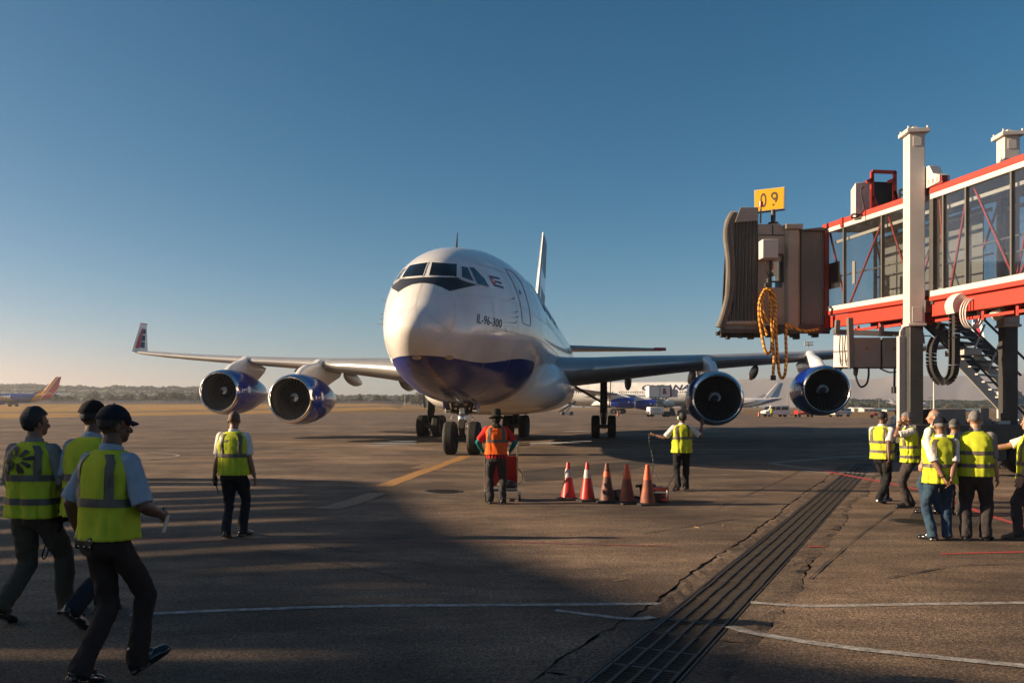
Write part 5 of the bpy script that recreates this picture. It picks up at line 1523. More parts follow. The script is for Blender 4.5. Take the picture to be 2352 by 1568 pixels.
PCOUNT = 0
def person(label, px, py, h, face, feet, hands, vox=0.009, skin=SK_M, trousers=T_BLACK, shirt=C_WHITE, vest=V_YEL, head_yaw=0.0, head_pitch=0.0, head_roll=0.0,
           hair=('short', H_BLACK), cap=None, shoe=L_BLACK, lean=0.0, twist=0.0, sway=0.0, bands='single', girth=1.0, leg_wide=1.0, group='ground crew in high visibility vests',
           sleeve=True, poles=((0.25, -1, -.5), (-0.25, -1, -.5)), pelvis=None, loc=None, finger=('relax', 'relax'), sleeve_len=0.62, forearm=None, watch=None, long_vest=0.0, band_z=None):
    """face: heading of the person, 0 = straight away from the camera, positive turns to the right.
    feet: ((side, forward, lift, toe_angle, pitch), ...) left and right; hands: targets (right, forward, up) in person space at h = 1.75"""
    global PCOUNT; PCOUNT += 1
    seed = PCOUNT * 3.7
    k = h / 1.75
    base = loc if loc is not None else gp(px, py)
    t = thing('person', label, 'person', base, -face, group)
    V = lambda x, y, z: Vector((x * k, y * k, z * k))
    # pelvis height from the longer reaching leg
    th, sh = 0.435 * k, 0.425 * k
    pz = 0.915 * k; py_ = sum(f[1] for f in feet) / 2 * k
    if pelvis: py_ = pelvis * k
    ank = []
    for sd, f in zip((-1, 1), feet):
        pitch = f[4]
        heel = V(f[0], f[1], 0.0); heel.z = f[2] * k
        ank.append(heel + Vector((0, 0, 0.085 * k)) + Vector((0, 0.02 * k, 0)))
    for sd, a in zip((-1, 1), ank):
        dx = sd * 0.09 * k - a.x; dy = py_ - a.y
        r2 = ((th + sh) * 0.992) ** 2 - dx * dx - dy * dy
        pz = min(pz, a.z + sqrt(max(r2, 0.01)))
    P = Vector((sway * k, py_, pz))
    # torso frame
    R = Matrix.Rotation(-twist, 3, 'Z') @ Matrix.Rotation(-lean, 3, 'X')
    def T(x, y, z):          # torso space: z measured on the standing figure, pivot at the hips .915
        zz = z - 0.915; bend = Matrix.Rotation(-lean * min(1.3, max(0, zz / 0.35)), 3, 'X') if zz > 0 else Matrix.Identity(3)
        return P + Matrix.Rotation(-twist * min(1, max(0, zz / 0.4)), 3, 'Z') @ (bend @ Vector((x * k, y * k, zz * k)))
    neck0 = T(0, -0.012, 1.44); 
    RH = Matrix.Rotation(-(twist + head_yaw), 3, 'Z') @ Matrix.Rotation(-head_pitch, 3, 'X') @ Matrix.Rotation(head_roll, 3, 'Y')
    hb = T(0, 0.012, 1.555)
    def Hd(x, y, z): return hb + RH @ Vector((x * k, y * k, z * k))   # head space, origin at the base of the skull
    # ---------------- body: head, neck, torso core, arms, hands: one surface
    b = MB()
    capsule(b, neck0, Hd(0, .0, .03), .066 * k, .060 * k)
    b.ell(Hd(0, -.008, .108), (.078 * k, .098 * k, .098 * k), R=RH)
    b.ell(Hd(0, .030, .045), (.061 * k, .068 * k, .078 * k), R=RH)
    b.ell(Hd(0, .066, .005), (.036 * k, .030 * k, .030 * k), R=RH)          # chin
    b.ell(Hd(0, .082, .095), (.050 * k, .018 * k, .018 * k), R=RH)          # brow
    capsule(b, Hd(0, .092, .088), Hd(0, .112, .052), .010 * k, .016 * k)    # nose
    b.ell(Hd(0, .092, .026), (.024 * k, .012 * k, .010 * k), R=RH)          # lips
    for s_ in (-1, 1):
        b.ell(Hd(s_ * .044, .066, .060), (.022 * k, .022 * k, .020 * k), R=RH)   # cheek
        b.ell(Hd(s_ * .082, -.008, .068), (.011 * k, .021 * k, .034 * k), R=RH @ Matrix.Rotation(s_ * .35, 3, 'Z'))  # ear
    b.ell(T(0, 0, 1.30), (.15 * k, .095 * k, .17 * k), R=R); b.ell(T(0, 0, 1.05), (.13 * k, .09 * k, .17 * k), R=R); b.ell(T(0, 0, .93), (.13 * k, .09 * k, .10 * k), R=R)
    arms = []
    for i, s_ in enumerate((-1, 1)):
        S = T(s_ * .178, -.005, 1.40)
        hx, hy, hz = hands[i]
        Hh = P + Vector((hx * k, (hy) * k, (hz - .915) * k))
        pole = Vector(poles[i]); 
        E_, W = two_bone(S, Hh, .295 * k, .255 * k, pole)
        arms.append((S, E_, W))
        capsule(b, T(s_ * .10, -.005, 1.39), S, .055 * k, .056 * k)
        capsule(b, S, E_, .052 * k, .040 * k); capsule(b, E_, E_.lerp(W, .35), .041 * k, .042 * k); capsule(b, E_.lerp(W, .35), W, .042 * k, .027 * k)
        d = (W - E_).normalized()
        # palm frame: d along the hand, n out of the back of the hand
        out = Vector((s_, 0.15, 0)); n = (out - d * out.dot(d)).normalized(); c = d.cross(n) * s_
        if finger[i] == 'up': n, c = c, -n
        # c: towards the thumb side (forward for a hanging arm)
        if c.y < 0: c = -c
        capsule(b, W, W + d * .035 * k, .028 * k, .031 * k, sq=.62, side=c)
        pc = W + d * .055 * k
        Rp = Matrix((c, n, d)).transposed()
        b.ell(pc, (.040 * k, .017 * k, .052 * k), R=Rp)
        for q in range(4):
            off = (q - 1.5) * .0205
            root = W + d * (.085 - .004 * abs(q - 1)) * k + c * (-off) * k
            ln = (.072, .080, .075, .058)[q] * k
            style = finger[i]
            if style == 'fist': bnd = (1.1, 2.4)
            elif style == 'point': bnd = (0.05, 0.1) if q == 0 else (1.1, 2.4)
            elif style in ('flat', 'up'): bnd = (.05, .12)
            else: bnd = (.30 + .07 * q, .75 + .08 * q)
            nn = -n
            d1 = (d * cos(bnd[0]) + nn * sin(bnd[0])); d2 = (d * cos(bnd[1]) + nn * sin(bnd[1]))
            sp_ = c * (-off * 1.2) if style in ('flat', 'up', 'relax') else Vector((0, 0, 0))
            m1 = root + (d1 + sp_ * 2) * ln * .52; m2 = m1 + (d2 + sp_ * 2) * ln * .48
            capsule(b, root - d * .02 * k, m1, .0098 * k, .0092 * k, 8); capsule(b, m1, m2, .0092 * k, .0078 * k, 8)
        tr = W + d * .025 * k + c * .022 * k
        t1 = tr + (d * .7 + c * .65 - n * .25).normalized() * .042 * k
        t2 = t1 + (d * .95 + c * .18 - n * .35).normalized() * .032 * k
        capsule(b, tr, t1, .0135 * k, .0115 * k, 8); capsule(b, t1, t2, .0115 * k, .009 * k, 8)
    rm_build(b, 'body', skin, t, vox * 0.85, 2, .45)
    for s_ in (-1, 1):
        b = MB(); b.ell(Hd(s_ * .031, .079, .073), (.0125 * k, .0125 * k, .0105 * k), 12, 8); o = b.build('eye', [E_WHITE], t, smooth=180)
        b2 = MB(); b2.ell(Hd(s_ * .031, .0865, .073), (.0062 * k, .0062 * k, .0062 * k), 8, 6); b2.build('pupil', H_BLACK, o, smooth=180)
    # ---------------- hair / headgear
    def shell(rx, ry, rz, cz, keep, m, name, nz=.004, cy=-.010):
        b = MB(); N1, N2 = 28, 18; vs = []; 
        for i in range(N2 + 1):
            ph = pi * i / N2
            for j in range(N1):
                a = 2 * pi * j / N1
                p = Vector((rx * sin(ph) * sin(a), ry * sin(ph) * cos(a), rz * cos(ph)))
                p *= 1 + nz / .09 * noise.noise(p * 38 + Vector((seed, 0, 0)))
                vs.append(p)
        fs = []
        for i in range(N2):
            for j in range(N1):
                idx = (i * N1 + j, i * N1 + (j + 1) % N1, (i + 1) * N1 + (j + 1) % N1, (i + 1) * N1 + j)
                ce = sum((vs[q] for q in idx), Vector()) / 4
                if keep(ce): fs.append(idx)
        b.add([Hd(p.x, p.y + cy, p.z + cz) for p in vs], fs)
        o = b.build(name, m, t, smooth=180)
        so = o.modifiers.new('solid', 'SOLIDIFY'); so.thickness = .006 * k; so.offset = -1
        return o
    if hair:
        st, hm = hair
        if st == 'short': shell(.0835, .1045, .105, .108, lambda c: c.z > (-.055 if c.y < -.03 else (-.02 if c.y < .02 else .036)) and c.y < .088, hm, 'hair', .004)
        elif st == 'thick': shell(.092, .112, .116, .106, lambda c: c.z > (-.085 if c.y < -.03 else (-.035 if c.y < .02 else .034)) and c.y < .10, hm, 'hair', .006)
        elif st == 'crop': shell(.0795, .1000, .1005, .108, lambda c: c.z > (-.05 if c.y < -.03 else (-.01 if c.y < .02 else .042)) and c.y < .085, hm, 'hair', .002)
        elif st == 'fringe': shell(.0815, .1025, .101, .106, lambda c: (-.055 if c.y < -.03 else -.02) < c.z < .048 and c.y < .03, hm, 'hair', .004)
    if cap:
        kind, cm = cap
        if kind == 'cap':
            o = shell(.091, .113, .110, .112, lambda c: c.z > .010, cm, 'cap', .0015, -.006)
            b = MB(); rings = []
            for i in range(5):
                f = i / 4; row_ = []
                for j in range(13):
                    a = -1.15 + 2.3 * j / 12
                    row_.append(Hd((.091 + .004 * f) * sin(a) * (1 - .10 * f), .088 * cos(a) + .010 + .064 * f * cos(a * .7), .126 - .022 * f - .030 * (sin(a) ** 2) * (.4 + f * .5)))
                rings.append(row_)
            b.loft(rings, cap=False, wrap=False); br = b.build('brim', cm, o, smooth=180)
            so = br.modifiers.new('solid', 'SOLIDIFY'); so.thickness = .005 * k
            b = MB(); b.ell(Hd(0, -.006, .223), (.008 * k, .008 * k, .006 * k), 8, 6); b.build('button', cm, o)
            b = MB(); rings = []
            for zz in (.119, .138):
                rings.append([Hd(.0925 * sin(2 * pi * j / 24), -.006 + .1145 * cos(2 * pi * j / 24), zz) for j in range(24)])
            b.loft(rings, cap=False); b.build('cap_band', cm, o, smooth=180)
        elif kind == 'hat':
            b = MB(); rings = []
            for rr_, zz in ((.165, .080), (.150, .092), (.120, .100), (.098, .108), (.096, .14), (.092, .20), (.084, .236), (.06, .246), (.02, .242)):
                rings.append([Hd(rr_ * .92 * sin(2 * pi * j / 32), -.008 + rr_ * 1.04 * cos(2 * pi * j / 32), zz - .02 * abs(sin(2 * pi * j / 32)) ** 2 * (rr_ > .13) - (.018 * (cos(2 * pi * j / 32) > .9) if zz > .23 else 0)) for j in range(32)])
            b.loft(rings, cap=False); o = b.build('hat', cm, t, smooth=60)
            so = o.modifiers.new('solid', 'SOLIDIFY'); so.thickness = .005 * k
            b = MB(); 
            b.ell(Hd(0, -.055, .035), (.088 * k, .075 * k, .085 * k), R=RH); b.ell(T(0, -.06, 1.455), (.10 * k, .07 * k, .065 * k), R=R); b.ell(T(.02, -.075, 1.42), (.07 * k, .05 * k, .05 * k), R=R)
            rm_build(b, 'neck_scarf', cm, t, .012, 2, .4, (.010, 22, .6, seed))
        elif kind == 'helmet':
            shell(.098, .122, .118, .106, lambda c: c.z > -.002, cm, 'helmet', 0.0)
        elif kind == 'muffs':
            for s_ in (-1, 1):
                b = MB(); b.ell(Hd(s_ * .098, -.006, .070), (.026 * k, .036 * k, .048 * k), R=RH); b.build('ear_muff', mat('pale_green_shell', (.32, .38, .30), rough=.4), t, smooth=180)
            b = MB(); b.tube([Hd(.105 * cos(a * pi / 12), -.006, .075 + .150 * sin(a * pi / 12)) for a in range(13)], .009 * k, 8); b.build('headband', K_BLACK, t)
    # ---------------- shirt: sleeves, collar, trunk
    b = MB(); g = girth
    for i, s_ in enumerate((-1, 1)):
        S, E_, W = arms[i]
        q = S.lerp(E_, sleeve_len / .62 * .80)
        capsule(b, T(s_ * .09, -.004, 1.40), S, .068 * k, .070 * k)
        capsule(b, S, q, .071 * k * g, .069 * k, flat1=True)
    for a in range(16):
        an = 2 * pi * a / 16
        pass
    capsule(b, T(0, -.012, 1.41), T(0, .006, 1.512), .084 * k, .073 * k, flat1=True)
    b.ell(T(0, 0, 1.28), (.172 * k * g, .118 * k * g, .20 * k), R=R); b.ell(T(0, .0, 1.02), (.155 * k * g, .112 * k * g, .20 * k), R=R)
    rm_build(b, 'shirt', shirt, t, vox * 1.15, 2, .4, (.006, 16, .5, seed))
    if forearm:
        b = MB()
        for i in (0, 1):
            S, E_, W = arms[i]
            capsule(b, S.lerp(E_, .7), E_, .047 * k, .046 * k); capsule(b, E_, E_.lerp(W, .35), .046 * k, .046 * k); capsule(b, E_.lerp(W, .35), W.lerp(E_, .04), .046 * k, .032 * k)
        rm_build(b, 'arm_sleeve', forearm, t, vox, 2, .4, (.004, 30, 1, seed))
    # ---------------- vest
    if vest:
        lv = [.775 - long_vest, max(.90, .81 - long_vest), max(1.02, .86 - long_vest), 1.16, 1.28, 1.36, 1.412, 1.442, 1.462, 1.476]
        fa = pchip(lv, [.203 * g, .200 * g, .197 * g, .202 * g, .206 * g, .205, .190, .155, .118, .090]); fb_ = pchip(lv, [.160 * g, .152 * g, .146 * g, .145 * g, .142 * g, .130, .112, .098, .088, .080])
        fy = pchip(lv, [.004, .004, .006, .006, .0, -.006, -.010, -.010, -.008, -.004])
        zlo = lv[0]
        def VS(a, z, off=0.0):
            zz = max(zlo, z); ex = 2 / 2.5
            ca, sa = cos(a), sin(a)
            x = math.copysign(abs(ca) ** ex, ca); y = math.copysign(abs(sa) ** ex, sa)
            fold = (.017 * noise.noise(Vector((ca * 3.2 + seed, sa * 3.2, z * 1.1))) + .013 * noise.noise(Vector((ca * 8 + seed, sa * 8, z * 1.5)))) * sm(1.47, 1.22, z) * (1 + .7 * sm(1.0, .78, z))
            wr = .013 * noise.noise(Vector((ca * 4 + z * 9, sa * 4 + seed, z * 9))) * sm(1.45, 1.3, z)
            r_ = 1 + (fold + wr) / .16
            return T((fa(zz) * r_ + off) * x, fy(zz) + (fb_(zz) * r_ + off) * y, zz)
        zs = [lerp(zlo, 1.36, i / 26) for i in range(27)] + [1.38, 1.40, 1.415, 1.425, 1.437, 1.448, 1.458, 1.468, 1.476]
        NA = 64
        b = MB(); b.loft([[VS(2 * pi * j / NA, z) for j in range(NA)] for z in zs], cap=False)
        vo = b.build('vest', vest, t, smooth=180)
        so = vo.modifiers.new('solid', 'SOLIDIFY'); so.thickness = .006; so.offset = 1
        BW = .052
        hz = band_z if band_z else ([1.02] if bands == 'single' else [1.06, .90])
        if bands in ('single', 'double', 'horiz'):
            for z in hz:
                b = MB(); b.loft([[VS(2 * pi * j / NA, zz, .0135) for j in range(NA)] for zz in (z - BW / 2, z, z + BW / 2)], cap=False); b.build('reflective_band', V_BAND, vo, smooth=180)
        if bands in ('single', 'double', 'vert'):
            zt_ = hz[0] + BW / 2
            for sx in (-1, 1):
                for sy in (-1, 1):
                    b = MB(); rows2 = []
                    n_ = 36
                    for i in range(n_ + 1):
                        z = lerp(zt_, 1.452, i / n_); row_ = []
                        a_ = fa(z)
                        for j in range(7):
                            xx = .128 + (j / 6 - .5) * BW
                            if z > 1.40: xx -= .04 * sm(1.395, 1.46, z)
                            f = min(.985, xx / a_); an = math.acos(f ** (2.5 / 2))
                            a = an if sy > 0 else -an
                            if sx < 0: a = pi - a
                            row_.append(VS(a, z, .0135))
                        rows2.append(row_)
                    b.loft(rows2, cap=False, wrap=False); b.build('reflective_band', V_BAND, vo, smooth=180)
        t['vs'] = 0
        person.VS = VS; person.vo = vo; person.fa = fa
        del t['vs']
    # ---------------- trousers
    b = MB(); lw = leg_wide
    b.ell(P + Vector((0, 0, -.005 * k)), (.168 * k * g, .122 * k * g, .125 * k)); b.ell(P + Vector((0, -.02 * k, -.05 * k)), (.150 * k * g, .118 * k * g, .10 * k))
    capsule(b, P + Vector((0, 0, -.02 * k)), P + Vector((0, 0, .15 * k)), .135 * k * g, .145 * k * g, flat1=True, sq=.80, side=(1, 0, 0))
    legs = []
    for i, s_ in enumerate((-1, 1)):
        f = feet[i]; hp = P + Vector((s_ * .088 * k, 0, -.02 * k))
        ta = f[3]
        fd = Vector((sin(ta), cos(ta), 0))
        kn, an = two_bone(hp, ank[i], th, sh, Vector((fd.x * .6 + s_ * .05, 1, .15)))
        legs.append((hp, kn, an, fd))
        capsule(b, hp, hp.lerp(kn, .5), .098 * k * lw * g, .088 * k * lw * g); capsule(b, hp.lerp(kn, .5), kn, .088 * k * lw * g, .071 * k * lw)
        capsule(b, kn, kn.lerp(an, .35), .071 * k * lw, .070 * k * lw)
        lo = an + (an - kn).normalized() * .045 * k
        capsule(b, kn.lerp(an, .35), lo, .070 * k * lw, .071 * k * lw, flat1=True)
        back = (an - kn).normalized()
        b.ell(lo - back * .03 * k + fd * .02 * k, (.062 * k * lw, .076 * k * lw, .042 * k), R=Matrix.Rotation(-ta, 3, 'Z'))
    rm_build(b, 'trousers', trousers, t, vox * 1.3, 3, .5, (.016, 9, .75, seed))
    # ---------------- shoes
    for i, s_ in enumerate((-1, 1)):
        hp, kn, an, fd = legs[i]; f = feet[i]
        Rs = Matrix.Rotation(-f[3], 3, 'Z') @ Matrix.Rotation(f[4], 3, 'X')
        A = an
        def Sh(x, y, z): return A + Rs @ Vector((x * k, y * k, z * k))
        b = MB()
        b.ell(Sh(0, .105, -.048), (.047 * k, .115 * k, .038 * k), R=Rs); b.ell(Sh(0, -.022, -.035), (.038 * k, .055 * k, .045 * k), R=Rs); b.ell(Sh(s_ * .006, .165, -.055), (.048 * k, .06 * k, .028 * k), R=Rs)
        capsule(b, Sh(0, .0, -.03), Sh(0, -.0, .055), .044 * k, .044 * k); b.ell(Sh(0, .06, -.015), (.036 * k, .065 * k, .038 * k), R=Rs)
        b.box(Sh(0, .085, -.076), (.078 * k, .20 * k, .018 * k), Rs); b.box(Sh(0, -.035, -.072), (.066 * k, .07 * k, .026 * k), Rs); b.ell(Sh(0, .165, -.076), (.042 * k, .062 * k, .010 * k), R=Rs)
        rm_build(b, 'shoe', shoe, t, vox * .8, 2, .4)
    if watch is not None:
        S, E_, W = arms[watch]; d = (W - E_).normalized(); c = W - d * .02 * k
        u = d.cross(Vector((0, 0, 1))).normalized(); w_ = d.cross(u)
        b = MB(); b.tube([c + (u * cos(a * pi / 8) + w_ * sin(a * pi / 8)) * .031 * k for a in range(16)], .0075 * k, 6, closed=True)
        b.ell(c + w_ * -.034 * k, (.017 * k, .017 * k, .010 * k), 10, 6); b.build('wristwatch', K_BLACK if watch == 0 else m_steel, t)
    t_arms = {'arms': arms, 'T': T, 'P': P, 'k': k, 'Hd': Hd, 'legs': legs}
    return t, t_arms
def to_world(t, p): return t.location + t.rotation_euler.to_matrix() @ p

# ---- three men walking in from the left (dark in the shade of the added screen)
pa, ia = person('man with thick black hair in a yellow vest printed with a dark sunburst', 93, 1416, 1.83, 0.22, ((-.10, -.34, .07, .0, -.55), (.11, .16, .0, .15, 0)),
                ((-.16, .28, 1.10), (.20, .27, 1.12)), vox=.0075, skin=SK_M, trousers=T_KHAKI, shirt=C_GREY, hair=('thick', H_BLACK), head_yaw=.42, bands='double', band_z=[1.19, 1.0], lean=.02, long_vest=-0.09, leg_wide=1.08, finger=('fist', 'relax'), sleeve_len=.74, poles=((-.6, -1, -.5), (.6, -1, -.5)))
# sunburst print on the back
VS, vo = person.VS, person.vo
b = MB()
for kx in range(8):
    a = kx * pi / 4 + .2; c0, c1x = .028, .095 if kx % 2 else .108
    pts = []
    for r_, w_ in ((c0, .008), (c1x * .8, .018), (c1x, .014)):
        for sd in (-1, 1):
            du = r_ * cos(a) + sd * w_ * -sin(a) - .022; dz = r_ * sin(a) + sd * w_ * cos(a)
            pts.append(VS(-pi / 2 + du / .19, 1.335 + dz, .020))
    b.add(pts, [(0, 1, 3, 2), (2, 3, 5, 4)])
b.build('sunburst_print', m_black, vo, smooth=0)
b = MB(); ia_T = ia['T']
b.tube(catmull([ia_T(.17, .06, .93), ia_T(.23, .05, .88), ia_T(.235, .04, .80), ia_T(.20, .05, .74)], 6), .012, 6); b.build('key_strap', K_BLACK, pa)

pb, ib = person('man in a black cap and yellow vest seen between the other two walkers', 208, 1428, 1.895, 0.30, ((-.12, .26, .0, .05, 0), (.09, -.30, .10, .25, -.75)),
                ((-.27, .10, .90), (.18, .28, 1.05)), vox=.0075, skin=SK_D, trousers=T_NAVY, shirt=C_BLUE, cap=('cap', K_BLACK), hair=('crop', H_BLACK), head_yaw=.35, bands='horiz', band_z=[1.17, 1.06], lean=.05, long_vest=-0.1, finger=('fist', 'relax'))
pc, ic = person('nearest man in a navy cap striding to the right with paper in his hand', 248, 1562, 1.82, 0.48, ((-.045, -.19, .03, .05, -.35), (.05, .17, .02, .35, .42)),
                ((-.30, .05, .90), (.19, .27, 1.05)), vox=.006, skin=SK_D, trousers=T_BROWN, shirt=C_BLUE, cap=('cap', K_NAVY), hair=('crop', H_BLACK), head_yaw=.32, head_pitch=.05, bands='single', band_z=[1.15], lean=.05, girth=.94, leg_wide=.97, long_vest=-0.14, finger=('relax', 'relax'), sleeve_len=.72, poles=((-.5, -1, -.3), (.7, -1, -.35)))
b = MB(); T_ = ic['T']
b.box(T_(-.02, -.128, .90), (.12, .05, .075)); b.box(T_(-.13, -.085, .90), (.07, .06, .10)); b.build('belt_pouch', L_BLACK, pc, bevel=.008)
b = MB()
for dx in (-.10, -.05, .0):
    for dz in (-.02, .02): b.ell(T_(dx + .03, -.156, .90 + dz), (.006, .005, .006), 8, 6)
b.build('belt_stud', m_steel, pc)
W = ic['arms'][1][2]; hd = (W - ic['arms'][1][1]).normalized()
wp = to_world(pc, W + hd * .09)
paper = thing('paper_slip', 'folded pale paper held in the nearest man\'s right hand', 'paper', wp)
b = MB(); b.box((0.0, 0, -.05), (.008, .07, .12), Matrix.Rotation(.25, 3, 'Y')); b.build('sheet', mat('paper', (.62, .55, .45), rough=.8), paper)
W = ib['arms'][0][2]; wp = to_world(pb, W + Vector((0, .02, -.06)))
bag = thing('hand_strap_case', 'small black case with a dangling strap held by the middle walker', 'case', wp)
b = MB(); b.box((-.02, -.02, .02), (.30, .09, .12), Matrix.Rotation(-.35, 3, 'Y')); b.build('case_body', K_BLACK, bag, bevel=.025)
b = MB(); b.tube(catmull([(-.15, -.02, -.02), (-.19, -.02, -.18), (-.24, -.02, -.34), (-.22, -.02, -.37), (-.19, -.02, -.30), (-.16, -.02, -.12)], 6), .006, 6); b.build('strap', K_BLACK, bag)

# ---- the man walking alone
pd, idd = person('bald headed man walking alone with a radio in his left hand', 536, 1234, 1.75, 0.10, ((-.08, -.10, .02, -.1, -.2), (.07, .14, .0, .3, 0)), ((-.29, .02, .86), (.285, .03, .85)), vox=.0085, skin=SK_M, trousers=T_BLACK, shirt=C_WHITE,
                 hair=('crop', mat('shaved_hair', (.10, .055, .038), rough=.7)), bands='single', band_z=[1.15], girth=1.06, long_vest=-0.1, head_pitch=.10, finger=('fist', 'relax'), sleeve_len=.66)
VS, vo = person.VS, person.vo
b = MB()
for u0, u1, z0_, z1_ in ((-.07, -.02, 1.335, 1.36), (-.045, .0, 1.36, 1.372), (.0, .05, 1.345, 1.352)):
    b.add([VS(-pi / 2 + u0 / .19, z0_, .009), VS(-pi / 2 + u1 / .19, z0_ + .004, .009), VS(-pi / 2 + u1 / .19, z1_, .009), VS(-pi / 2 + u0 / .19, z1_ - .006, .009)], [(0, 1, 2, 3)])
b.build('faded_print', V_BAND, vo, smooth=0)
W = idd['arms'][0][2]; wp = to_world(pd, W + Vector((0.0, .02, -.08)))
rad = thing('handheld_radio', 'black handheld radio with a stub aerial in the lone walker\'s hand', 'radio', wp)
b = MB(); b.box((0, .02, 0), (.05, .035, .14)); b.build('radio_body', K_BLACK, rad, bevel=.006)
b = MB(); b.tube([(.01, .02, -.06), (.05, .03, -.20)], [.009, .005], 8); b.build('aerial', K_BLACK, rad)

# ---- porter in orange with a trolley
pe, ie = person('person in a dark hat, orange vest and teal arm sleeves pushing a red trolley', 1140, 1157, 1.74, 0.03, ((-.12, .03, .0, -.15, 0), (.11, -.02, .0, .2, 0)), ((-.25, .17, .98), (.26, .17, .98)), vox=.0095, skin=SK_M, trousers=T_CHAR, shirt=C_REDSH, vest=V_ORG,
                cap=('hat', cloth('dark_olive_hat', (.022, .021, .015))), hair=None, bands='single', band_z=[1.19], forearm=C_TEAL, long_vest=-0.16, leg_wide=1.06, shoe=L_BLACK, sleeve_len=.66, poles=((-1, -.45, -.3), (1, -.45, -.3)), finger=('fist', 'fist'), head_pitch=.14, lean=.03)
VS, vo = person.VS, person.vo
tv_, tf_, _ = text_geo('PRO', bold=.01)
b = MB(); b.add([VS(-pi / 2 + (-.085 + .09 * p[0]) / .19, 1.372 + .022 * p[1], .009) for p in tv_], tf_); b.build('vest_lettering', K_BLACK, vo, smooth=0)
b = MB(); T_ = ie['T']
for kx in range(9):
    a0 = pi + kx * pi / 9; a1 = a0 + pi / 9 * .52
    rings = []
    for zz in (.865, .955):
        rings.append([T_(.198 * cos(lerp(a0, a1, j / 3)), .146 * sin(lerp(a0, a1, j / 3)), zz) for j in range(4)])
    b.loft(rings, cap=False, wrap=False)
b.build('red_shirt_hem', C_REDSH, pe, smooth=180)

# ---- the marshaller
pf, i_f = person('man wearing pale ear defenders and a yellow vest raising both hands', 1566, 1126, 1.70, 0.12, ((-.10, -.18, .05, .0, -.45), (.10, .12, .0, .25, 0)), ((-.60, .10, 1.24), (.44, .08, 1.45)), vox=.0095, skin=SK_D, trousers=T_BLACK,
                 cap=('muffs', None), hair=('thick', H_BLACK), bands='single', band_z=[1.18], girth=1.04, long_vest=-0.075, head_yaw=-.5, watch=0, poles=((-.2, -.3, -1), (.5, -.2, -1)), finger=('point', 'up'), sleeve_len=.70)
W = i_f['arms'][0][2]; wp = to_world(pf, W)
cord = thing('headset_lead', 'thin coiled black lead drooping from the marshaller to the ground', 'cord', gp(1540, 1092))
pts = catmull([wp + Vector((-.12, 0, .02)), wp + Vector((-.10, 0, -.28)), Vector((wp.x - .08, wp.y, .9)), Vector((wp.x - .02, wp.y, .5)), Vector((wp.x - .18, wp.y - .1, .03)), Vector((wp.x - .02, wp.y - .05, .36)), Vector((wp.x + .2, wp.y - .2, .06)), gp(1552, 1090) + Vector((0, 0, .12)), gp(1562, 1082) + Vector((0, 0, .35))], 14)
b = MB(); b.tube([p + Vector((.012 * sin(i * 2.1), .012 * cos(i * 2.1), 0)) for i, p in enumerate(pts)], .009, 5); b.build('lead', m_rubber, cord, world=True)

# ---- the group standing at the right
pg, ig = person('young man with black hair walking right at the left end of the group', 2028, 1153, 1.75, 0.95, ((-.08, .22, .0, .0, 0), (.09, -.30, .03, .0, -.25)), ((-.20, .22, 1.06), (.26, -.22, .86)), vox=.0085, skin=SK_D, trousers=T_BLACK, hair=('short', H_BLACK), bands='double', band_z=[1.18, 1.0], head_yaw=.20, head_pitch=.22, long_vest=-0.08, watch=0)
ph, ih = person('grey haired man in a yellow vest holding a hand to his cheek', 2092, 1165, 1.72, -1.35, ((-.09, .06, .0, -.25, 0), (.09, -.04, .0, .2, 0)), ((-.10, .20, 1.52), (.24, .02, .84)), vox=.0085, skin=SK_M, trousers=T_CHAR, hair=('short', H_GREY), bands='double', band_z=[1.12, 0.94], head_yaw=-.10, head_pitch=.18, long_vest=-0.06, lean=.04, poles=((-.6, .6, -.8), (.3, -1, -.3)), finger=('flat', 'relax'), watch=0)
pi_, ii = person('balding man in a yellow vest standing behind the man in the dark blue cap', 2148, 1180, 1.76, -.55, ((-.1, .05, .0, -.2, 0), (.1, -.04, .0, .2, 0)), ((-.24, .08, .86), (.24, .08, .86)), vox=.010, skin=SK_L, trousers=T_JEAN, hair=('fringe', H_GREY), bands='vert', head_yaw=-.55, girth=1.06)
pj, ij = person('man in blue jeans and a dark blue cap with his hands clasped behind his back', 2160, 1240, 1.67, 0.12, ((-.11, -.03, .0, -.75, 0), (.11, .02, .0, .25, 0)), ((-.03, -.19, .90), (.06, -.20, .86)), vox=.008, skin=SK_M, trousers=T_JEAN, cap=('cap', K_NAVY), hair=('crop', H_GREY), bands='single', band_z=[1.075], girth=1.04, long_vest=-0.045, head_pitch=.10, poles=((-1, -.25, .0), (1, -.25, .0)), watch=0, finger=('fist', 'relax'), sleeve_len=.78)
pk, ik = person('short man in a grey cap mostly hidden behind the jeans wearer', 2192, 1184, 1.60, 0.75, ((-.08, .05, .0, -.1, 0), (.08, -.04, .0, .2, 0)), ((-.22, .10, .84), (.24, .05, .84)), vox=.010, skin=SK_M, trousers=T_CHAR, shirt=C_GREY, vest=V_YEL, cap=('cap', K_GREY), hair=('crop', H_GREY), head_yaw=.2, bands='horiz')
pl_, il = person('tall grey cropped man in charcoal trousers and a yellow vest facing right', 2240, 1242, 1.765, 0.52, ((-.11, .0, .0, -.10, 0), (.12, .10, .0, .35, 0)), ((-.22, .10, .84), (.26, .10, .84)), vox=.008, skin=SK_L, trousers=T_CHAR, shirt=C_GREY, hair=('crop', H_GREY), bands='horiz', band_z=[1.19, 1.02], girth=1.06, head_yaw=.35, head_pitch=.06, long_vest=-0.1, sleeve_len=.74, leg_wide=1.1)
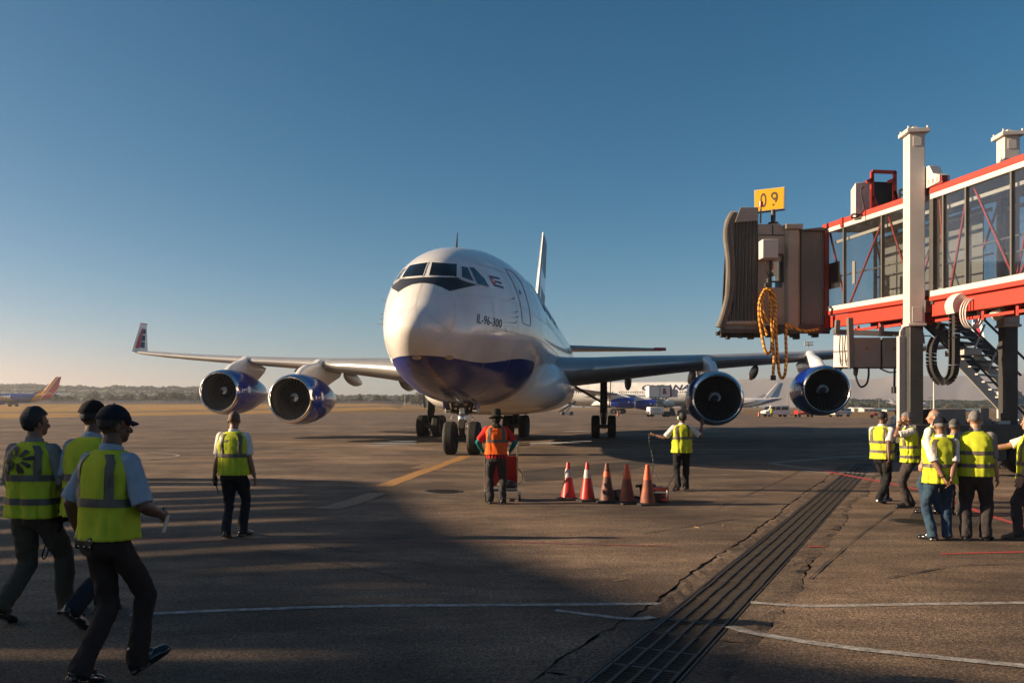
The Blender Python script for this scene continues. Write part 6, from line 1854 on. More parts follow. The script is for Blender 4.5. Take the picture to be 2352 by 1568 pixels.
pm, im = person('white haired man at the right edge pointing left with an outstretched arm', 2372, 1238, 1.72, -1.15, ((-.10, .16, .0, -.1, 0), (.10, -.12, .0, .1, 0)), ((-.25, .16, .82), (.12, .66, 1.20)), vox=.008, skin=SK_L, trousers=T_CHAR, hair=('short', H_GREY), bands='double', head_yaw=-.3, girth=1.05, finger=('flat', 'point'), watch=0, poles=((-.3, -1, -.4), (.5, -.2, -1)), shoe=L_BROWN, long_vest=-0.07)
pn, i_n = person('distant worker in an orange helmet and white shirt behind the standing group', 2060, 1040, 1.72, .4, ((-.09, .05, 0, 0, 0), (.09, -.05, 0, .2, 0)), ((-.22, .1, .86), (.22, .1, .86)), vox=.014, skin=SK_M, trousers=T_CHAR, vest=None, cap=('helmet', mat('orange_helmet', (.7, .13, .02), rough=.35)), hair=None)
po, i_o = person('worker in a yellow vest half hidden behind the bridge chassis', 2302, 1075, 1.72, 2.6, ((-.09, .05, 0, 0, 0), (.09, -.05, 0, .2, 0)), ((-.22, .1, .86), (.22, .1, .86)), vox=.014, skin=SK_M, trousers=T_BLACK, hair=('short', H_BLACK))
# ================================================================ SMALL THINGS ON THE APRON
def cone_mat(name, c, c2, rough=.45):
    m = mat(name, c, rough=rough, var=.5, vscale=7, col2=c2); return m
m_cone_new = cone_mat('red_cone_plastic', (0.46, 0.020, 0.009), (0.34, 0.014, 0.007), .35)
m_cone_old = cone_mat('weathered_cone_plastic', (0.30, 0.062, 0.022), (0.085, 0.030, 0.018), .6)
m_cone_oldtop = cone_mat('faded_cone_top', (0.62, 0.10, 0.022), (0.45, 0.07, 0.02), .5)
m_cone_dark = cone_mat('dark_weathered_plastic', (0.17, 0.040, 0.016), (0.030, 0.016, 0.012), .55)  # weathered red-brown set darker, for the middle cone
m_collar = mat('white_cone_collar', (0.46, 0.43, 0.40), rough=.45, var=.35, vscale=8)
def cone(px, py, hh, label, kind, rot, tilt=0.0):
    g = gp(px, py)
    t = thing('traffic_cone', label, 'traffic cone', g, rot, 'traffic cones in a row behind the porter')
    def rad(z): return lerp(.155, .030, z / hh)
    Rm = Matrix.Rotation(-pi / 2, 4, 'Y')
    def seg(z0_, z1_, m, nm, off=0.0, cap=False):
        b = MB(); pr = [(lerp(z0_, z1_, i / 6), rad(lerp(z0_, z1_, i / 6)) + off) for i in range(7)]
        if cap: pr += [(z1_ + .005, rad(z1_) * .7), (z1_ - .01, rad(z1_) * .55)]
        b.lathe(pr, 28, Rm); b.build(nm, m, t, smooth=50)
    if kind == 'new':
        seg(.03, hh, m_cone_new, 'cone_body', cap=True); seg(hh * .60, hh * .82, m_collar, 'reflective_collar', .003)
    elif kind == 'old':
        seg(.03, hh * .63, m_cone_old, 'cone_body'); seg(hh * .63, hh, m_cone_oldtop, 'cone_top', .003, cap=True)
    else:
        seg(.03, hh * .66, m_cone_dark, 'cone_body'); seg(hh * .66, hh * .8, m_cone_oldtop, 'cone_band', .003); seg(hh * .8, hh, m_cone_dark, 'cone_top', .002, cap=True)
    b = MB(); b.box((0, 0, .016), (.40, .40, .032)); b.lathe([(.03, .19), (.045, .165), (.05, .15)], 28, Rm); b.build('base', m_rubber, t, bevel=.006)
    return t
cone(1305, 1147, .735, 'clean red cone with a white collar, first of the row from the left', 'new', .1)
cone(1349, 1150, .745, 'clean red cone with a white collar, second of the row from the left', 'new', .25)
cone(1394, 1153, .745, 'grimy dark red cone in the middle of the row', 'dark', .0)
cone(1440, 1156, .745, 'weathered orange cone with a bright top, second of the row from the right', 'old', .35)
cone(1487, 1159, .75, 'weathered orange cone at the right end of the row in front of the toolbox', 'old', .15)
def chock(px, py, rot, label):
    t = thing('wheel_chock', label, 'chock', gp(px, py), rot, 'rubber wheel chocks behind the cones')
    b = MB(); b.prism([(-.16, -.22, .0), (.16, -.22, .0), (.07, -.22, .20), (-.05, -.22, .22)], (0, .44, 0)); b.build('wedge', m_rubber, t, bevel=.015)
    b = MB()
    for kx in range(4): b.box((-.11 + kx * .015, 0, .05 + kx * .05), (.03, .40, .012), Matrix.Rotation(-1.1, 3, 'Y'))
    b.build('tread_rib', m_rubber, t, smooth=0)
chock(1380, 1143, .9, 'black rubber wedge chock between the second cone and the grimy cone'); chock(1424, 1148, 2.3, 'black rubber wedge chock right of the grimy cone')
t = thing('toolbox', 'dark red metal toolbox with a black lid behind the last cone', 'toolbox', gp(1512, 1152), -.15)
m_oldred = mat('oily_red_metal', (0.16, 0.022, 0.016), rough=.5, var=.6, vscale=7)
b = MB(); b.box((0, 0, .16), (.36, .34, .26)); b.build('box_body', m_oldred, t, bevel=.01)
b = MB(); b.box((-.16, .02, .26), (.22, .36, .16)); b.build('lid', m_rubber, t, bevel=.02)
b = MB()
for x in (-.15, .15):
    b.tube([(x, -.18, .10), (x, -.2, .20), (x, -.18, .24)], .012, 6)
b.box((.0, -.175, .20), (.3, .012, .03)); b.build('latch', m_steel, t)
t = thing('tow_bar_head', 'black tow fitting with a bent arm lying between the last two cones', 'tow fitting', gp(1462, 1152), .1)
b = MB(); b.bar((-.22, 0, .12), (.18, 0, .06), .05, .05).bar((.14, 0, .04), (.10, 0, .34), .06, .10).bar((-.02, 0, .30), (.14, 0, .32), .06, .05); b.build('arm', m_rubber, t, smooth=0)
b = MB(); b.ell((-.24, 0, .09), (.09, .07, .08), 12, 8); b.build('hitch', m_rubber, t)

# trolley pushed by the porter
TY = gp(1150, 1148)
tr = thing('luggage_trolley', 'chrome luggage trolley with a red panel pushed by the porter', 'trolley', TY, 0.02)
m_trred = mat('red_trolley_panel', (0.46, 0.020, 0.014), rough=.35)
b = MB()
for x in (-.30, .33):
    b.tube(catmull([(x, .25, .18), (x, .12, .60), (x, -.02, 1.02), (x, -.10, 1.06), (x * .9, -.16, 1.06)], 5), .017, 8)
b.tube([(-.30, -.14, 1.06), (.33, -.14, 1.06)], .018, 8).tube([(-.3, .22, .2), (.33, .22, .2)], .017, 8)
for x in (-.30, .33): b.tube([(x, .25, .18), (x, -.30, .16)], .017, 8)
b.build('frame', m_steel, tr)
b = MB(); b.box((.02, .13, .56), (.60, .03, .62), Matrix.Rotation(.25, 3, 'X')); b.build('panel', m_trred, tr, bevel=.01)
b = MB(); b.box((.02, -.02, .22), (.56, .50, .05)); b.build('tray', m_midgrey, tr, smooth=0)
b = MB(); b.ell((.12, .0, .30), (.20, .2, .10), 14, 8); b.build('black_bag', m_rubber, tr)
for x, y in ((-.30, -.28), (.34, -.28), (.02, .30)):
    b = MB(); b.tube([(x - .022, y, .075), (x + .022, y, .075)], .075, 18); w_ = b.build('wheel', m_rubber, tr)
    b = MB(); b.box((x, y, .15), (.07, .03, .10)).tube([(x - .026, y, .075), (x + .026, y, .075)], .03, 10); b.build('castor_fork', m_steel, tr)
b = MB(); b.tube(catmull([(.34, -.05, .62), (.42, -.06, .5), (.40, -.05, .38), (.35, -.05, .32)], 6), .012, 6); b.build('lock_lead', m_rubber, tr)
# grey instrument box and white water drum behind the group
t = thing('ground_unit', 'white domed ground unit with a cream control panel behind the standing group', 'ground unit', gp(2058, 1052), .1)
b = MB(); b.tube([(-.08, .2, .55), (-.08, .2, .95), (-.08, .2, 1.12), (-.08, .2, 1.22)], [.26, .26, .20, .06], 18); b.build('white_hood', m_cream, t)
b = MB(); b.box((.1, 0, .88), (.46, .3, .62)); b.build('panel_box', m_taupe2, t, bevel=.02)
b = MB(); b.box((.08, -.155, .82), (.22, .01, .18)); b.build('orange_plate', mat('dull_orange', (.36, .14, .05), rough=.6), t, smooth=0)
b = MB()
for x in (-.08, .26):
    for z in (.65, .78, 1.0): b.tube([(x, -.14, z), (x, -.165, z)], .022, 8)
b.build('knob', m_steelgrey, t)
b = MB(); b.box((.05, .1, .42), (.5, .4, .26)); b.tube([(-.2, .1, .16), (-.2, .2, .16)], .16, 14).tube([(.3, .1, .16), (.3, .2, .16)], .16, 14); b.build('cart_base', m_steelgrey, t)
# straw and litter on the grating
m_straw = mat('straw', (.55, .36, .14), rough=.8)
rs = random.Random(8)
b = MB()
for px, py in ((1495, 1250), (1530, 1247), (1460, 1283), (1570, 1285), (1600, 1210), (1660, 1205), (1425, 1330), (1440, 1315)):
    g = gp(px, py, .012); a = rs.uniform(0, 3); d = Vector((cos(a), sin(a), .02)) * rs.uniform(.03, .09); b.bar(g - d, g + d, .006, .004)
o = b.build('straw_litter', m_straw, None, smooth=0); tag(o, 'a few straws lying on the drain grating', 'litter', kind='stuff')
# ================================================================ THE FAR SIDE OF THE FIELD
m_leaf = [mat('tree_leaves_a', (0.062, 0.072, 0.026), rough=0.8, var=0.5, vscale=0.5), mat('tree_leaves_b', (0.085, 0.080, 0.030), rough=0.8, var=0.5, vscale=0.5), mat('tree_leaves_c', (0.045, 0.060, 0.024), rough=0.8, var=0.5, vscale=0.5)]
m_bark = mat('tree_bark', (0.10, 0.075, 0.055), rough=0.9)
def crown_mesh(seed, w, h, n_cl, n_leaf, m, palm=False):
    r = random.Random(seed); b = MB()
    for c in range(n_cl):
        a = r.uniform(0, 2 * pi); rad = sqrt(r.random()) * w * .72; z = h * (.36 + .52 * r.random() * (1 - .55 * rad / w))
        cx, cy = rad * cos(a), rad * sin(a); cr = w * r.uniform(.26, .44)
        for i in range(n_leaf):
            u = r.uniform(-1, 1); th = r.uniform(0, 2 * pi); q = sqrt(1 - u * u); rr_ = cr * r.uniform(.72, 1.05)
            d = Vector((q * cos(th), q * sin(th), u * .75)); p = Vector((cx, cy, z)) + d * rr_
            n = (d + Vector((r.uniform(-.7, .7), r.uniform(-.7, .7), r.uniform(-.4, .8)))).normalized()
            t1 = n.cross(Vector((0.3, .1, 1))).normalized(); t2 = n.cross(t1); s_ = r.uniform(.035, .075) * w + .12
            b.add([p + t1 * s_, p + t2 * s_ * .8, p - t1 * s_, p - t2 * s_ * .8], [(0, 1, 2, 3)])
    return b.mesh('crown', m, smooth=0, fix=False)
def trunk_mesh(seed, w, h):
    r = random.Random(seed); b = MB()
    b.tube([(0, 0, -.3), (.1, 0, h * .2), (.15, .1, h * .5)], [h * .035, h * .026, h * .012], 7)
    for k in range(4):
        a = r.uniform(0, 6.28); b.tube([(.1, .03, h * .28), (w * .3 * cos(a), w * .3 * sin(a), h * .5), (w * .5 * cos(a), w * .5 * sin(a), h * .66)], [h * .014, h * .009, h * .004], 5)
    return b.mesh('trunk', m_bark)
CR = []
for k in range(7):
    w, h = ((3.6, 8), (4.4, 8.5), (5.2, 8), (3.0, 9), (4.0, 6.5), (5.5, 9.5), (3.2, 7))[k]
    CR.append((crown_mesh(40 + k, w, h, 11 + k % 4, 70, m_leaf[k % 3]), trunk_mesh(70 + k, w, h), h))
rt = random.Random(99)
TN = 0
ALLT = []
def tree(px, Y, hpx_top, dz=None, k=None, lab=None, group='trees along the far edge of the airfield'):
    global TN
    X = (px - CX) / F * Y
    zb_ = -0.12 + rise(X, Y)
    k = rt.randrange(len(CR)) if k is None else k
    top = H + (HY - hpx_top) / F * Y
    hh = max(2.5, top - zb_); s_ = hh / CR[k][2]
    t = thing('tree', lab or 'tree', 'tree', (X, Y, zb_), rt.uniform(0, 6.28), group)
    wsc = s_ * rt.uniform(.9, 1.25)
    t.scale = (wsc, wsc, s_)
    link_mesh('crown', CR[k][0], t); link_mesh('trunk', CR[k][1], t)
    TN += 1; ALLT.append((px, k, t, bool(lab)))
    return t
# left: near belt behind the fence
for i in range(78):
    px = -60 + i * 13.4 + rt.uniform(-5, 5)
    if px > 985: break
    base = lerp(908, 914, sm(400, 900, px))
    top = base - (13 if rt.random() < .22 else 0) - rt.uniform(-5, 6) + (6 if 470 < px < 560 else 0)
    tree(px, rt.uniform(520, 560), top)
for px, top in ((245, 897), (328, 897), (392, 893), (455, 894), (690, 906), (820, 903), (885, 905), (963, 893), (30, 905), (120, 903)):
    tree(px, 515, top, k=rt.choice((1, 2, 5)), lab='large tree standing out in front of the woods across the field')
# right: belt beyond the brown field
for i in range(66):
    px = 1930 + i * 8.4 + rt.uniform(-4, 4)
    top = 929 - 5 * noise.noise(Vector((px * .02, 0, 3))) - rt.uniform(0, 4) - (6 if px < 2010 else 0)
    tree(px, rt.uniform(560, 640), top)
for px, top in ((1968, 918), (1990, 920), (2072, 922), (2110, 924), (2180, 921), (2222, 922)):
    tree(px, 545, top, k=rt.choice((1, 2, 5)), lab='large tree standing out in front of the woods across the field')
for px in (1340, 1420, 1515, 1575, 1740, 1775, 1830):
    tree(px, 900, 932, k=4)

def nth(n): return str(n) + ('th' if 10 <= n % 100 <= 20 else {1: 'st', 2: 'nd', 3: 'rd'}.get(n % 10, 'th'))
for lo_, hi_, where in ((-999, 1100, 'woods left of the airliner'), (1100, 1900, 'row behind the parked airliner'), (1900, 9999, 'woods behind the jet bridge')):
    for big in (False, True):
        row_ = sorted([q for q in ALLT if lo_ <= q[0] < hi_ and q[3] == big], key=lambda q: q[0])
        for i, (px, k, t, bg) in enumerate(row_):
            look = ('tall foreground' if big else ('dark rounded', 'olive broad', 'dark spreading', 'narrow pointed', 'low dark', 'broad ragged', 'narrow olive')[k])
            t['label'] = look + ' tree, ' + nth(i + 1) + ' from the left in ' + where
# wooded hills behind, one mass each
def ridge(name, pxs, tops, Y0, depth, zb_, m, label, kind, bump, seed, nleaf=0, fq=1.0):
    f = pchip(pxs, tops); b = MB(); vs = []; NX, NY = 420, 9
    for j in range(NY):
        t = j / (NY - 1)
        for i in range(NX):
            px = lerp(pxs[0], pxs[-1], i / (NX - 1)); Y = Y0 + depth * t; X = (px - CX) / F * Y
            zt_ = H + (HY - f(px)) / F * (Y0 + depth * .6)
            prof_ = sin(pi * min(1, t / .6) / 2) if t < .6 else cos(pi * (t - .6) / .4 / 2)
            z = zb_ + (zt_ - zb_) * prof_ + bump * (noise.noise(Vector((X * .035 * fq, Y * .02, seed))) + .6 * noise.noise(Vector((X * .11 * fq, Y * .05, seed))) + .35 * noise.noise(Vector((X * .3 * fq, Y * .1, seed)))) * (prof_ > .05)
            vs.append((X, Y, z))
    b.add(vs, [(j * NX + i, j * NX + i + 1, (j + 1) * NX + i + 1, (j + 1) * NX + i) for j in range(NY - 1) for i in range(NX - 1)])
    if nleaf:
        r = random.Random(seed)
        for q in range(nleaf):
            i = r.randrange(NX - 1); j = r.randrange(1, 6); p = Vector(vs[j * NX + i]).lerp(Vector(vs[j * NX + i + 1]), r.random())
            s_ = r.uniform(.7, 2.4) * (1.5 if r.random() < .08 else 1); p.z += r.uniform(-.5, 2.2)
            n = Vector((r.uniform(-1, 1), -1, r.uniform(-.2, 1))).normalized(); t1 = n.cross(Vector((0, 0, 1))).normalized(); t2 = n.cross(t1)
            b.add([p + t1 * s_, p + t2 * s_ * .7, p - t1 * s_, p - t2 * s_ * .7], [(0, 1, 2, 3)])
    o = b.build(name, m, smooth=0 if nleaf else 180, fix=False)
    if kind == 'structure': tag(o, label, kind=kind)
    else: tag(o, label, 'woodland', kind=kind)
    return o
ridge('wooded_hill', [-700, 0, 90, 200, 330, 420, 560, 700, 900, 1080], [892, 888, 887, 893, 893, 893, 905, 911, 913, 914], 900, 420, 3, m_leaf[2], 'low wooded hill behind the left hand tree line', 'stuff', 3.2, 4.0, 22000, 1.3)
ridge('wooded_hill', [1900, 1960, 2040, 2200, 2400, 2900], [931, 921, 926, 925, 924, 922], 820, 300, -1, m_leaf[2], 'low wooded rise behind the right hand tree line', 'stuff', 2.6, 9.0, 12000, 1.3)
m_hill = mat('hazed_hill', (0.30, 0.27, 0.26), rough=0.95, var=0.15, vscale=0.004)  # pale tone puts the distance haze into the hill colour
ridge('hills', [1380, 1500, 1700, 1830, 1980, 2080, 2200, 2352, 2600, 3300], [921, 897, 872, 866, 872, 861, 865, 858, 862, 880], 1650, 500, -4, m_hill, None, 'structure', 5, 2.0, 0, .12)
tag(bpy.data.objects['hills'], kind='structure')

# air
hz = bpy.data.materials.new('haze_air'); hz.use_nodes = True
hn, hl = hz.node_tree.nodes, hz.node_tree.links
for n in list(hn):
    if n.type == 'BSDF_PRINCIPLED': hn.remove(n)
pv = hn.new('ShaderNodeVolumePrincipled'); pv.inputs['Density'].default_value = 0.00027; pv.inputs['Color'].default_value = (0.88, 0.90, 0.95, 1); pv.inputs['Anisotropy'].default_value = 0.6
hl.new(pv.outputs[0], [n for n in hn if n.type == 'OUTPUT_MATERIAL'][0].inputs['Volume'])
b = MB(); b.box((0, 1300, 38), (7000, 3200, 76)); b.v = [Vector((p.x, p.y, p.z if p.z > 0 else -7.0)) for p in b.v]
haze = tag(b.build('haze', hz, smooth=0), kind='stuff')
# ---------------------------------------------------------------- fence
m_fence = mat('fence_wire', (0.22, 0.23, 0.24), rough=0.6, metal=0.3)
fw = bpy.data.materials.new('chain_link'); fw.use_nodes = True
fn_, fl_ = fw.node_tree.nodes, fw.node_tree.links
fb_ = fn_['Principled BSDF']; fb_.inputs['Base Color'].default_value = (0.26, 0.27, 0.28, 1); fb_.inputs['Alpha'].default_value = 0.55
FY = 505.0
def fpt(px):
    X = (px - CX) / F * FY; return Vector((X, FY, -0.12 + rise(X, FY)))
fence = thing('perimeter_fence', 'long chain link perimeter fence in front of the woods on the left', 'fence', fpt(400))
pm_ = MB().box((0, 0, 1.1), (.14, .14, 2.6)).mesh('post', m_fence, smooth=0)
fps = [fpt(-80 + i * 9.5) for i in range(107)]
for p in fps: link_mesh('post', pm_, fence, p - fence.location)
b = MB(); vs = []
for p in fps: vs += [p + Vector((0, .08, 0)), p + Vector((0, .08, 2.1))]
b.add(vs, [(2 * i, 2 * i + 2, 2 * i + 3, 2 * i + 1) for i in range(len(fps) - 1)]); b.build('mesh_panel', fw, fence, world=True, smooth=0, fix=False)
b = MB()
for p, q in zip(fps, fps[1:]): b.bar(p + Vector((0, 0, 2.1)), q + Vector((0, 0, 2.1)), .08)
b.build('top_rail', m_fence, fence, world=True, smooth=0)

# ---------------------------------------------------------------- the parked sister aircraft
far = copy_tree(plane, None, skip=('fan_blade', 'panel_seam', 'pitot_probe', 'cowl_seam', 'brake_hose', 'hydraulic_line', 'wiper'))
far.rotation_euler = (0, 0, pi - radians(16))
far.location = ((1700 - CX) / F * 214, 214, 0)
tag(far, 'white airliner with dark blue name lettering parked side on behind the right wing', 'airplane')

# ---------------------------------------------------------------- smaller jets
def jet(name, label, px_tail, Y, head, L_, r, htail, m_body, m_fin, m_belly=None, eng=True, extras=None):
    """head: direction of the tail, +1 right; Y distance"""
    X = (px_tail - CX) / F * Y; zb_ = -0.1 + rise(X, Y)
    t = thing('jet', label, 'airplane', (X - head * L_, Y, zb_), 0 if head > 0 else pi)
    zc = r + 1.55
    def sec(x):
        u = x / L_
        if u < .14: q = sqrt(max(0, 1 - (1 - u / .14) ** 2)); return r * max(.03, q), zc - r * .12 * (1 - q)
        if u > .66: q = 1 - (u - .66) / .34; return r * max(.10, q ** .8), zc + r * .75 * (1 - q ** .8)
        return r, zc
    b = MB(); rings = []
    for i in range(49):
        x = L_ * i / 48; rr_, z = sec(x); rings.append([Vector((x, rr_ * sin(2 * pi * k / 28), z + rr_ * 1.04 * cos(2 * pi * k / 28))) for k in range(28)])
    b.loft(rings); fus = b.build('fuselage', m_body, t, smooth=60)
    b = MB(); rings = []
    for tt in (0, .12, 1.0):
        le = lerp(L_ * .79, L_ * .955, tt); c_ = lerp(L_ * .17, L_ * .065, tt); z = lerp(zc + r * .8, htail, tt)
        rings.append([Vector((le + p, q, z)) for p, q in airfoil(c_, .09)])
    b.loft(rings); fin_ = b.build('tail_fin', m_fin, t, smooth=50)
    b = MB(); b.prism([(L_ * .68, -.08, zc + r * .9), (L_ * .82, -.08, zc + r * 1.9), (L_ * .84, -.08, zc + r * .9)], (0, .16, 0)); b.build('dorsal_fin', m_fin, t, smooth=0)
    for sg in (-1, 1):
        b = MB(); rings = []
        for tt in (0, 1.0): rings.append([Vector((lerp(L_ * .86, L_ * .955, tt) + p, sg * lerp(r * .3, r * 3.6, tt), zc + r * .85 + tt * .5 + q)) for p, q in airfoil(lerp(4.2, 1.5, tt) * L_ / 39, .09)])
        b.loft(rings); b.build('stabiliser', m_white, t, smooth=50)
        b = MB(); rings = []
        for tt in (0, .35, 1.0): rings.append([Vector((lerp(L_ * .36, L_ * .56, tt) + p, sg * lerp(r * .5, L_ * .44, tt), zc - r * .55 + tt * 1.5 + q)) for p, q in airfoil(lerp(L_ * .2, L_ * .045, tt), .11)])
        b.loft(rings); b.build('wing', m_wingp, t, smooth=50)
        if eng:
            ex, ey, ez = L_ * .37, sg * L_ * .125, zc - r * .95
            b = MB(); b.lathe([(0, .78), (.02, .9), (.3, 1.02), (1.4, 1.05), (2.8, .85), (3.6, .6)], 24, Matrix.Translation((ex, ey, ez))); b.build('engine', m_body if m_belly is None else m_white, t)
            b = MB(); b.box((ex + 2.0, ey, ez + 1.15), (2.6, .3, .7)); b.build('pylon', m_white, t)
        for dx in (-.3, .3):
            o = link_mesh('wheel', w_main, t, (L_ * .49, sg * (r * 1.5 + dx), .62)); o.scale = (.95,) * 3
        MB().tube([(L_ * .49, sg * r * 1.5, .6), (L_ * .49, sg * r * 1.3, zc - r * .6)], .14, 8).build('main_gear', m_gear, t)
    MB().tube([(L_ * .11, 0, .4), (L_ * .11, 0, zc - r * .8)], .12, 8).build('nose_gear', m_gear, t)
    o = link_mesh('wheel', w_main, t, (L_ * .11, 0, .42)); o.scale = (.65,) * 3
    n_ = 36
    for i in range(n_):
        x = L_ * (.13 + .62 * i / n_); rr_, z = sec(x)
        for sg in (-1, 1):
            o = link_mesh('cabin_window', wme, fus, (x, sg * (rr_ * .97 + .03), z + r * .28)); o.scale = (.85, 1, .85)
    return t, sec, zc, fus, fin_
m_jblue = mat('deep_blue_jet_paint', (0.012, 0.030, 0.20), rough=.3, coat=.5)
# tail in diagonal bands of gold, red and blue: bands are fixed to the paint scheme
m_bandtail = mat('banded_tail_paint', (0.3, .02, .03), rough=.3, coat=.4)
ns3, ln3, b3 = nodes_of(m_bandtail)
tc3 = ns3.new('ShaderNodeTexCoord'); sp3 = ns3.new('ShaderNodeSeparateXYZ'); ln3.new(tc3.outputs['Object'], sp3.inputs[0])
m3 = ns3.new('ShaderNodeMath'); m3.operation = 'MULTIPLY_ADD'; m3.inputs[1].default_value = -0.76; ln3.new(sp3.outputs[2], m3.inputs[0]); ln3.new(sp3.outputs[0], m3.inputs[2])
r3 = ns3.new('ShaderNodeMapRange'); r3.inputs[1].default_value = 22; r3.inputs[2].default_value = 34; ln3.new(m3.outputs[0], r3.inputs[0])
cr3 = ns3.new('ShaderNodeValToRGB'); cr3.color_ramp.interpolation = 'CONSTANT'
els = cr3.color_ramp.elements; els[0].position = 0; els[0].color = (.012, .030, .20, 1); els[1].position = .22; els[1].color = (.62, .26, .02, 1)
for p_, c_ in ((.50, (.7, .68, .66)), (.53, (.42, .018, .03)), (.80, (.7, .68, .66)), (.83, (.012, .02, .15))):
    e_ = els.new(p_); e_.color = (*c_, 1)
ln3.new(r3.outputs[0], cr3.inputs[0]); ln3.new(cr3.outputs[0], b3.inputs['Base Color'])
j1, sec1, zc1, fus1, fin1 = jet('jet', 'dark blue jet with a gold and red banded tail on the far taxiway', 137, 372, 1, 38.0, 1.9, 12.4, m_bandtail, m_bandtail)
tv_, tf_, _ = text_geo('Southwest', bold=.03, step=.2)
for sg in (-1, 1):
    b = MB(); pts = []
    for p in tv_:
        x = lerp(7.6, 18.4, p[0]) if sg < 0 else lerp(18.4, 7.6, p[0]); z = lerp(zc1 - .1, zc1 + 1.55, p[1]); pts.append((x, sg * (sqrt(max(.01, 1.9 ** 2 - (z - zc1) ** 2)) + .05), z))
    b.add(pts, tf_); b.build('airline_name', m_whitemark, fus1, smooth=0)
m_bb = mat('white_over_blue_paint', (0.8, .78, .75), rough=.25, coat=.4)
ns4, ln4, b4 = nodes_of(m_bb)
tc4 = ns4.new('ShaderNodeTexCoord'); sp4 = ns4.new('ShaderNodeSeparateXYZ'); ln4.new(tc4.outputs['Object'], sp4.inputs[0])
m4 = ns4.new('ShaderNodeMapRange'); m4.interpolation_type = 'SMOOTHSTEP'; m4.inputs[1].default_value = 22; m4.inputs[2].default_value = 35; m4.inputs[3].default_value = 1.6; m4.inputs[4].default_value = 5.6; ln4.new(sp4.outputs[0], m4.inputs[0])
g4 = ns4.new('ShaderNodeMath'); g4.operation = 'GREATER_THAN'; ln4.new(m4.outputs[0], g4.inputs[0]); ln4.new(sp4.outputs[2], g4.inputs[1])
x4 = ns4.new('ShaderNodeMix'); x4.data_type = 'RGBA'; x4.inputs[6].default_value = (.8, .78, .75, 1); x4.inputs[7].default_value = (.05, .14, .32, 1); ln4.new(g4.outputs[0], x4.inputs[0]); ln4.new(x4.outputs[2], b4.inputs['Base Color'])
m_tailbb = mat('white_and_sky_blue_fin', (0.8, .78, .75), rough=.25, coat=.4)
ns5, ln5, b5 = nodes_of(m_tailbb)
tc5 = ns5.new('ShaderNodeTexCoord'); sp5 = ns5.new('ShaderNodeSeparateXYZ'); ln5.new(tc5.outputs['Object'], sp5.inputs[0])
m5 = ns5.new('ShaderNodeMath'); m5.operation = 'MULTIPLY_ADD'; m5.inputs[1].default_value = -0.72; ln5.new(sp5.outputs[2], m5.inputs[0]); ln5.new(sp5.outputs[0], m5.inputs[2])
g5 = ns5.new('ShaderNodeMath'); g5.operation = 'GREATER_THAN'; g5.inputs[1].default_value = 27.6; ln5.new(m5.outputs[0], g5.inputs[0])
x5 = ns5.new('ShaderNodeMix'); x5.data_type = 'RGBA'; x5.inputs[6].default_value = (.8, .78, .75, 1); x5.inputs[7].default_value = (.10, .24, .42, 1); ln5.new(g5.outputs[0], x5.inputs[0]); ln5.new(x5.outputs[2], b5.inputs['Base Color'])
jet('jet', 'white jet with a sky blue belly and tail parked beyond the engine', 1795, 352, 1, 36.0, 1.85, 11.2, m_bb, m_tailbb, m_belly=1)
jet('jet', 'small pale propeller era aircraft parked in front of the right hand woods', 2042, 430, -1, 19.0, 1.15, 6.3, m_white, m_white, m_belly=1)

# ---------------------------------------------------------------- vehicles
m_vanw = mat('white_van_paint', (0.78, .74, .68), rough=.3, coat=.3)
def wheels(t, pts, R_, W_):
    me_ = wheel_mesh('wheel', R_, W_)
    for p in pts: link_mesh('wheel', me_, t, p)
van = thing('van', 'boxy white van with side windows parked on the far apron road', 'van', gp(1780, 957), .18)
prof_v = [(-2.3, .45), (-2.35, .95), (-1.75, 1.12), (-1.25, 1.95), (2.2, 2.0), (2.3, 1.7), (2.32, .5), (1.9, .38), (-1.9, .38)]
b = MB(); b.prism([(x, -.88, z) for x, z in prof_v], (0, 1.76, 0)); b.build('body', m_vanw, van, bevel=.06)
for x0, x1 in ((-1.05, -.45), (-.3, .55), (.75, 2.0)):
    for y in (-.89, .89):
        b = MB(); b.add([(x0 - .12, y, 1.22), (x1, y, 1.22), (x1, y, 1.78), (x0 + .12, y, 1.78)], [(0, 1, 2, 3)]); b.build('side_window', m_glass, van, smooth=0)
b = MB(); b.add([(-1.74, -.75, 1.18), (-1.74, .75, 1.18), (-1.30, .7, 1.88), (-1.30, -.7, 1.88)], [(0, 1, 2, 3)]); b.v = [p + Vector((-.03, 0, .02)) for p in b.v]; b.build('windscreen', m_glass, van, smooth=0)
b = MB(); b.add([(2.335, -.7, 1.2), (2.335, .7, 1.2), (2.32, .7, 1.8), (2.32, -.7, 1.8)], [(0, 1, 2, 3)]); b.build('rear_window', m_glass, van, smooth=0)
b = MB(); b.box((-2.38, 0, .55), (.1, 1.7, .2)); b.build('bumper', m_rubber, van, bevel=.02)
for y in (-.6, .6): MB().box((-2.36, y, .8), (.04, .25, .14)).build('headlight', m_steel, van)
wheels(van, [(-1.45, -.75, .34), (-1.45, .75, .34), (1.45, -.75, .34), (1.45, .75, .34)], .34, .24)
person('tiny figure in a yellow vest standing at the door of the white van', 1772, 958.5, 1.72, .3, ((-.09, .02, 0, 0, 0), (.09, -.02, 0, 0, 0)), ((-.22, .05, .86), (.22, .3, 1.1)), vox=.02, skin=SK_D, trousers=T_CHAR, hair=('short', H_BLACK))
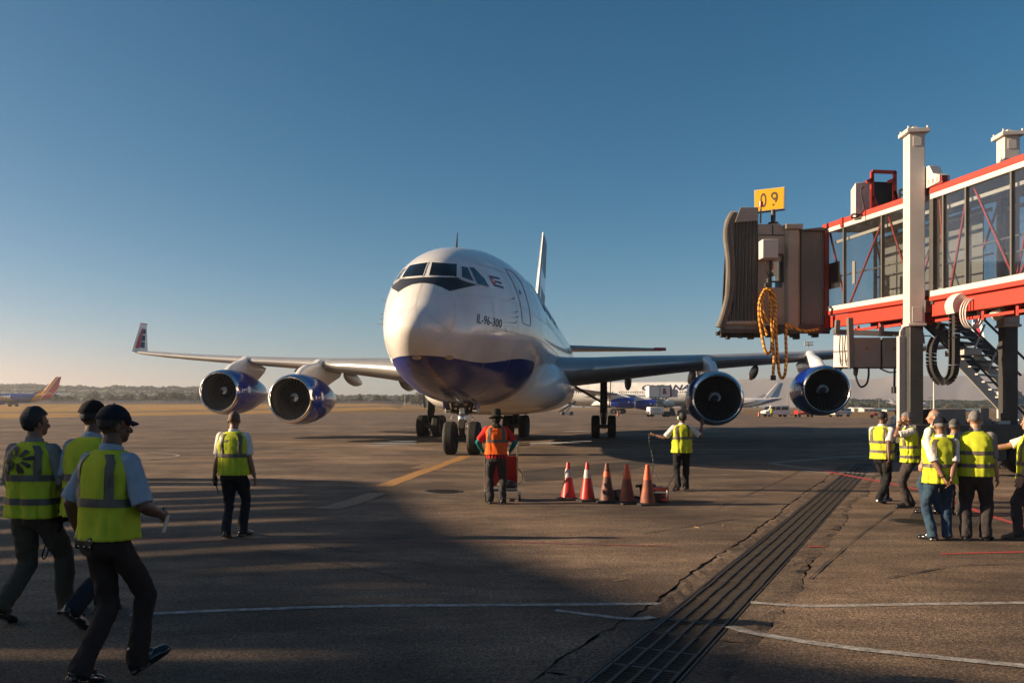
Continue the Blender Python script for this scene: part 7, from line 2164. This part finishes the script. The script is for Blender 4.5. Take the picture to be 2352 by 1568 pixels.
# catering high lift
ct = thing('catering_truck', 'high lift catering truck raised on scissors against the parked airliner', 'truck', gp(1512, 957), .08)
def cx_(px): return (px - 1512) / 13.1
def czz(py): return (957 - py) / 13.1
b = MB(); b.box(((cx_(1487) + cx_(1535)) / 2, .0, (czz(886) + czz(912)) / 2), (3.66, 2.3, 1.95)); b.build('container', m_vanw, ct, bevel=.04)
b = MB()
for x in (cx_(1487) - .02, cx_(1511), cx_(1535) + .02): b.box((x, -1.16, czz(899)), (.10, .05, 1.98))
b.box((cx_(1511), -1.16, czz(886)), (3.7, .05, .1)).box((cx_(1511), -1.16, czz(912)), (3.7, .05, .1)); b.build('container_frame', m_midgrey, ct, smooth=0)
b = MB(); b.add([(cx_(1517), -1.19, czz(905)), (cx_(1527), -1.19, czz(905)), (cx_(1524), -1.19, czz(892)), (cx_(1519), -1.19, czz(891))], [(0, 1, 2, 3)]); b.build('red_emblem', mat('faded_red_print', (.35, .09, .09), rough=.6), ct, smooth=0)
b = MB(); b.box((cx_(1546), 0, czz(903)), (1.1, 2.0, 1.35)); b.build('front_platform', m_cream, ct, bevel=.03)
b = MB(); b.box((cx_(1537), -1.02, czz(903)), (.3, .1, 1.4)); b.build('red_gate', m_red, ct, smooth=0)
for y in (-.9, .9):
    for s_ in (0, 1):
        x0, x1 = cx_(1500), cx_(1529)
        if s_: x0, x1 = x1, x0
        b = MB(); b.bar((x0, y, czz(936)), (x1, y, czz(913)), .14, .14, up=(0, 1, 0)); b.build('scissor_arm', m_steelgrey, ct, smooth=0)
b = MB()
for kx in range(5): b.bar((cx_(1498 + kx * 7), -1.0, czz(918)), (cx_(1502 + kx * 7), -1.0, czz(912)), .08).bar((cx_(1502 + kx * 7), -1.0, czz(912)), (cx_(1505 + kx * 7), -1.0, czz(918)), .08)
b.build('lattice', m_steelgrey, ct, smooth=0)
b = MB(); b.box((cx_(1512), 0, czz(947)), (4.2, 2.1, .35)); b.build('chassis', m_steelgrey, ct, bevel=.02)
b = MB(); b.box((cx_(1504), -.2, czz(942.5)), (2.5, 2.1, 1.25)); b.build('driver_cab', m_vanw, ct, bevel=.06)
b = MB()
for kx in range(4): b.box((cx_(1504), -1.26, czz(948.5 - kx * 3.4)), (1.4, .03, .08))
b.build('grille_slat', m_midgrey, ct, smooth=0)
for x in (1491, 1517): MB().box((cx_(x), -1.27, czz(948)), (.22, .03, .3)).build('headlight', m_red, ct, smooth=0)
b = MB(); b.prism([(cx_(1535), -.9, czz(955)), (cx_(1550), -.9, czz(955)), (cx_(1545), -.9, czz(938)), (cx_(1536), -.9, czz(934))], (0, .3, 0)); b.build('step_unit', m_steelgrey, ct, smooth=0)
wheels(ct, [(cx_(1493), -.95, .45), (cx_(1493), .95, .45), (cx_(1530), -.95, .45), (cx_(1530), .95, .45)], .45, .3)
# belt loader
bl_ = thing('belt_loader', 'grey belt loader with its dark conveyor raised to the parked airliner', 'belt loader', gp(1301, 953), 0)
sx = F / gp(1301, 953).y
def bp(px, py, y=0): return ((px - 1301) / sx, y, (953 - py) / sx)
b = MB(); b.bar(bp(1284, 946), bp(1322, 922), 1.1, .35, up=(0, 0, 1)); b.build('conveyor', m_steelgrey, bl_, bevel=.03)
b = MB(); b.box(bp(1302, 948), (2.4, 1.5, .5)); b.build('chassis', m_cream, bl_, bevel=.04)
b = MB(); b.bar(bp(1300, 946, -.6), bp(1312, 932, -.6), .12).bar(bp(1300, 946, .6), bp(1312, 932, .6), .12); b.build('lift_arm', m_midgrey, bl_, smooth=0)
wheels(bl_, [(-.8, -.7, .38), (-.8, .7, .38), (1.0, -.7, .38), (1.0, .7, .38)], .38, .25)
# dark tractor right of the catering truck, red dolly, pickup, motorbike
tg = thing('tow_tractor', 'dark low tow tractor parked under the nose of the parked airliner', 'tractor', gp(1577, 955), 0)
b = MB(); b.prism([(-2, -.8, .35), (-2, -.8, 1.0), (-1.2, -.8, 1.25), (.2, -.8, 1.2), (1.9, -.8, 1.0), (2, -.8, .35)], (0, 1.6, 0)); b.build('body', m_steelgrey, tg, bevel=.05)
b = MB(); b.box((-.6, 0, 1.5), (.9, 1.3, .7)); b.build('cab', m_glass, tg, bevel=.05)
wheels(tg, [(-1.3, -.7, .42), (-1.3, .7, .42), (1.3, -.7, .42), (1.3, .7, .42)], .42, .28)
dl = thing('baggage_dolly', 'red flat baggage dolly seen under the outer engine', 'dolly', gp(1846, 957.5), .1)
b = MB(); b.box((0, 0, .55), (2.9, 1.5, .16)); b.box((-1.3, 0, .85), (.08, 1.4, .6)).box((.4, 0, .8), (1.2, 1.2, .35)); b.build('deck', m_red, dl, bevel=.02)
b = MB(); b.bar((-1.5, 0, .5), (-2.5, 0, .3), .08); b.build('draw_bar', m_steelgrey, dl, smooth=0)
wheels(dl, [(-1.1, -.65, .24), (-1.1, .65, .24), (1.1, -.65, .24), (1.1, .65, .24)], .24, .16)
pk_ = thing('pickup_truck', 'white and blue pickup truck with red stripes beyond the outer engine', 'pickup', gp(1928, 957), .5)
b = MB(); b.prism([(-2.2, -.85, .4), (-2.2, -.85, .95), (-1.2, -.85, 1.05), (-.7, -.85, 1.6), (.5, -.85, 1.6), (.6, -.85, 1.0), (2.2, -.85, 1.0), (2.2, -.85, .4)], (0, 1.7, 0)); b.build('body', m_vanw, pk_, bevel=.05)
b = MB(); b.box((-.1, -.86, 1.32), (.9, .02, .36)).box((-.1, .86, 1.32), (.9, .02, .36)); b.build('side_window', m_glass, pk_, smooth=0)
b = MB(); b.box((0, -.865, .75), (4.0, .02, .12)); b.build('red_stripe', m_red, pk_, smooth=0)
b = MB(); b.box((1.4, 0, 1.25), (1.5, 1.5, .5)); b.build('blue_canopy', mat('sky_blue_paint', (.10, .24, .40), rough=.4), pk_, bevel=.04)
wheels(pk_, [(-1.35, -.75, .36), (-1.35, .75, .36), (1.35, -.75, .36), (1.35, .75, .36)], .36, .24)
mb_ = thing('motorbike', 'small red motorbike crossing the far apron edge', 'motorbike', gp(2011, 960), .1)
wheels(mb_, [(-.6, 0, .3), (.6, 0, .3)], .3, .1)
b = MB(); b.bar((-.55, 0, .35), (.1, 0, .55), .2, .2).bar((.1, 0, .55), (.6, 0, .4), .22, .18).bar((-.62, 0, .3), (-.45, 0, .95), .06).bar((-.45, -.3, .95), (-.45, .3, .95), .05); b.ell((0, 0, .72), (.3, .13, .13)); b.build('frame', m_red, mb_)
# far cones
def far_cone(px, py, lab):
    t = thing('traffic_cone', lab, 'traffic cone', gp(px, py)); s_ = 1.25
    b = MB(); b.lathe([(.03, .16), (.75, .03)], 14, Matrix.Rotation(-pi / 2, 4, 'Y')); b.build('cone_body', m_cone_new, t)
    b = MB(); b.box((0, 0, .02), (.42, .42, .04)); b.build('base', m_rubber, t)
    t.scale = (s_, s_, s_)
far_cone(1419, 955, 'tiny orange cone by the main wheels of the parked airliner'); far_cone(1743, 956, 'tiny orange cone between the engine and the white van')

# ---------------------------------------------------------------- masts and poles
m_pole = mat('pale_pole', (.55, .51, .46), rough=.6); m_wpole = mat('wooden_pole', (.24, .19, .14), rough=.9)
def mast(px, py_top, Y, r_, label, head, m=m_pole):
    X = (px - CX) / F * Y; z0_ = -.12 + rise(X, Y); zt_ = H + (HY - py_top) / F * Y
    t = thing('light_mast' if head else 'pole', label, 'mast' if head else 'pole', (X, Y, z0_))
    b = MB(); b.tube([(0, 0, 0), (0, 0, zt_ - z0_)], [r_, r_ * .7], 10); b.build('shaft', m, t)
    if head == 'flood':
        b = MB(); b.bar((-1.3, 0, zt_ - z0_), (1.3, 0, zt_ - z0_), .12).bar((-1.3, 0, zt_ - z0_ - .9), (1.3, 0, zt_ - z0_ - .9), .12); b.build('cross_arm', m_midgrey, t, smooth=0)
        for x in (-1.15, -.4, .4, 1.15):
            for z in (.2, -.7): MB().box((x, -.15, zt_ - z0_ + z), (.55, .3, .45), Matrix.Rotation(.4, 3, 'X')).build('lamp_head', m_cream, t, bevel=.03)
    elif head == 'tee':
        b = MB(); b.bar((-1.6, 0, zt_ - z0_), (1.6, 0, zt_ - z0_), .22, .25); b.build('lamp_bar', m_midgrey, t, smooth=0)
    return t
mast(1857, 787, 300, .16, 'tall floodlight mast rising behind the right wing', 'flood', m_midgrey)
mast(1811, 902, 305, .18, 'slim wooden pole between the white van and the outer engine', None, m_wpole)
mast(2145, 846, 205, .19, 'thick pale pole standing behind the bridge columns', None)
mast(2137, 913, 420, .14, 'lattice lamp mast with a short cross bar beside the thick pale pole', 'tee', m_midgrey)
mast(2019, 915, 420, .10, 'thin lamp mast with a wide cross bar above the right hand woods', 'tee', m_midgrey)
mast(1551, 883, 480, .10, 'thin pale pole in the woods left of the nose wheel', None) if False else None
mast(930, 897, 480, .12, 'thin pale pole in front of the woods beside the right main gear', None)
# ---------------------------------------------------------------- low buildings in front of the right hand woods
m_bwall = mat('pale_plaster', (.55, .50, .45), rough=.85, var=.2, vscale=.5); m_broof = mat('turquoise_roof', (.10, .28, .34), rough=.5); m_wroof = mat('white_roof', (.65, .62, .58), rough=.6)
def hut(px0, px1, py_top, Y, m_r, label):
    x0, x1 = (px0 - CX) / F * Y, (px1 - CX) / F * Y; zt_ = H + (HY - py_top) / F * Y
    t = thing('low_building', label, 'building', ((x0 + x1) / 2, Y, -.12)); w = x1 - x0; hh = zt_ + .12
    b = MB(); b.box((0, 0, hh * .36), (w, 5, hh * .72)); b.build('wall', m_bwall, t, smooth=0)
    b = MB(); b.prism([(-w / 2 - .4, -3, hh * .72), (-w / 2 - .4, 3, hh * .72), (-w / 2 - .4, 0, hh)], (w + .8, 0, 0)); b.build('roof', m_r, t, smooth=0)
    n_ = max(2, int(w / 2.2))
    for i in range(n_):
        MB().box((-w / 2 + (i + .5) * w / n_, -2.52, hh * .38), (.8, .05, hh * .26)).build('window', m_glass, t, smooth=0)
    return t
for a, c, top, Y, m_r, lab in ((1978, 2000, 936, 330, m_wroof, 'small white roofed hut left of the parked turboprop'), (2002, 2018, 938, 330, m_broof, 'short turquoise roofed hut next to the white roofed hut'), (2030, 2070, 938.5, 340, m_broof, 'long turquoise roofed shed in front of the right hand woods'),
                               (2098, 2120, 937, 330, m_wroof, 'pale hut left of the dark bridge column'), (2205, 2255, 939, 330, m_broof, 'low turquoise roofed shed right of the bridge column'), (1955, 1976, 935, 335, m_wroof, 'white hut nearest the outer engine')):
    hut(a, c, top, Y, m_r, lab)
tw = thing('white_tower', 'white slatted service tower beyond the stairs foot', 'tower', at(2318, 950, 120))
sc_ = F / 120
b = MB(); b.box((0, 0, 2.0), (2.2, 2, 3.6)); b.build('body', m_cream, tw, bevel=.03); tw.location.z = 0
for kx in range(5): MB().box((-.85 + kx * .42, -1.02, 2.9), (.12, .05, 1.4)).build('slat', m_midgrey, tw, smooth=0)
# ---------------------------------------------------------------- done
bpy.data.scenes.remove(_scratch)
